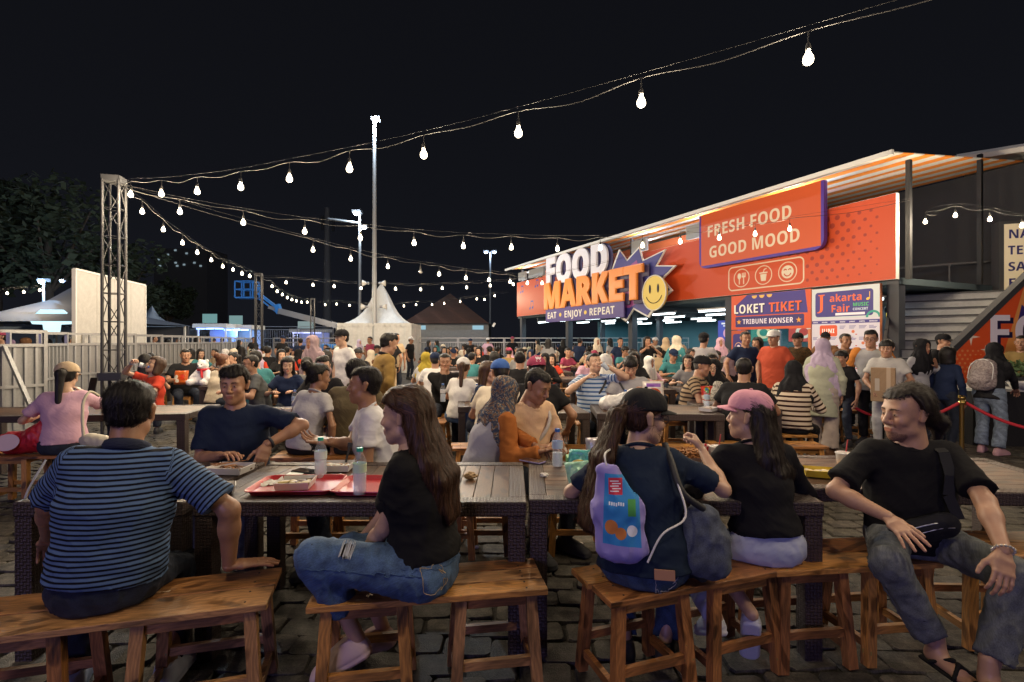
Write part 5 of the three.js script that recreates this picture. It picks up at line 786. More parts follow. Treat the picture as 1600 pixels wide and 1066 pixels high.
{ const P = []; const t = solo('bench_writing', new THREE.PlaneGeometry(.155, .016).rotateX(-Math.PI / 2), new THREE.MeshStandardMaterial({ map: canvas(256, 26, (c, w, h) => { c.fillStyle = '#8a5a2c'; c.fillRect(0, 0, w, h); c.fillStyle = '#d8cfc0'; c.font = 'italic bold 22px serif'; c.fillText('#Csomeagain.nwae68', 3, 20, 250); }), roughness: .7 }), 'thin line of white writing on the worn bench edge', 'writing'); const q = W(236, 937, 2.09); t.position.set(q.x, .4715, q.z); t.rotation.y = .26; }
// generic middle rows
const LB = 'wooden bench at the tables behind the front row', tb = (l, x, d, w = 1.5, dd = .8, yaw = .1) => put(table(l, w, dd, true), x, d, yaw);
tb('rattan table in front of the pink shirt woman', -4.6, 5.55, 2.4); tb('rattan table between the grey shirt woman and the young man in black', -2.05, 5.5, 1.6); tb('narrow dark rattan table at the aisle corner by the navy cap man', -.42, 6.6, .55, 1.5); tb('rattan table behind the peach shirt man', .36, 5.7, .85); tb('rattan table carrying the white plastic bag', 1.55, 5.65, 1.3, .8, -.06);
tb('rattan table in front of the black head scarf woman', 2.55, 5.95, .8, .8, -.06); tb('rattan table holding the white plush bear', -4.35, 8.9, 1.7);
const b0 = bench('yellowish wooden bench behind the long rattan table', 1.1, .3, 2, [2, 1]); put(b0, -1.6, 4.68, .05);
for (const [l, x, d, y] of [['wooden bench behind the white plastic bag table near the black cap', .98, 4.95, -.05], ['wooden bench between the black cap and pink cap', 1.95, 4.98, -.05], ['wooden bench under the pink shirt woman with the red bag', -4.2, 4.72, .05], ['wooden bench below the navy shirt man', -1.75, 3.62, 0], ['wooden bench below the white shirt man', -.78, 3.62, 0], ['wooden bench below the patterned scarf woman', .12, 3.68, 0], ['wooden bench below the blue striped drinker', 1.35, 6.45, -.05], ['wooden bench below the brown striped man', 2.5, 6.75, -.05], ['wooden bench below the maroon cap man', .25, 4.95, -.05], ['wooden bench below the young man in black', -2.05, 6.3, .1], ['wooden bench below the plush bear owner', -4.2, 8.2, .1], ['wooden bench below the broad man in black', -4.5, 9.65, .1], ['wooden bench under the navy cap man in grey', -.05, 5.1, .1], ['wooden bench under the ponytail woman in white cap', -.02, 6.55, 1.5], ['wooden bench below the man with hand on chin', -.95, 7.0, 1.5], ['wooden bench under the black shirt man seen from behind', 2.55, 5.15, -.05]]) put(copyOf(b0, l), x, d, y);
{ const t = thing('wooden_stool', 'wooden stool under the striped shirt woman in black scarf', 'stool', [X(1237, 5.75), 0, -5.75]); part('seat', rbx(.42, .03, .3, .006, 0, .455, 0), MAT.wood[2], t); for (const x of [-1, 1]) for (const z of [-1, 1]) part('leg', bar(V(x * .19, .012, z * .14), V(x * .15, .44, z * .1), .04), MAT.wood[2], t); for (const x of [-1, 1]) part('stretcher', bx(.024, .035, .24, x * .175, .15, 0), MAT.wood[1], t); }
// ---------------------------------------------------------------- the people of the front row
const HI = { res: .0105, hres: .0036 };
const stripes = (cols, period, n = 1) => { const t = tex(4, 128, (u, v) => cols[Math.floor(v * cols.length)]); return rep(t, 1, 1 / period); };
const denim = (c) => M(c, .85, { map: rep(tex(128, 128, (u, v) => { const k = 205 + 30 * per(u, v, 1, 3) + rr(-26, 26); return [k, k, k]; }), 3), bumpMap: rep(grainT, 30), bumpScale: .0006 });
const S1 = [[82, 106, 142], [86, 112, 150], [80, 102, 138], [12, 13, 24], [12, 13, 24]];
const jeansBlue = denim([.10, .19, .36]), jeansDark = denim([.018, .028, .055]), jeansGrey = denim([.17, .19, .21]), blackTee = () => cl([.012, .012, .014], .9), navyTee = cl([.012, .02, .045], .9);
const polo = person('person in a blue polo with dark stripes seen from behind, hand on the bench', { ...HI, at: [-1.60, 2.02], yaw: 198, H: 1.72, w: 1.05, belly: .6, side: -.10, lean: .05, slump: .06, head: [-4, 6, 0], skin: 'c', hair: 'short', hairC: 'black', shirt: cl(0xffffff, .85, { map: stripes(S1, .0185) }), collar: cl([.02, .025, .05]), sleeve: .80, flare: .02, hem: -.01, loose: .014, pants: jeansDark,
  hand: { R: W(358, 884, 2.18), L: [.36, .62, .38] }, elbow: { R: [-1, -.2, -.4], L: [1, -.2, -.5] }, hdir: { R: [-.9, -.1, .25] }, palm: { R: [0, -1, 0] }, fingers: { R: 'flat' }, foot: { L: [.2, .085, .2], R: [-.16, .085, .16] }, shoeM: cl([.55, .6, .75], .6) });
const navy = person('person in a navy T-shirt with black watch facing the striped polo man', { ...HI, at: [X(372, 3.52), 3.52], rel: -14, H: 1.70, w: 1.10, lean: .10, head: [-4, 2, 0], skin: 'b', hair: 'tall', shirt: navyTee, pants: jeansGrey, sleeve: .78,
  hand: { L: W(418, 694, 3.28), R: W(345, 712, 3.22) }, elbow: { L: [1, .2, -.3], R: [-.4, -1, -.2] }, hdir: { L: [-.25, -.8, .4] }, palm: { L: [-.3, -.2, -1] } });
const longhair = person('person with long brown hair, black T-shirt and ripped blue jeans sitting sideways', { ...HI, at: [-.37, 2.17], yaw: -97, H: 1.64, w: 1.12, sex: 'f', lean: .06, slump: .06, head: [-4, 2, 0], skin: 'd', hair: 'vlong', hairC: 'brown', shirt: cl([.010, .010, .011], .9), sleeve: .42, hem: .035, loose: .017, pants: jeansBlue, leg: 1.18, trouserLen: .62,
  hand: { L: W(566, 868, 2.22), R: W(560, 850, 2.42) }, elbow: { L: [.4, -1, -.45], R: [-.4, -1, -.5] }, foot: { L: W(560, 1000, 2.10), R: W(600, 985, 2.38) }, knee: { L: [.2, .2, 1], R: [-.1, .6, 1] }, tip: { L: .5, R: .4 }, shoeM: cl([.55, .42, .42], .6) });
const whiteTee = person('person in a white T-shirt gesturing over a food box behind the rattan table', { ...HI, at: [X(596, 3.5), 3.5], yaw: -72, H: 1.70, w: 1.08, lean: .16, head: [-8, -4, 0], skin: 'c', hair: 'short', shirt: cl([.62, .62, .66], .85), pants: jeansDark,
  hand: { R: W(516, 690, 3.22), L: W(520, 742, 3.3) }, elbow: { R: [-.6, -.8, -.3], L: [.4, -.8, -.3] }, hdir: { R: [-.3, .12, .9] }, palm: { R: [.3, .9, .2] }, fingers: { R: 'relax' } });
const ponytail = person('person in a black cap with long brown ponytail and navy T-shirt seen from behind', { ...HI, at: [.57, 2.22], yaw: 166, H: 1.58, w: 1.18, sex: 'f', lean: .14, slump: .10, side: .03, head: [-62, 6, 0], skin: 'd', hair: 'fanpony', hairC: 'brown', cap: cl([.016, .017, .019], .85), glasses: true, shirt: cl([.012, .022, .045], .9), sleeve: .75, loose: .014, pants: denim([.05, .10, .20]),
  hand: { R: W(1098, 705, 2.5), L: [.2, .78, .36] }, elbow: { R: [-.9, -.8, -.1], L: [.8, -.5, -.3] }, fingers: { R: 'grip' }, palm: { R: [.6, .2, .6] }, foot: { L: [.08, .085, .18], R: [-.1, .085, .2] } });
const pinkcap = person('person in a pink cap and black top with long dark hair on the shared bench', { ...HI, at: [1.20, 2.42], yaw: 172, H: 1.54, w: 1.02, sex: 'f', lean: .14, slump: .12, side: .06, head: [58, -4, 0], skin: 'd', hair: 'vlongcap', hairC: 'dark', cap: cl([.62, .30, .38], .85), shirt: cl([.010, .010, .012], .9), sleeve: 1.7, hem: .03, loose: .014, pants: cl([.42, .46, .58], .85),
  hand: { L: W(1105, 845, 2.42), R: [-.1, .79, .34] }, elbow: { L: [1, -.2, -.3] }, foot: { L: W(1120, 965, 2.3), R: W(1175, 960, 2.28) }, knee: { L: [0, .4, 1], R: [0, .4, 1] }, tip: { L: .5, R: 1.1 }, shoeM: cl([.62, .64, .68], .6) });
const blackman = person('person in a black T-shirt with ponytail, waist bag and grey jeans facing outward', { ...HI, at: [X(1420, 2.5), 2.5], yaw: -22, H: 1.60, w: 1.06, belly: .2, headScale: 1.06, lean: .09, slump: .06, side: -.05, head: [-62, 2, 0], skin: 'e', beard: true, hair: 'swept', hairC: 'dark', shirt: cl([.010, .010, .011], .9), sleeve: .78, flare: .02, pants: jeansGrey, leg: 1.12, trouserLen: .86,
  hand: { R: W(1388, 808, 2.24), L: W(1574, 872, 1.98) }, elbow: { R: [-1, -.1, -.4], L: [1, .3, -.5] }, hdir: { R: [.35, -.35, .75], L: [-.2, -.7, .5] }, palm: { R: [.1, -.9, -.4], L: [-.2, -.5, -.8] }, fingers: { R: 'spread', L: 'relax' }, foot: { R: W(1463, 1010, 2.18), L: W(1545, 1050, 2.0) }, knee: { R: [-.5, .5, 1], L: [.75, .5, 1] }, toe: { R: .5, L: -.3 }, shoe: 'sandal', shoeM: cl([.012, .012, .012], .8) });
const scarfT = tex(128, 128, (u, v) => { const a = per(u, v, 2.2, 3), b = per(u, v, 4, 8); return a > .25 ? [62, 72, 92] : a < -.35 ? [128, 100, 80] : b > .3 ? [160, 150, 132] : [86, 84, 88]; });
const granny = person('person in a patterned head scarf and rust sleeves leaning at the table', { ...HI, res: .013, at: [X(752, 3.6), 3.6], yaw: 118, H: 1.56, w: 1.15, sex: 'f', lean: .22, slump: .1, head: [8, 12, 0], skin: 'c', hijab: cl(0xffffff, .9, { map: rep(scarfT, 3) }), shirt: cl([.34, .34, .38], .9), sleeve: .15, pants: cl([.3, .28, .3]), hand: { L: W(842, 700, 3.45), R: W(846, 706, 3.36) }, elbow: { L: [.3, -1, -.2], R: [-.3, -1, -.2] } });
sleeves(granny, cl([.36, .12, .03], .9), 0, 1.92);
const peach = person('person in a peach T-shirt with a sling bag looking down at a phone', { ...HI, res: .013, at: [X(812, 3.86), 3.86], yaw: 38, H: 1.68, w: 1.14, belly: .4, lean: .20, slump: .08, head: [12, 22, 0], skin: 'b', hair: 'buzz', shirt: cl([.60, .40, .26], .85), pants: jeansDark, hand: { R: W(835, 700, 3.5), L: W(856, 700, 3.6) }, elbow: { R: [-.6, -.9, -.2], L: [.6, -.9, 0] } });
const bunlady = person('person in a pale grey shirt with a hair bun seen from behind', { ...HI, res: .014, at: [X(476, 4.72), 4.72], yaw: 158, H: 1.62, w: 1.08, sex: 'f', lean: .1, slump: .1, side: -.08, head: [-30, 4, 0], skin: 'c', hair: 'bun', shirt: cl([.42, .41, .42], .85), sleeve: .5, pants: cl([.012, .012, .015]), hand: { R: W(520, 705, 4.65), L: [.2, .78, .36] } });
const hoodie = person('person in an olive hoodie seen from behind', { ...HI, res: .014, at: [X(548, 4.75), 4.75], yaw: 176, H: 1.70, w: 1.15, lean: .12, slump: .1, skin: 'b', hair: 'bowl', head: [8, 8, 0], shirt: cl([.115, .09, .05], .9), sleeve: 1.9, loose: .02, pants: jeansDark, collar: cl([.115, .09, .05], .9), hand: { R: [-.16, .79, .38], L: [.16, .79, .38] } });

{ const f = longhair.fig, l = f.legs.L, dn = M([.05, .10, .2], .9), th = M([.40, .30, .16], .9), out = V(.12, .01, 0), a = l.hip.clone().add(out).add(V(0, .03, -.05)), b = l.kn.clone().add(V(.09, -.01, 0)); stitch(longhair, f.tf, [a, a.clone().lerp(b, .33), a.clone().lerp(b, .66), b], 'side_seam', dn, .0022);
  const c = l.hip.clone().add(V(.1, .04, -.11)); stitch(longhair, f.tf, [c.clone().add(V(0, .03, .06)), c.clone().add(V(0, -.07, .055)), c.clone().add(V(-.02, -.09, .0)), c.clone().add(V(-.05, -.07, -.05)), c.clone().add(V(-.05, .03, -.05)), c.clone().add(V(0, .03, .06))], 'pocket_seam', th, .0013);
  const w = f.P; stitch(longhair, f.tf, Array.from({ length: 12 }, (_, i) => { const q = i / 11 * Math.PI * 1.2 - .3; return w.clone().add(V(Math.cos(q) * .17, .022, -Math.sin(q) * .15)); }), 'waistband_seam', dn, .002); }
for (const [p, s] of [[blackman, 'L'], [blackman, 'R']]) { const l = p.fig.legs[s], q = s === 'L' ? 1 : -1, a = l.hip.clone().add(V(q * .1, .03, .02)), b = l.kn.clone().add(V(q * .08, 0, .02)), c = l.an.clone().lerp(l.kn, .15).add(V(q * .07, 0, .02)); stitch(p, p.fig.tf, [a, a.clone().lerp(b, .5), b, b.clone().lerp(c, .5), c], 'side_seam', M([.10, .11, .13], .9), .002); }
{ const p = blackman, c = p.fig.P; stitch(p, p.fig.tf, [c.clone().add(V(0, .05, .16)), c.clone().add(V(0, .0, .17)), c.clone().add(V(0, -.06, .16))], 'fly_seam', M([.10, .11, .13], .9), .002); }
{ const f = ponytail.fig, c = f.P.clone().add(V(-.10, .0, -.15)); stitch(ponytail, f.tf, [c.clone().add(V(-.06, -.02, .02)), c.clone().add(V(-.055, -.1, .0)), c.clone().add(V(.0, -.12, 0)), c.clone().add(V(.05, -.1, 0)), c.clone().add(V(.05, -.02, .0))], 'pocket_seam', M([.36, .36, .38], .9), .0014); }
// ---------------------------------------------------------------- people of the middle rows: [label, photo x, distance, turn relative to the viewer, look]
const MD = { res: .017, hres: .0062 }, FR = { res: .026, hres: .0105 };
const K = { black: [.012, .012, .014], navy: [.015, .025, .06], white: [.62, .61, .6], grey: [.2, .2, .21], lgrey: [.36, .36, .37], red: [.5, .05, .025], pink: [.58, .36, .46], maroon: [.3, .05, .1], olive: [.22, .15, .055], beige: [.5, .38, .25], mauve: [.30, .22, .24], cream: [.6, .53, .42], brown: [.16, .08, .04], orange: [.62, .2, .04], teal: [.05, .2, .22], lilac: [.42, .34, .46], blue: [.05, .12, .36], mustard: [.3, .23, .03], sage: [.36, .37, .28] };
const S = (label, u, d, rel, o) => person(label, { ...MD, at: [X(u, d), d], rel, ...o, shirt: o.shirt?.isMaterial ? o.shirt : cl(K[o.shirt ?? 'black']), pants: o.pants?.isMaterial ? o.pants : o.pants ? cl(K[o.pants]) : jeansDark, hijab: o.hijab && cl(K[o.hijab]), cap: o.cap && cl(K[o.cap]) });
const onTable = { hand: { L: [.15, .80, .40], R: [-.15, .80, .40] }, fingers: { L: 'relax', R: 'relax' }, lean: .16, slump: .07 };
const wideStripe = (a, b, p) => cl(0xffffff, .85, { map: stripes([a, a, a, b, b], p) });
const pinkTee = S('person in a pink T-shirt and beige cap holding a phone, seen from behind', 100, 4.72, 172, { sex: 'f', H: 1.62, w: 1.12, shirt: 'pink', cap: 'beige', hair: 'undercappony', head: [-14, 10, 0], lean: .08, slump: .08, hem: -.02, hand: { R: [-.12, .98, .3], L: [.2, .8, .36] }, sleeve: .7, skin: 'd' });
const drinker = S('person in a red top and glasses drinking from a bottle', 236, 6.9, -62, { sex: 'f', H: 1.62, w: 1.05, shirt: 'red', glasses: true, hair: 'bob', hairC: 'brown', head: [-4, -22, 0], lean: -.12, hand: { R: W(206, 568, 6.75), L: [.2, .8, .36] }, elbow: { R: [-1, -.4, .2] }, fingers: { R: 'grip' }, skin: 'd' });
S('broad person in a black T-shirt facing the plush bear table', 288, 9.7, 8, { H: 1.74, w: 1.25, belly: .5, shirt: 'black', hair: 'short', ...onTable, skin: 'b' });
S('person with long dark hair seen from behind by the barricades', 226, 7.9, 175, { sex: 'f', H: 1.66, shirt: 'black', hair: 'long', ...onTable });
const bearOwner = S('person with reddish hair tied up beside the plush bear', 337, 8.1, 130, { sex: 'f', H: 1.64, w: 1.05, shirt: 'cream', hair: 'bun', hairC: 'red', ...onTable, skin: 'd' });
S('person in a dark grey T-shirt with glasses in profile at the left tables', 408, 7.2, -75, { H: 1.68, shirt: cl([.09, .095, .1]), hair: 'short', glasses: true, ...onTable });
S('person with long hair and dark dress facing this way beside the standing scarf wearer', 452, 7.4, -10, { sex: 'f', H: 1.62, shirt: 'navy', hair: 'long', head: [10, 6, 0], ...onTable, skin: 'd' });
S('young person in a black T-shirt facing the bun wearer', 505, 6.35, -4, { H: 1.7, shirt: 'black', hair: 'tall', head: [14, 4, 0], ...onTable, skin: 'e' });
S('standing person in a mauve head scarf behind the left tables', 492, 8.2, -40, { stand: true, sex: 'f', H: 1.6, shirt: 'mauve', hijab: 'mauve', sleeve: 1.9, hem: -.4, loose: .03, pants: 'grey' });
S('standing person in a white T-shirt and black cap looking aside', 540, 7.9, -58, { stand: true, H: 1.68, shirt: 'white', cap: 'black', hair: 'undercap', skin: 'd' });
S('standing person in a mustard jacket walking along the aisle', 596, 6.0, 108, { stand: true, H: 1.6, w: .98, shirt: cl([.27, .17, .05]), hair: 'tall', sleeve: 1.9, loose: .022, hem: -.2, collar: cl(K.black), head: [4, 14, 0], pants: 'black', skin: 'e' });
S('person in a navy cap and grey white shirt leaning over the aisle table', 772, 4.95, 160, { H: 1.7, w: 1.15, shirt: 'cream', cap: 'blue', hair: 'undercap', head: [40, 8, 0], lean: .25, slump: .1, hand: { L: [.15, .8, .4], R: [-.15, .8, .4] } });
S('person with long auburn hair beside the navy cap wearer', 748, 5.8, 60, { sex: 'f', H: 1.6, shirt: 'navy', hair: 'long', hairC: 'brown', ...onTable, skin: 'd' });
S('person in a white cap and white T-shirt with a brown ponytail and thin strap', 716, 6.5, 150, { sex: 'f', H: 1.62, shirt: 'white', cap: 'white', hair: 'undercappony', hairC: 'brown', pants: jeansBlue, ...onTable, head: [20, 10, 0] });
S('smiling person in a black jacket with hand on chin at the aisle table', 694, 7.4, 4, { H: 1.72, shirt: 'black', sleeve: 1.9, hair: 'short', lean: .2, hand: { R: [-.02, 1.06, .22], L: [.12, .8, .34] }, fingers: { R: 'fist' }, skin: 'b' });
S('person in an olive head scarf at the aisle tables', 662, 9.2, 160, { sex: 'f', shirt: 'lgrey', hijab: 'mustard', ...onTable });
S('person in a white shirt with a black diagonal strap seen from behind', 678, 8.6, 170, { shirt: 'white', cap: 'navy', hair: 'undercap', ...onTable });
const maroonCap = S('person in a maroon cap and black T-shirt with white print seen from behind', 836, 4.98, 172, { H: 1.72, w: 1.2, shirt: 'black', cap: 'maroon', capBack: true, hair: 'undercap', head: [22, 8, 0], lean: .1, slump: .08, hand: { L: [.2, .8, .38], R: [-.3, .62, .2] } });
S('person in a black shirt and dark cap seen from behind in the middle rows', 812, 7.6, 178, { H: 1.74, w: 1.2, shirt: 'black', hair: 'buzz', ...onTable });
const blueDrinker = S('person in a blue and white striped polo drinking from a clear cup', 928, 6.45, 14, { H: 1.72, w: 1.2, belly: .5, shirt: wideStripe([180, 195, 215], [60, 95, 150], .05), hair: 'short', head: [16, -12, 0], lean: .02, hand: { L: W(950, 573, 6.2), R: W(914, 592, 6.2) }, elbow: { L: [1, -.6, 0], R: [-.9, -.7, 0] }, fingers: { L: 'grip', R: 'grip' }, skin: 'd' });
const greyTee = S('person in a grey T-shirt with a black strap looking down at the table', 984, 6.4, 4, { H: 1.68, w: 1.15, shirt: 'lgrey', hair: 'bowl', head: [0, 24, 0], lean: .14, hand: { L: W(1012, 612, 6.15), R: W(965, 628, 6.1) }, skin: 'e' });
S('older person in a dark cap and brown striped polo in profile', 1078, 6.6, 74, { H: 1.66, w: 1.12, shirt: wideStripe([150, 130, 105], [50, 40, 36], .055), hair: 'buzz', hairC: 'grey', cap: 'black', capBack: true, head: [6, 8, 0], ...onTable, skin: 'b' });
S('person in glasses and a black head scarf facing this way', 1117, 6.95, -6, { sex: 'f', H: 1.58, shirt: 'black', hijab: 'black', glasses: true, sleeve: 1.9, ...onTable, skin: 'd' });
S('person in a black shirt with short hair seen from behind by the scarf wearer', 1160, 5.35, 172, { H: 1.7, w: 1.15, shirt: 'black', hair: 'buzz', hairC: 'black', ...onTable, skin: 'c' });
S('person in a brown and white striped top and black head scarf on a stool', 1237, 5.75, 168, { sex: 'f', H: 1.58, w: 1.22, seat: .47, shirt: wideStripe([190, 175, 155], [46, 26, 22], .052), hijab: 'black', sleeve: 1.8, loose: .02, lean: .1, slump: .1, head: [22, 14, 0], pants: 'black', ...{ hand: { L: [.14, .72, .36], R: [-.14, .72, .36] } } });
S('standing person in a navy shirt in front of the violet booth jamb', 1163, 9.0, 20, { stand: true, H: 1.68, shirt: 'navy', hair: 'short', hand: { R: [-.34, .9, .18] } });
S('standing person in a navy dress near the booth jamb', 1186, 9.6, -30, { stand: true, sex: 'f', H: 1.58, shirt: 'navy', hair: 'long' });
S('standing person in a red T-shirt and white cap before the ticket booth', 1212, 8.4, -28, { stand: true, H: 1.68, w: 1.15, shirt: cl([.42, .07, .035]), cap: 'white', hair: 'undercap', pants: 'cream', loose: .02, hem: -.2, skin: 'b' });
S('standing person in a mustard batik shirt beside the booth window', 1250, 9.8, -35, { stand: true, H: 1.66, shirt: cl([.30, .19, .07], .85, { map: rep(scarfT, 6) }), hair: 'short', cap: 'black' });
S('standing person in a long mauve head scarf and sage tunic seen from behind', 1284, 6.8, 165, { stand: true, sex: 'f', H: 1.54, w: 1.1, shirt: 'sage', hijab: 'lilac', hijabKind: 'long', sleeve: 1.9, hem: -.38, loose: .03, pants: cl([.36, .30, .26]), leg: 1.35, cuff: .085, trouserLen: .97, shoeM: cl(K.brown) });
S('standing child in a dark shirt behind the mauve scarf wearer', 1318, 7.4, -30, { stand: true, H: 1.36, shirt: 'black', hair: 'bowl' });
S('standing youth with short hair in front of the schedule board', 1318, 8.6, 30, { stand: true, H: 1.64, shirt: 'brown', hair: 'buzz', skin: 'c' });
const raglan = S('standing youth with glasses in a white T-shirt with orange sleeves', 1362, 7.4, -8, { stand: true, H: 1.66, shirt: 'lgrey', hair: 'tall', glasses: true, pants: 'black' });
const boxBoy = S('standing youth in a pale shirt holding a cardboard box', 1386, 6.9, -4, { stand: true, H: 1.52, w: 1.1, shirt: cl([.46, .45, .43]), collar: cl([.46, .45, .43]), hair: 'bowl', hand: { R: [-.13, .86, .25], L: [.16, .90, .25] }, fingers: { L: 'grip', R: 'grip' }, pants: 'lgrey', skin: 'b' });
S('standing person in a black head scarf and grey sweater with hand on chest', 1434, 7.3, 52, { stand: true, sex: 'f', H: 1.54, shirt: 'lgrey', hijab: 'black', sleeve: 1.9, hand: { L: [.08, 1.15, .2] }, fingers: { L: 'flat' }, palm: { L: [-.3, 0, -1] } });
S('person with curly dark hair in front of the stairs', 1477, 7.1, 140, { stand: true, sex: 'f', H: 1.42, shirt: 'navy', hair: 'bob', sleeve: 1.9 });
S('person in a dark cap on the lower stair', 1467, 8.6, 60, { stand: true, H: 1.62, shirt: 'black', hair: 'short', cap: 'black' });
const backpacker = S('standing person in a black hooded top and light jeans leaning to the counter', 1546, 6.8, 158, { stand: true, sex: 'f', H: 1.5, w: 1.05, shirt: cl([.02, .02, .022]), hijab: 'black', sleeve: 1.9, lean: .25, pants: denim([.28, .36, .46]), leg: 1.15, cuff: .07, hand: { R: [-.1, .84, .46], L: [.14, .84, .46] }, shoeM: cl([.5, .3, .32]) });
S('person in a hat standing behind the serving counter', 1598, 8.2, -10, { stand: true, H: 1.6, shirt: 'olive', hair: 'short', skin: 'c' });
S('standing person in a dark shirt by the tall pole base', 609, 13, 178, { ...FR, stand: true, shirt: 'black', hair: 'short', pants: 'beige' }); S('standing person in a beige outfit beside the tall pole', 617, 13.4, 30, { ...FR, stand: true, H: 1.72, shirt: 'beige', hair: 'short' });
S('standing person filming with a red phone near the hall posts', 1010, 12.5, 20, { ...FR, stand: true, sex: 'f', H: 1.62, shirt: 'black', hair: 'long', hand: { R: [-.05, 1.38, .3], L: [.1, 1.32, .28] }, pants: 'beige' });
S('standing person in a grey shirt and black cap walking to the booth', 1098, 9.4, 160, { ...FR, stand: true, H: 1.66, shirt: cl([.3, .29, .31]), cap: 'black', hair: 'undercap', pants: 'black' });
// ---------------------------------------------------------------- the crowd farther back: figures of eight builds, each copy with clothes of its own
const clothM = Object.fromEntries(Object.entries(K).map(([k, c]) => [k, cl(c)])), names = { black: 'black', navy: 'navy', white: 'white', grey: 'grey', lgrey: 'pale grey', red: 'red', pink: 'pink', maroon: 'maroon', olive: 'olive', beige: 'beige', mauve: 'mauve', cream: 'cream', brown: 'brown', orange: 'orange', teal: 'teal', lilac: 'lilac', blue: 'blue', mustard: 'mustard', sage: 'sage green' };
const shirtPool = ['black', 'black', 'black', 'black', 'black', 'black', 'white', 'white', 'white', 'navy', 'navy', 'grey', 'grey', 'lgrey', 'cream', 'olive', 'maroon', 'pink', 'beige', 'brown', 'red', 'teal'], scarfPool = ['beige', 'pink', 'white', 'black', 'mauve', 'cream', 'sage', 'lilac', 'brown', 'navy'], capPool = ['black', 'white', 'navy', 'cream', 'maroon'];
const kinds = [
  ['with short hair', { hair: 'short', ...onTable }], ['in a cap', { cap: 'black', hair: 'undercap', ...onTable, head: [12, 12, 0] }], ['with long hair', { sex: 'f', hair: 'long', ...onTable, H: 1.6, skin: 'd' }], ['in a scarf', { sex: 'f', hijab: 'beige', sleeve: 1.9, ...onTable, H: 1.58 }], ['with a ponytail', { sex: 'f', hair: 'pony', ...onTable, H: 1.6, head: [-20, 6, 0], skin: 'e' }], ['in glasses', { hair: 'bowl', glasses: true, lean: .05, head: [25, 4, 0], H: 1.7, w: 1.12, hand: { R: [-.05, 1.0, .3], L: [.16, .8, .36] }, skin: 'c' }],
];
const stands = [['with short hair', { stand: true, hair: 'short', H: 1.66 }], ['in a scarf', { stand: true, sex: 'f', hijab: 'beige', sleeve: 1.9, H: 1.56, hem: -.3, loose: .025 }], ['with long hair', { stand: true, sex: 'f', hair: 'long', H: 1.6, skin: 'd' }], ['in a cap', { stand: true, cap: 'black', hair: 'undercap', H: 1.68, w: 1.1 }]];
const protos = {};
function extra(list, i, x, d, rel, where, group) {
  const [desc, o] = list[i], key = (list === kinds ? 's' : 't') + i, shirt = pick(shirtPool), acc = desc.includes('scarf') ? pick(scarfPool) : desc.includes('cap') ? pick(capPool) : null;
  const face0 = Math.cos(rel * Math.PI / 180) > .35 ? 'facing forward' : Math.cos(rel * Math.PI / 180) < -.35 ? 'seen from behind' : 'in profile', lab0 = `person in a ${names[shirt]} top ${acc ? desc.replace('a ', 'a ' + names[acc] + ' ') : desc} ${face0} ${where}`;
  let label = lab0; label = label.split(' ').length > 16 ? label.replace('pale ', '').replace('sage ', '') : label;
  let t; if (!protos[key]) { t = protos[key] = person(label, { ...FR, at: [x, d], yaw: 0, ...o, shirt: clothM[shirt], pants: jeansDark, hijab: o.hijab && clothM[acc], cap: o.cap && clothM[acc] }); t.userData.group = group; }
  else { t = copyOf(protos[key], label); t.userData.group = group; }
  t.position.set(x, 0, -d); t.rotation.y = rel * Math.PI / 180 + Math.atan2(-x, d); const s = rr(.96, 1.05); t.scale.set(s, s, s);
  for (const c of t.children) { if (c.name === 'shirt') c.material = clothM[shirt]; if (c.name === 'headscarf' || c.name === 'cap') c.material = clothM[acc]; }
  return t;
}
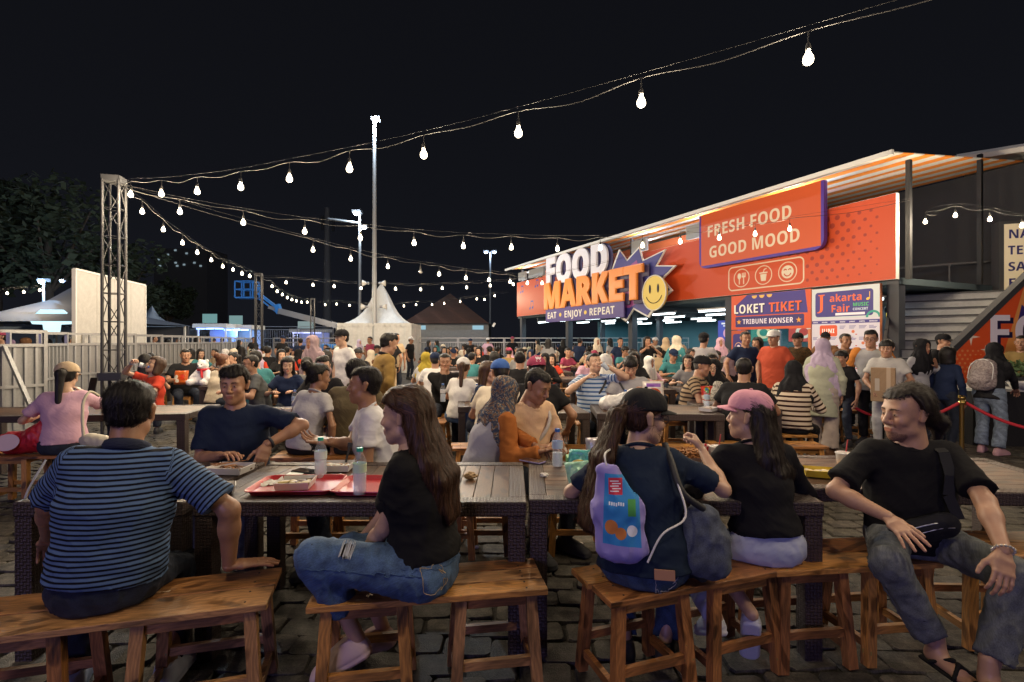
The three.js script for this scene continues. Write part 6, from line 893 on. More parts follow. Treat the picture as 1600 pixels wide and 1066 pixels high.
{
  const tbl = tb('rattan table in the crowded far rows', -20, 60); tbl.userData.group = 'tables of the far rows'; tbl.userData.label = 'dark rattan table among the crowd in the far rows'; let first = true;
  const bn = copyOf(b0, 'wooden bench among the crowd in the far rows'); bn.userData.group = 'benches of the far rows'; let fb = true; bn.position.set(-20, 0, -60);
  const cols = [-1.75, -3.55, -5.3, 1.45, 3.2, 4.95, 6.7];
  for (let r = 0; r < 8; r++) for (const c of cols) {
    const d = 8.3 + r * 2.15 + rr(-.1, .1), ai = -.225 * d + .35, x = ai + c + rr(-.08, .08), lim = 13.2 - .468 * d; if (x > lim + 2.2 || x < -7.2 - .34 * (d - 8) + .9) continue; if (r === 0 && (c < -1.8 || c === 1.45)) continue;
    if (r < 5) { const t = first ? tbl : copyOf(tbl); first = false; put(t, x, d, .12); for (const s of [-1, 1]) { const b = fb ? bn : copyOf(bn); fb = false; put(b, x + s * .08, d + s * .68, .12); } }
    for (const s of [-1, 1]) for (const q of [-.38, .36]) { if (rnd() < .22 + r * .045) continue; extra(kinds, Math.floor(rnd() * kinds.length), x + q + rr(-.06, .06) + s * .08, d + s * .7, (s > 0 ? 0 : 180) + rr(-25, 25), 'at far tables', 'people seated at the far tables'); }
  }
  for (const [u, d, rel] of [[668, 23, 90], [684, 24, -90], [735, 22, 0], [762, 24.5, 170], [800, 25, 20], [842, 24, -60], [880, 20, 10], [905, 17.5, 150], [932, 16, 20], [955, 18, -30], [968, 15, 180], [1022, 17, 40], [1040, 13.5, 170], [1062, 15, 0], [640, 20, 60], [560, 22, 30], [580, 19, 200], [1125, 12, 10], [1290, 10.6, 0], [440, 20, 40], [470, 18, -60], [1055, 11.2, 150], [856, 15.5, 30]]) extra(stands, Math.floor(rnd() * 4), X(u, d), d, rel, 'standing far behind', 'people standing behind the far tables');
  for (const [u, d] of [[5, 10.6], [45, 11.6], [75, 12.6], [102, 11.8], [238, 21], [262, 19], [280, 22], [305, 20.5], [333, 23], [348, 25], [372, 24], [395, 26], [20, 13.5], [128, 14.5]]) extra(stands, Math.floor(rnd() * 4), X(u, d), d, pick([60, -60, 90, -90, 160, 20]), 'beyond barricades', 'people walking beyond the barricades');
}
// ---------------------------------------------------------------- things on the tables
const onT = (u, v) => { const d = .75 * FOC / (v - 533); return [X(u, d), .75, -d]; };
const redPl = MP([.42, .02, .03], .3, { clearcoat: .4 }), boxW = M([.62, .60, .60], .6), clear = MP([.95, .97, 1], .05, { transmission: .92, thickness: 0 }), water = MP([.85, .9, .95], .25, { transmission: .65, thickness: 0 }), green = M([.02, .34, .24], .4), bluec = M([.03, .12, .42], .4);
function tray(label, u, v, w, l, yaw) {
  const p = onT(u, v), t = thing('food_tray', label, 'tray', p, yaw), s = new THREE.Shape(), r = .05, a = w / 2, b = l / 2; s.moveTo(-a + r, -b); s.lineTo(a - r, -b); s.quadraticCurveTo(a, -b, a, -b + r); s.lineTo(a, b - r); s.quadraticCurveTo(a, b, a - r, b); s.lineTo(-a + r, b); s.quadraticCurveTo(-a, b, -a, b - r); s.lineTo(-a, -b + r); s.quadraticCurveTo(-a, -b, -a + r, -b);
  part('tray_base', new THREE.ExtrudeGeometry(s, { depth: .004, bevelEnabled: false }).rotateX(-Math.PI / 2).scale(.92, 1, .92).translate(0, .002, 0), redPl, t);
  const pts = s.getPoints(8), P = [], I = [], prof = [[.90, .004], [.95, .012], [1, .026], [1.03, .027], [1.03, .022]], n = pts.length; for (const [k, y] of prof) for (const q of pts) P.push(q.x * k, y, -q.y * k); for (let j = 0; j < prof.length - 1; j++) for (let i = 0; i < n; i++) { const A = j * n + i, B = j * n + (i + 1) % n; I.push(A, B, A + n, B, B + n, A + n); }
  const g = new THREE.BufferGeometry(); g.setAttribute('position', new THREE.Float32BufferAttribute(P, 3)); g.setIndex(I); g.computeVertexNormals(); part('tray_rim', g, Object.assign(redPl.clone(), { side: THREE.DoubleSide }), t); return t;
}
tray('red plastic tray holding a white food box on the long table', 466, 762, .42, .30, .05); tray('red plastic tray under the second water bottle', 592, 763, .40, .30, -.03);
function foodBox(label, p, w, l, yaw, food, lift = 0, m = boxW) {
  const t = thing('food_box', label, 'food box', [p[0], p[1] + lift, p[2]], yaw), h = .038, sl = .014;
  part('box_floor', bx(w, .003, l, 0, .003, 0), m, t); for (const s of [-1, 1]) { part('box_side', bx(w + .01, h, .003, 0, h / 2 + .002, s * (l / 2 + sl / 2), s * -.25 * -1), m, t); part('box_side', bx(.003, h, l + .01, s * (w / 2 + sl / 2), h / 2 + .002, 0, 0, 0, -s * .25), m, t); }
  const g = [[], []]; for (let i = 0; i < 34; i++) { const q = new THREE.IcosahedronGeometry(rr(.008, .018), 1).scale(rr(1, 2.2), rr(.4, .7), rr(.8, 1.4)).rotateY(rr(0, 3)); q.translate(rr(-.42, .42) * w, .012 + rr(0, .014), rr(-.4, .4) * l); g[i % 2].push(q); }
  part('food', g[0], M(food[0], .5), t); part('food', g[1], M(food[1], .5), t); return t;
}
const p1 = onT(462, 763); foodBox('white food box of dark stir fry in the red tray', p1, .15, .13, .12, [[.09, .04, .02], [.4, .3, .12]], .007); foodBox('white food box with skewers beside the striped polo man', onT(360, 738), .19, .13, -.08, [[.3, .12, .03], [.12, .05, .02]]); foodBox('white food box with a black fork before the white shirt man', onT(524, 734), .17, .12, .05, [[.55, .52, .45], [.3, .16, .06]]); foodBox('small crumpled food box near the polo man elbow', onT(346, 770), .10, .09, .5, [[.5, .2, .06], [.5, .45, .4]]);
{ const t = foodBox('yellow edged paper carton behind the black shirt man', onT(1284, 744), .16, .10, -.35, [[.5, .46, .4], [.6, .5, .3]], 0, M([.62, .46, .03], .5)); const f = thing('fork', 'black plastic fork standing in the white food box', 'fork', [...onT(543, 730)]); part('fork_handle', bar(V(-.01, .03, 0), V(.012, .125, 0), .012, .004), MAT.black, f); part('fork_head', rbx(.028, .03, .008, .003, .014, .13, 0, 0, 0, -.2), MAT.black, f); }
for (let i = 0; i < 5; i++) solo('skewer', bar(V(-.09, 0, 0), V(.09, .008, 0), .003, .003, true).rotateY(.2 + i * .14).translate(onT(355 + i * 4, 735)[0], .792 + i * .003, onT(355, 735 + i)[2]), MAT.wood[1], 'thin wooden skewer lying across the food box by the polo man', 'skewer', 'skewers on the food box');
function bottle(label, p, capM, full, lab) {
  const t = thing('water_bottle', label, 'bottle', p, rr(0, 6)); part('bottle_body', lathe([[0, .002], [.028, .002], [.032, .008], [.0325, .05], [.0300, .056], [.0325, .062], [.0325, .095], [.0295, .102], [.0325, .108], [.0325, .15], [.028, .172], [.016, .196], [.0135, .204], [.0135, .212]], 24), clear, t);
  if (full) part('water_fill', lathe([[0, .004], [.030, .005], [.0305, .14 * full], [0, .14 * full]], 20), water, t);
  part('label_band', lathe([[.0331, .11], [.0331, .152]], 24), Object.assign(M(lab, .5), { side: THREE.DoubleSide, transparent: false }), t); part('cap', new THREE.CylinderGeometry(.0155, .0155, .018, 16).translate(0, .217, 0), capM, t); return t;
}
bottle('water bottle with a green cap behind the red tray', onT(501, 748), green, .95, [.55, .68, .66]); bottle('water bottle with a green cap standing in the second tray', [onT(562, 776)[0], .76, onT(562, 776)[2]], green, .95, [.5, .66, .5]); bottle('clear water bottle with a blue cap on the snack table', onT(871, 729), bluec, .6, [.4, .5, .66]); bottle('water bottle beside the white plastic bag', onT(988, 642), bluec, .5, [.5, .55, .6]); bottle('water bottle in front of the man with hand on chin', onT(692, 628), bluec, .7, [.6, .6, .62]); bottle('water bottle standing on the ground under the polo bench', [W(324, 1030, 2.42).x, .002, -2.42], bluec, .2, [.4, .4, .45]);
{ const b = bottle('bottle lifted to the mouth by the red top drinker', [0, 0, 0], bluec, .5, [.5, .55, .6]); const h = drinker.fig; const q = W(202, 566, 6.72), m = W(222, 571, 6.8); b.position.copy(q); b.quaternion.setFromUnitVectors(V(0, 1, 0), m.clone().sub(q).normalize()); }
function phone(label, p, yaw, c = MAT.black, tilt = 0) { const t = thing('phone', label, 'phone', p, yaw); part('phone_body', rbx(.075, .009, .155, .004, 0, .006, 0), c, t); part('screen', bx(.068, .001, .146, 0, .0112, 0), MP([.02, .02, .025], .08), t); t.rotation.order = 'YXZ'; t.rotation.x = tilt; return t; }
phone('black phone beside a card on the long table', onT(478, 738), 1.2); solo('playing_card', rbx(.09, .004, .06, .002).translate(0, .003, 0), M([.5, .55, .52], .4), 'small pale card case next to the black phone', 'card').position.set(...onT(462, 741));
phone('violet phone lying before the peach shirt man', onT(832, 722), .9, M([.25, .2, .42], .4)); { const f = pinkTee.fig, w = f.arms.R.wr.clone().applyMatrix4(pinkTee.matrixWorld); phone('phone held up by the pink shirt woman', [w.x + .04, w.y + .08, w.z - .04], 0, MAT.black, 1.3); }
{ const t = thing('cloth_napkin', 'white paper napkin crumpled near the red tray', 'napkin', onT(428, 757), .4), g = new THREE.PlaneGeometry(.12, .1, 10, 8).rotateX(-Math.PI / 2), a = g.attributes.position; for (let i = 0; i < a.count; i++) a.setY(i, .012 + .012 * noise3(a.getX(i) * 30, 1, a.getZ(i) * 30)); g.computeVertexNormals(); part('napkin', g, Object.assign(M([.68, .66, .62], .9), { side: THREE.DoubleSide }), t); }
function pillowPack(label, name, p, w, h, th, yaw, tilt, draw, metal = .1) {       // a crimped snack bag
  const t = thing(name, label, 'snack bag', p, yaw), g = new THREE.BoxGeometry(w, h, th, 14, 16, 2), a = g.attributes.position; for (let i = 0; i < a.count; i++) { const x = a.getX(i) / w * 2, y = a.getY(i) / h * 2, k = Math.sqrt(Math.max(0, (1 - x ** 4) * (1 - y ** 6))); a.setZ(i, a.getZ(i) * (.06 + .94 * k) + .008 * noise3(x * 3, y * 3, a.getZ(i) > 0 ? 1 : 5)); } g.computeVertexNormals(); g.rotateX(tilt).translate(0, h / 2 * Math.cos(tilt) + th * .1, 0);
  part('pack', g, MP(0xffffff, .28, { map: canvas(128, 128, draw), metalness: metal, clearcoat: .4 }), t);
}
const blobs = (cs) => (c, w, h) => { c.fillStyle = cs[0]; c.fillRect(0, 0, w, h); for (let i = 1; i < cs.length; i++) { c.fillStyle = cs[i]; c.beginPath(); c.ellipse(w * (.2 + .6 * rnd()), h * (.2 + .6 * rnd()), 14 + 22 * rnd(), 10 + 16 * rnd(), rnd() * 3, 0, 7); c.fill(); } };
pillowPack('green and white snack bag with red fruit print beside the navy shirt woman', 'snack_bag', [.36, .752, -2.62], .17, .14, .07, .3, -.6, blobs(['#8fc2a8', '#e8e4d8', '#c8384e', '#b02a40', '#3f9a58', '#d8dcc8', '#60a8a0'])); pillowPack('teal snack bag propped on the snack table', 'snack_bag', [.40, .752, -2.86], .17, .14, .06, -.3, -.4, blobs(['#4fa8a2', '#d6ecd8', '#e4d060', '#3f8f8a'])); pillowPack('silvery snack bag with pink print behind the navy shirt', 'snack_bag', [.53, .752, -2.98], .2, .18, .08, .1, -.25, blobs(['#b8b0b8', '#d8a8a8', '#e6e2e6', '#8a8090']), .5);
solo('green_carton', rbx(.16, .045, .09, .004).translate(0, .024, 0), M([.12, .36, .16], .5), 'flat green and white carton beside the blue cap bottle', 'carton').position.set(...onT(905, 724));
{ const t = thing('paper_tray', 'paper tray heaped with brown fried snacks between the two women', 'snack tray', onT(1082, 728), .2); part('tray_paper', lathe([[0, .002], [.07, .002], [.1, .06], [.102, .062], [.07, .006], [0, .006]], 4).rotateY(.785), M([.66, .6, .58], .6), t); const g = []; for (let i = 0; i < 60; i++) g.push(tube([[rr(-.06, .06), .04 + rr(0, .04), rr(-.06, .06)], [rr(-.06, .06), .06 + rr(0, .05), rr(-.06, .06)], [rr(-.06, .06), .04 + rr(0, .05), rr(-.06, .06)]], .005, 6, 4)); part('fried_snacks', g, M([.34, .15, .05], .6), t); }
{ const t = thing('paper_cup', 'red and white striped paper cup behind the snack tray', 'cup', onT(1100, 724)); part('cup_wall', lathe([[0, .002], [.032, .002], [.042, .11], [.044, .112], [.040, .11], [.03, .006]], 20), MP(0xffffff, .5, { map: (() => { const c = canvas(64, 64, (c) => { c.fillStyle = '#d8d0c8'; c.fillRect(0, 0, 64, 64); c.fillStyle = '#b8242c'; for (let i = 0; i < 4; i++) c.fillRect(i * 16, 0, 7, 64); }); c.wrapS = c.wrapT = THREE.RepeatWrapping; c.repeat.set(2, 1); return c; })() }), t); }
function sack(label, name, cat, p, prims, m, c = .012, noise = .008) { const t = thing(name, label, cat, p), g = nets(field(prims, { noise: (x, y, z) => noise * (1 - 2 * Math.abs(noise3(x * 11, y * 8, z * 11))) + noise * .5 * noise3(x * 30, y * 22, z * 30) }), prims, c); const q = g.attributes.position, A = []; for (let i = 0; i < q.count; i++) A.push(q.getX(i), q.getY(i)); g.setAttribute('uv', new THREE.Float32BufferAttribute(A, 2)); part('bag_body', g, m, t); return t; }
sack('white plastic bag bulging on the table by the blue striped drinker', 'plastic_bag', 'bag', onT(962, 640), [prim(V(-.05, .07, 0), V(.05, .07, 0), [.13, .085], [.13, .085], { k: .05 }), prim(V(.08, .12, 0), V(.18, .2, 0), .05, .03, { k: .05 })], MP([.72, .71, .7], .5, { transmission: .2, thickness: 0 }));
{ const t = sack('red plastic shopping bag with a white round print on the bench', 'plastic_bag', 'bag', [X(40, 4.68), .47, -4.68], [prim(V(-.1, .10, 0), V(.12, .12, 0), [.16, .1], [.17, .1], { k: .06 }), prim(V(.14, .18, 0), V(.24, .33, .0), .10, .035, { k: .06 })], MP([.5, .015, .03], .45, { transmission: .15, thickness: 0 })); part('print', new THREE.CircleGeometry(.095, 20).scale(1.2, .8, 1).rotateX(-.35).translate(-.06, .125, .118), M([.66, .5, .55], .6), t); }
{ const t = sack('cream shoulder bag hanging behind the pink shirt woman', 'handbag', 'bag', [X(149, 4.55), .52, -4.55], [prim(V(-.04, .1, 0), V(.06, .08, 0), [.10, .06], [.10, .06], { k: .04 })], M([.5, .46, .36], .6), .012, .004); part('bag_strap', tube([[-.08, .12, .03], [-.10, .3, .02], [-.12, .45, -.02], [-.13, .52, -.10], [-.13, .47, -.2]], .012, 20, 6), M([.5, .46, .36], .6), t); }
{ const t = sack('white canvas bag hanging on a strap beside the polo man', 'tote_bag', 'bag', [X(78, 2.5), .66, -2.5], [prim(V(0, .04, 0), V(.02, .18, 0), [.05, .045], [.04, .03], { k: .04 })], M([.36, .42, .52], .8), .012, .006); part('bag_strap', tube([[-.02, .26, 0], [-.07, .1, .05], [-.09, -.06, .05], [-.03, -.10, .04], [.03, .02, .06]], .005, 24, 6), M([.4, .42, .46], .8), t); }
// plush bear on its table
{
  const t = thing('plush_bear', 'white plush bear with a red scarf sitting on the table', 'plush toy', [X(318, 8.75), .75, -8.75], -.1), B = [prim(V(0, .1, 0), V(0, .2, -.01), .11, .09, { k: .04 }), prim(V(0, .33, .01), V(0, .345, .02), .085, .085, { k: .03 }), prim(V(0, .32, .08), V(0, .318, .11), .04, .034, { k: .03 })];
  for (const s of [-1, 1]) B.push(prim(V(s * .06, .405, 0), V(s * .065, .412, 0), .027, .027, { k: .02 }), prim(V(s * .09, .22, .02), V(s * .14, .12, .1), .045, .042, { k: .03 }), prim(V(s * .08, .06, .05), V(s * .12, .055, .18), .058, .055, { k: .03 }));
  part('bear_body', nets(field(B, { noise: (x, y, z) => .004 * noise3(x * 60, y * 60, z * 60) }), B, .011), M([.66, .66, .67], .95), t); part('scarf', [new THREE.TorusGeometry(.075, .022, 8, 20).rotateX(1.57).translate(0, .262, .01), bar(V(.03, .25, .09), V(.06, .13, .12), .05, .015)], M([.5, .03, .04], .9), t); for (const s of [-1, 1]) part('eye', new THREE.SphereGeometry(.011, 8, 6).translate(s * .035, .352, .098), MAT.black, t); part('nose', new THREE.SphereGeometry(.016, 8, 6).scale(1.2, .8, .8).translate(0, .33, .145), MAT.black, t);
}
pillowPack('orange and white snack bag beside the plush bear', 'snack_bag', [X(283, 8.7), .75, -8.7], .22, .24, .1, .1, -.2, blobs(['#c8602a', '#e8e0d8', '#d84020', '#f0e8e0']));
pillowPack('large orange and white noodle pack near the grey shirt man', 'noodle_pack', [X(1020, 6.0), .75, -5.98], .24, .27, .1, -.1, -.12, (c, w, h) => { c.fillStyle = '#d8d2cc'; c.fillRect(0, 0, w, h); c.fillStyle = '#b4481c'; c.beginPath(); c.ellipse(64, 72, 44, 34, 0, 0, 7); c.fill(); c.fillStyle = '#d8a060'; c.beginPath(); c.ellipse(64, 76, 30, 18, 0, 0, 7); c.fill(); c.fillStyle = '#7a4aa0'; c.fillRect(20, 12, 86, 20); });
pillowPack('red and green snack pack before the black scarf woman', 'snack_bag', [X(1108, 6.2), .75, -6.2], .2, .2, .08, .2, -.2, blobs(['#b83020', '#e0c030', '#3a9040', '#d8d0c0']));
sack('white spotted pouch standing by the black scarf woman', 'pouch', 'pouch', [X(1122, 6.1), .75, -6.1], [prim(V(0, .07, 0), V(0, .22, 0), [.1, .06], [.06, .05], { k: .04 })], M([.55, .54, .5], .8, { map: rep(tex(64, 64, (u, v) => per(u, v, 3, 4) > .42 ? [40, 40, 40] : [225, 222, 215]), 5) }));
// bags and straps worn by people
{
  const t = thing('drawstring_bag', 'lavender drawstring bag with colourful print on the navy shirt back', 'bag', [0, 0, 0]), f = ponytail.fig, Mw = ponytail.matrixWorld, c = f.up(.20).addScaledVector(f.Fw, -.17).addScaledVector(f.R, .085), B = [prim(V(0, -.13, 0), V(-.015, .03, 0), [.105, .052], [.095, .050], { k: .05 }), prim(V(-.015, .03, 0), V(-.05, .18, .01), [.095, .045], [.05, .03], { k: .06 })];
  const g = nets(field(B, { noise: (x, y, z) => .006 * (1 - 2 * Math.abs(noise3(x * 14, y * 7, z * 14))) }), B, .009), q = g.attributes.position, A = []; for (let i = 0; i < q.count; i++) A.push(clamp((q.getX(i) + .13) / .26, .01, .99), clamp((q.getY(i) + .2) / .44, .01, .99)); g.setAttribute('uv', new THREE.Float32BufferAttribute(A, 2));
  const m = part('bag_body', g, M(0xffffff, .8, { map: canvas(256, 400, (c, w, h) => { c.fillStyle = '#8f86c8'; c.fillRect(0, 0, w, h); c.fillStyle = '#2f86c8'; c.beginPath(); c.moveTo(70, 60); c.lineTo(200, 70); c.lineTo(206, 320); c.lineTo(56, 310); c.fill(); c.fillStyle = '#c8324a'; c.fillRect(84, 76, 54, 60); c.fillStyle = '#e8eef4'; for (let i = 0; i < 5; i++) c.fillRect(90 + (i % 2) * 8, 86 + i * 9, 34, 4); for (let i = 0; i < 7; i++) c.fillRect(84 + i * 9, 160 + (i * 5 % 4), 6, 12); c.fillStyle = '#c87a3c'; c.beginPath(); c.arc(92, 250, 26, 0, 7); c.arc(128, 272, 22, 0, 7); c.fill(); c.fillStyle = '#4a9a4c'; c.fillRect(158, 150, 30, 60); c.fillStyle = '#e2e6ea'; c.beginPath(); c.arc(172, 262, 20, 0, 7); c.fill(); }) }), t);
  const bm = basis(f.R.clone().negate(), f.U, f.Fw.clone().negate(), c).premultiply(Mw); bm.decompose(t.position, t.quaternion, t.scale); t.updateMatrixWorld();
  const cord = MAT.white, iv = t.matrixWorld.clone().invert(), L = p => p.clone().applyMatrix4(Mw).applyMatrix4(iv), sR = L(f.sh(-1).addScaledVector(f.U, .06).addScaledVector(f.R, .055)), sL = L(f.sh(1).addScaledVector(f.U, .06).addScaledVector(f.R, -.055)), mid = L(f.up(.2).addScaledVector(f.Fw, -.13).addScaledVector(f.R, -.17));
  part('cord', tube([V(.1, -.17, .02), V(.16, -.06, .02), mid, L(f.up(.33).addScaledVector(f.Fw, -.125).addScaledVector(f.R, -.15)), sR], .0045, 30, 6), cord, t); part('cord', tube([V(-.05, .19, .02), V(-.06, .24, .01), sL], .0045, 16, 6), cord, t);
}
{
  const f = ponytail.fig, Mw = ponytail.matrixWorld, p = f.up(.10).addScaledVector(f.R, -.24).addScaledVector(f.Fw, .0).applyMatrix4(Mw), t = sack('grey blue denim bag slung at the side of the navy shirt woman', 'denim_bag', 'bag', [p.x, p.y - .12, p.z], [prim(V(0, .02, 0), V(0, .2, 0), [.10, .07], [.075, .05], { k: .05 }), prim(V(.06, .0, 0), V(.06, .1, 0), .06, .06, { k: .05 })], denim([.12, .145, .2]), .010, .005); t.updateMatrixWorld(); const iv = t.matrixWorld.clone().invert(), L = q => q.clone().applyMatrix4(Mw).applyMatrix4(iv);
  part('bag_strap', tube([V(0, .24, .03), L(f.up(.30).addScaledVector(f.R, -.165).addScaledVector(f.Fw, -.11)), L(f.up(.42).addScaledVector(f.R, -.13).addScaledVector(f.Fw, -.09)), L(f.up(.50).addScaledVector(f.R, -.11))], .016, 20, 6).scale(1, 1, 1), MAT.black, t);
  const c = thing('camera_strap', 'black camera and dangling strap lying on the shared bench', 'camera', [W(1082, 905, 2.24).x, .472, -2.24], .3); part('camera_body', rbx(.085, .06, .05, .01, 0, .03, 0), MAT.black, c); part('lens', new THREE.CylinderGeometry(.026, .028, .05, 18).rotateX(1.57).translate(0, .03, .05), MAT.black, c); part('strap', tube([[-.04, .05, 0], [-.06, .12, .01], [.0, .17, -.02], [.05, .1, 0], [.04, .04, .01]], .006, 24, 5), MAT.black, c);
}
{
  const f = blackman.fig, Mw = blackman.matrixWorld, t = thing('waist_bag', 'black zipped waist bag worn across the chest of the ponytailed man', 'bag'), c = f.up(.10).addScaledVector(f.Fw, .205).addScaledVector(f.R, .0), m = MP([.014, .015, .018], .7, { bumpMap: rep(grainT, 8), bumpScale: .0008, specularIntensity: .5 });
  basis(f.R, f.U, f.Fw, c).premultiply(Mw).decompose(t.position, t.quaternion, t.scale); t.updateMatrixWorld(); const a = .38, rot = g => g.rotateZ(a);
  const B = [prim(V(-.085, 0, 0), V(.085, 0, 0), [.024, .058], [.024, .058], { right: V(0, 0, 1), k: .03 }), prim(V(-.06, .015, .0), V(.07, .015, .0), .032, .032, { k: .03 })]; part('bag_body', rot(nets(field(B, { noise: (x, y, z) => .002 * noise3(x * 30, y * 30, z * 30) }), B, .007)), m, t);
  part('zip', rot(tube([[-.11, .005, .018], [-.06, .03, .030], [.05, .032, .031], [.11, .012, .02]], .003, 24, 5)), MAT.alu, t); part('zip', rot(tube([[-.10, -.02, .024], [-.05, .002, .033], [.06, .006, .033], [.11, -.01, .024]], .0024, 24, 5)), MAT.alu, t);
  const iv = t.matrixWorld.clone().invert(), L = p => p.clone().applyMatrix4(Mw).applyMatrix4(iv), pts = [V(.13, .06, -.005), L(f.up(.27).addScaledVector(f.R, .10).addScaledVector(f.Fw, .175)), L(f.up(.36).addScaledVector(f.R, .115).addScaledVector(f.Fw, .15)), L(f.up(.455).addScaledVector(f.R, .11).addScaledVector(f.Fw, .085)), L(f.up(.47).addScaledVector(f.R, .10).addScaledVector(f.Fw, .0))], g = [];
  for (let i = 0; i < pts.length - 1; i++) g.push(bar(pts[i], pts[i + 1], .042, .006)); part('bag_strap', g, m, t);
}
// watch, bracelets, logos: worn, so they are parts of their wearer
{ const a = navy.fig.arms.L, d = a.wr.clone().sub(a.e).normalize(), q = new THREE.Quaternion().setFromUnitVectors(V(0, 0, 1), d); part('watch', [new THREE.TorusGeometry(.031, .010, 8, 20).applyQuaternion(q).translate(a.wr.x - d.x * .02, a.wr.y - d.y * .02, a.wr.z - d.z * .02)], MAT.black, navy); }
{ const a = blackman.fig.arms.L, d = a.wr.clone().sub(a.e).normalize(), q = new THREE.Quaternion().setFromUnitVectors(V(0, 0, 1), d), g = []; for (let i = 0; i < 16; i++) { const w = i / 16 * 6.283; g.push(new THREE.SphereGeometry(.0062, 8, 6).translate(Math.cos(w) * .033, Math.sin(w) * .033, 0)); } part('bracelet', merge(g).applyQuaternion(q).translate(a.wr.x, a.wr.y, a.wr.z), M([.6, .58, .52], .25, { metalness: .6 }), blackman); }
{ const g = []; for (const [x, r] of [[-.014, .5], [0, 0], [.014, -.5]]) g.push(new THREE.SphereGeometry(1, 8, 8).scale(.008, .018, .002).rotateZ(r).translate(x, .012, 0)); g.push(bx(.042, .003, .002, 0, -.008, 0), bx(.042, .003, .002, 0, -.015, 0)); part('cap_logo', merge(g).scale(1.15, 1.15, 1).rotateX(-.35).translate(0, .086, .112).applyMatrix4(maroonCap.fig.HM.clone().multiply(new THREE.Matrix4().makeRotationY(Math.PI))), M([.7, .66, .66], .6), maroonCap); }
{ const f = maroonCap.fig, g = [bar(V(-.10, .05, 0), V(.06, -.10, 0), .012, .004), bar(V(.02, .06, 0), V(.09, .13, 0), .012, .004), rbx(.09, .03, .005, .002, .02, .02, 0), rbx(.06, .02, .005, .002, .04, -.03, 0)]; part('back_print', merge(g).applyMatrix4(basis(f.R.clone().negate(), f.U, f.Fw.clone().negate(), f.up(.27).addScaledVector(f.Fw, -.155).addScaledVector(f.R, -.05))), M([.6, .6, .62], .7), maroonCap); }
sleeves(raglan, cl([.55, .2, .04]), -.05, .72, .02, .016);
{ const f = ponytail.fig, p = f.P.clone().addScaledVector(f.U, -.035).addScaledVector(f.Fw, -.162).addScaledVector(f.R, -.08); part('jeans_patch', rbx(.08, .042, .004, .002).applyMatrix4(basis(f.R.clone().negate(), f.U, f.Fw.clone().negate(), p)), M([.40, .20, .11], .7), ponytail); }
{ const a = boxBoy.fig, t = thing('cardboard_box', 'tall brown cardboard box held by the pale shirt youth', 'box'); basis(a.R, V(0, 1, 0), a.R.clone().cross(V(0, 1, 0)), V(-.02, .93, .27)).premultiply(boxBoy.matrixWorld).decompose(t.position, t.quaternion, t.scale); part('carton', rbx(.26, .44, .12, .004), M([.42, .28, .16], .8, { map: rep(dirtT, 2) }), t); part('tape', bx(.045, .442, .122, .06, 0, 0), M([.5, .38, .25], .4), t); part('printing', bx(.05, .16, .001, -.06, 0, .0612), M([.5, .44, .36], .8), t); }
{ const a = backpacker.fig, p = a.up(.24).addScaledVector(a.Fw, -.22), t = sack('pale grey patterned backpack worn over the black hooded top', 'backpack', 'backpack', [0, 0, 0], [prim(V(0, -.14, 0), V(0, .10, 0), [.15, .10], [.13, .085], { k: .06 }), prim(V(0, -.12, .09), V(0, -.02, .09), [.11, .05], [.10, .045], { k: .04 })], M([.42, .38, .37], .8, { map: rep(tex(64, 64, (u, v) => per(u, v, 2, 6) > .1 ? [190, 180, 180] : [225, 220, 218]), 4) }), .012, .006); basis(a.R.clone().negate(), a.U, a.Fw.clone().negate(), p).premultiply(backpacker.matrixWorld).decompose(t.position, t.quaternion, t.scale); part('zip', tube([[-.13, -.1, .07], [-.11, .1, .06], [0, .17, .05], [.11, .1, .06], [.13, -.1, .07]], .006, 30, 5), MAT.white, t); }
{ const f = blueDrinker.fig, t = thing('plastic_cup', 'clear plastic cup lifted by the blue striped drinker', 'cup'); const w = f.arms.L.wr.clone().applyMatrix4(blueDrinker.matrixWorld); t.position.set(w.x - .015, w.y - .03, w.z + .09); t.rotation.z = .75; part('cup_wall', lathe([[0, 0], [.026, 0], [.034, .10], [.032, .10], [.024, .004], [0, .004]], 18), MP([.8, .85, .9], .2, { transmission: .6, thickness: 0 }), t); }
// straps across shirts in the middle rows
function strap(per_, label, side, m = MAT.black) { const f = per_.fig, pts = []; for (let i = 0; i <= 20; i++) { const a = i / 20 * 6.283, s = Math.sin(a), q = f.up(.24 + .20 * Math.cos(a)).addScaledVector(f.R, side * .14 * Math.cos(a) * -1).addScaledVector(f.Fw, s * (.165 + .02 * Math.cos(a)) ); pts.push(q); } part(label, new THREE.TubeGeometry(new THREE.CatmullRomCurve3(pts, true), 40, .014, 6, true), m, per_); }
strap(blueDrinker, 'bag_strap', -1); strap(greyTee, 'bag_strap', 1);
// ripped knee of the jeans
{ const l = longhair.fig.legs.L, p = l.hip.clone().lerp(l.kn, .70), d = l.kn.clone().sub(l.hip).normalize(), n = V(.55, .80, 0).addScaledVector(d, -V(.55, .8, 0).dot(d)).normalize(), x = d.clone().cross(n), g = [], R = .083; g.push(new THREE.SphereGeometry(1, 14, 10).scale(.034, .010, .026).applyMatrix4(basis(x, n, d, p.clone().addScaledVector(n, R)))); part('ripped_hole', g, M([.44, .28, .20], .7), longhair); const th = []; for (let i = 0; i < 26; i++) { const q = p.clone().addScaledVector(n, R + .010 + rr(0, .003)).addScaledVector(d, rr(-.024, .024)); th.push(bar(q.clone().addScaledVector(x, -.034 + rr(-.008, .008)), q.clone().addScaledVector(x, .034 + rr(-.008, .008)).addScaledVector(d, rr(-.006, .006)), .0018, .0018, true)); } part('frayed_thread', th, M([.5, .52, .55], .9), longhair); }
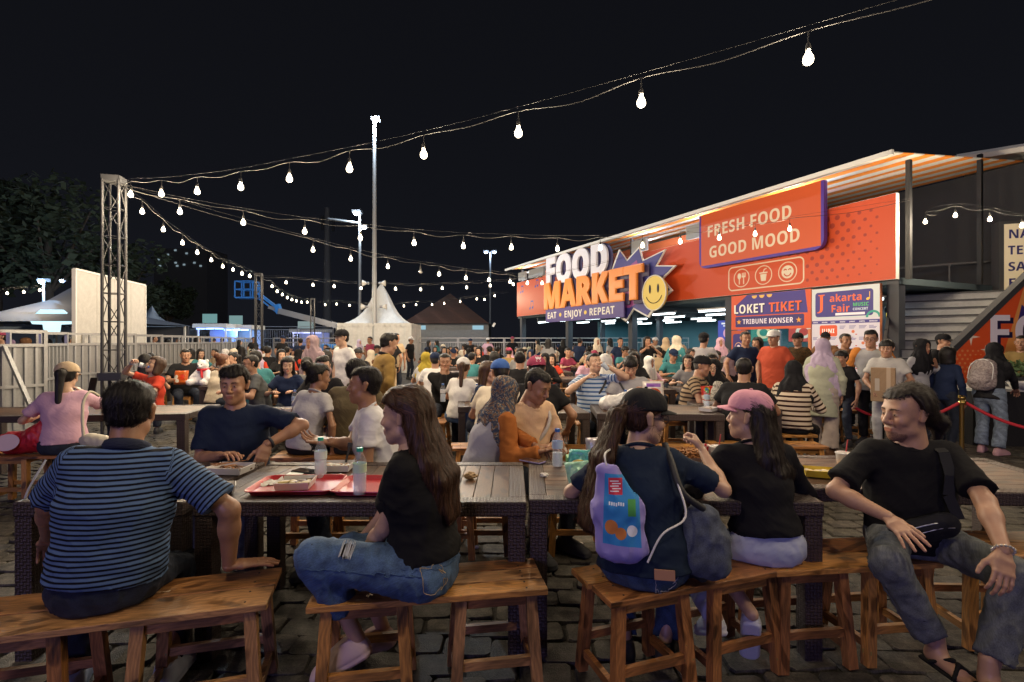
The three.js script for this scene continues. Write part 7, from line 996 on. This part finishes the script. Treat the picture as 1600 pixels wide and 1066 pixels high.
// litter on the paving
for (const [u, v, s, l] of [[742, 858, .05, 'small violet wrapper lying on the paving'], [905, 852, .05, 'small white scrap on the paving under the snack table'], [1262, 985, .06, 'crumpled white paper under the yellow plank bench'], [255, 842, .04, 'bit of white litter by the table legs']]) { const d = EYE * FOC / (v - 533); const o = solo('litter_scrap', new THREE.IcosahedronGeometry(s * .5, 1).scale(1.3, .35, .9), M(l.includes('violet') ? [.3, .3, .55] : [.6, .58, .56], .8), l, 'litter'); o.position.set(X(u, d), .012, -d); }
{ const f = peach.fig, p = f.up(.10).addScaledVector(f.R, .20).addScaledVector(f.Fw, .13).applyMatrix4(peach.matrixWorld); sack('pale sling bag on the lap of the peach shirt man', 'sling_bag', 'bag', [p.x, p.y - .1, p.z], [prim(V(-.03, .04, 0), V(.05, .12, 0), [.07, .045], [.06, .04], { k: .04 })], M([.5, .46, .42], .8), .01, .005); strap(peach, 'bag_strap', -1, M([.45, .42, .38], .8)); }
// clutter on the tables farther back
{
  const fb = foodBox('white food box on the crowded tables farther back', [0, 0, 0], .16, .12, 0, [[.4, .25, .1], [.15, .07, .03]]), bt = bottle('water bottle on the crowded tables farther back', [0, 0, 0], bluec, .6, [.4, .5, .6]); fb.userData.group = 'food boxes farther back'; bt.userData.group = 'bottles farther back'; let n = 0, m = 0;
  for (const [x, d, w] of [[-5, 5.5, .8], [-4.2, 5.5, .6], [-2.3, 5.5, .5], [-1.7, 5.5, .4], [.3, 5.7, .3], [1.3, 5.65, .4], [2.0, 5.65, .4], [2.5, 5.95, .3], [-4.6, 8.9, .6], [-.42, 6.3, .15], [-.42, 6.9, .15]]) for (let i = 0; i < 2; i++) { const o = i ? (n++ ? copyOf(fb) : fb) : (m++ ? copyOf(bt) : bt); o.position.set(x + rr(-w, w) * .5, .752, -d + rr(-.2, .2)); o.rotation.y = rr(-1, 1); }
}
// small leftovers on the front tables
{
  const wad = (label, u, v, s, c) => { const q = new THREE.IcosahedronGeometry(s, 3), a = q.attributes.position; for (let i = 0; i < a.count; i++) { const k = 1 + .35 * noise3(a.getX(i) * 60, a.getY(i) * 60, a.getZ(i) * 60 + u); a.setXYZ(i, a.getX(i) * k * 1.2, a.getY(i) * k * .6 + s * .55, a.getZ(i) * k); } q.computeVertexNormals(); solo('crumpled_tissue', q, M(c, .9), label, 'tissue').position.set(...onT(u, v)); };
  wad('crumpled tissue on the long table behind the second tray', 640, 735, .025, [.62, .6, .58]); wad('crumpled brown paper on the long table edge', 735, 748, .03, [.36, .25, .15]); wad('small tissue ball beside the blue cap bottle', 850, 745, .018, [.6, .58, .55]); wad('crumpled wrapper beside the yellow carton', 1330, 752, .022, [.5, .2, .08]);
  const cup = (label, u, v, c) => { const t = thing('drink_cup', label, 'cup', onT(u, v), .3); part('cup_wall', lathe([[0, .002], [.028, .002], [.040, .115], [.042, .117], [.038, .115], [.026, .006], [0, .006]], 20), MP([.85, .85, .85], .15, { transmission: .7, thickness: 0 }), t); part('drink', lathe([[0, .008], [.027, .008], [.034, .075], [0, .075]], 18), M(c, .3), t); part('lid', lathe([[0, .124], [.03, .124], [.042, .118], [.042, .114]], 20), MP([.8, .8, .8], .2, { transmission: .5, thickness: 0 }), t); part('straw', bar(V(0, .02, 0), V(.02, .19, .01), .006, .006, true), M([.5, .05, .06], .5), t); };
  cup('plastic cup of iced tea with a red straw on the long table', 668, 742, [.25, .10, .03]); cup('plastic cup of milky drink behind the paper tray', 1120, 728, [.45, .34, .24]); cup('plastic cup of orange drink near the yellow carton', 1318, 740, [.6, .26, .03]);
}
renderer.render(scene, camera);
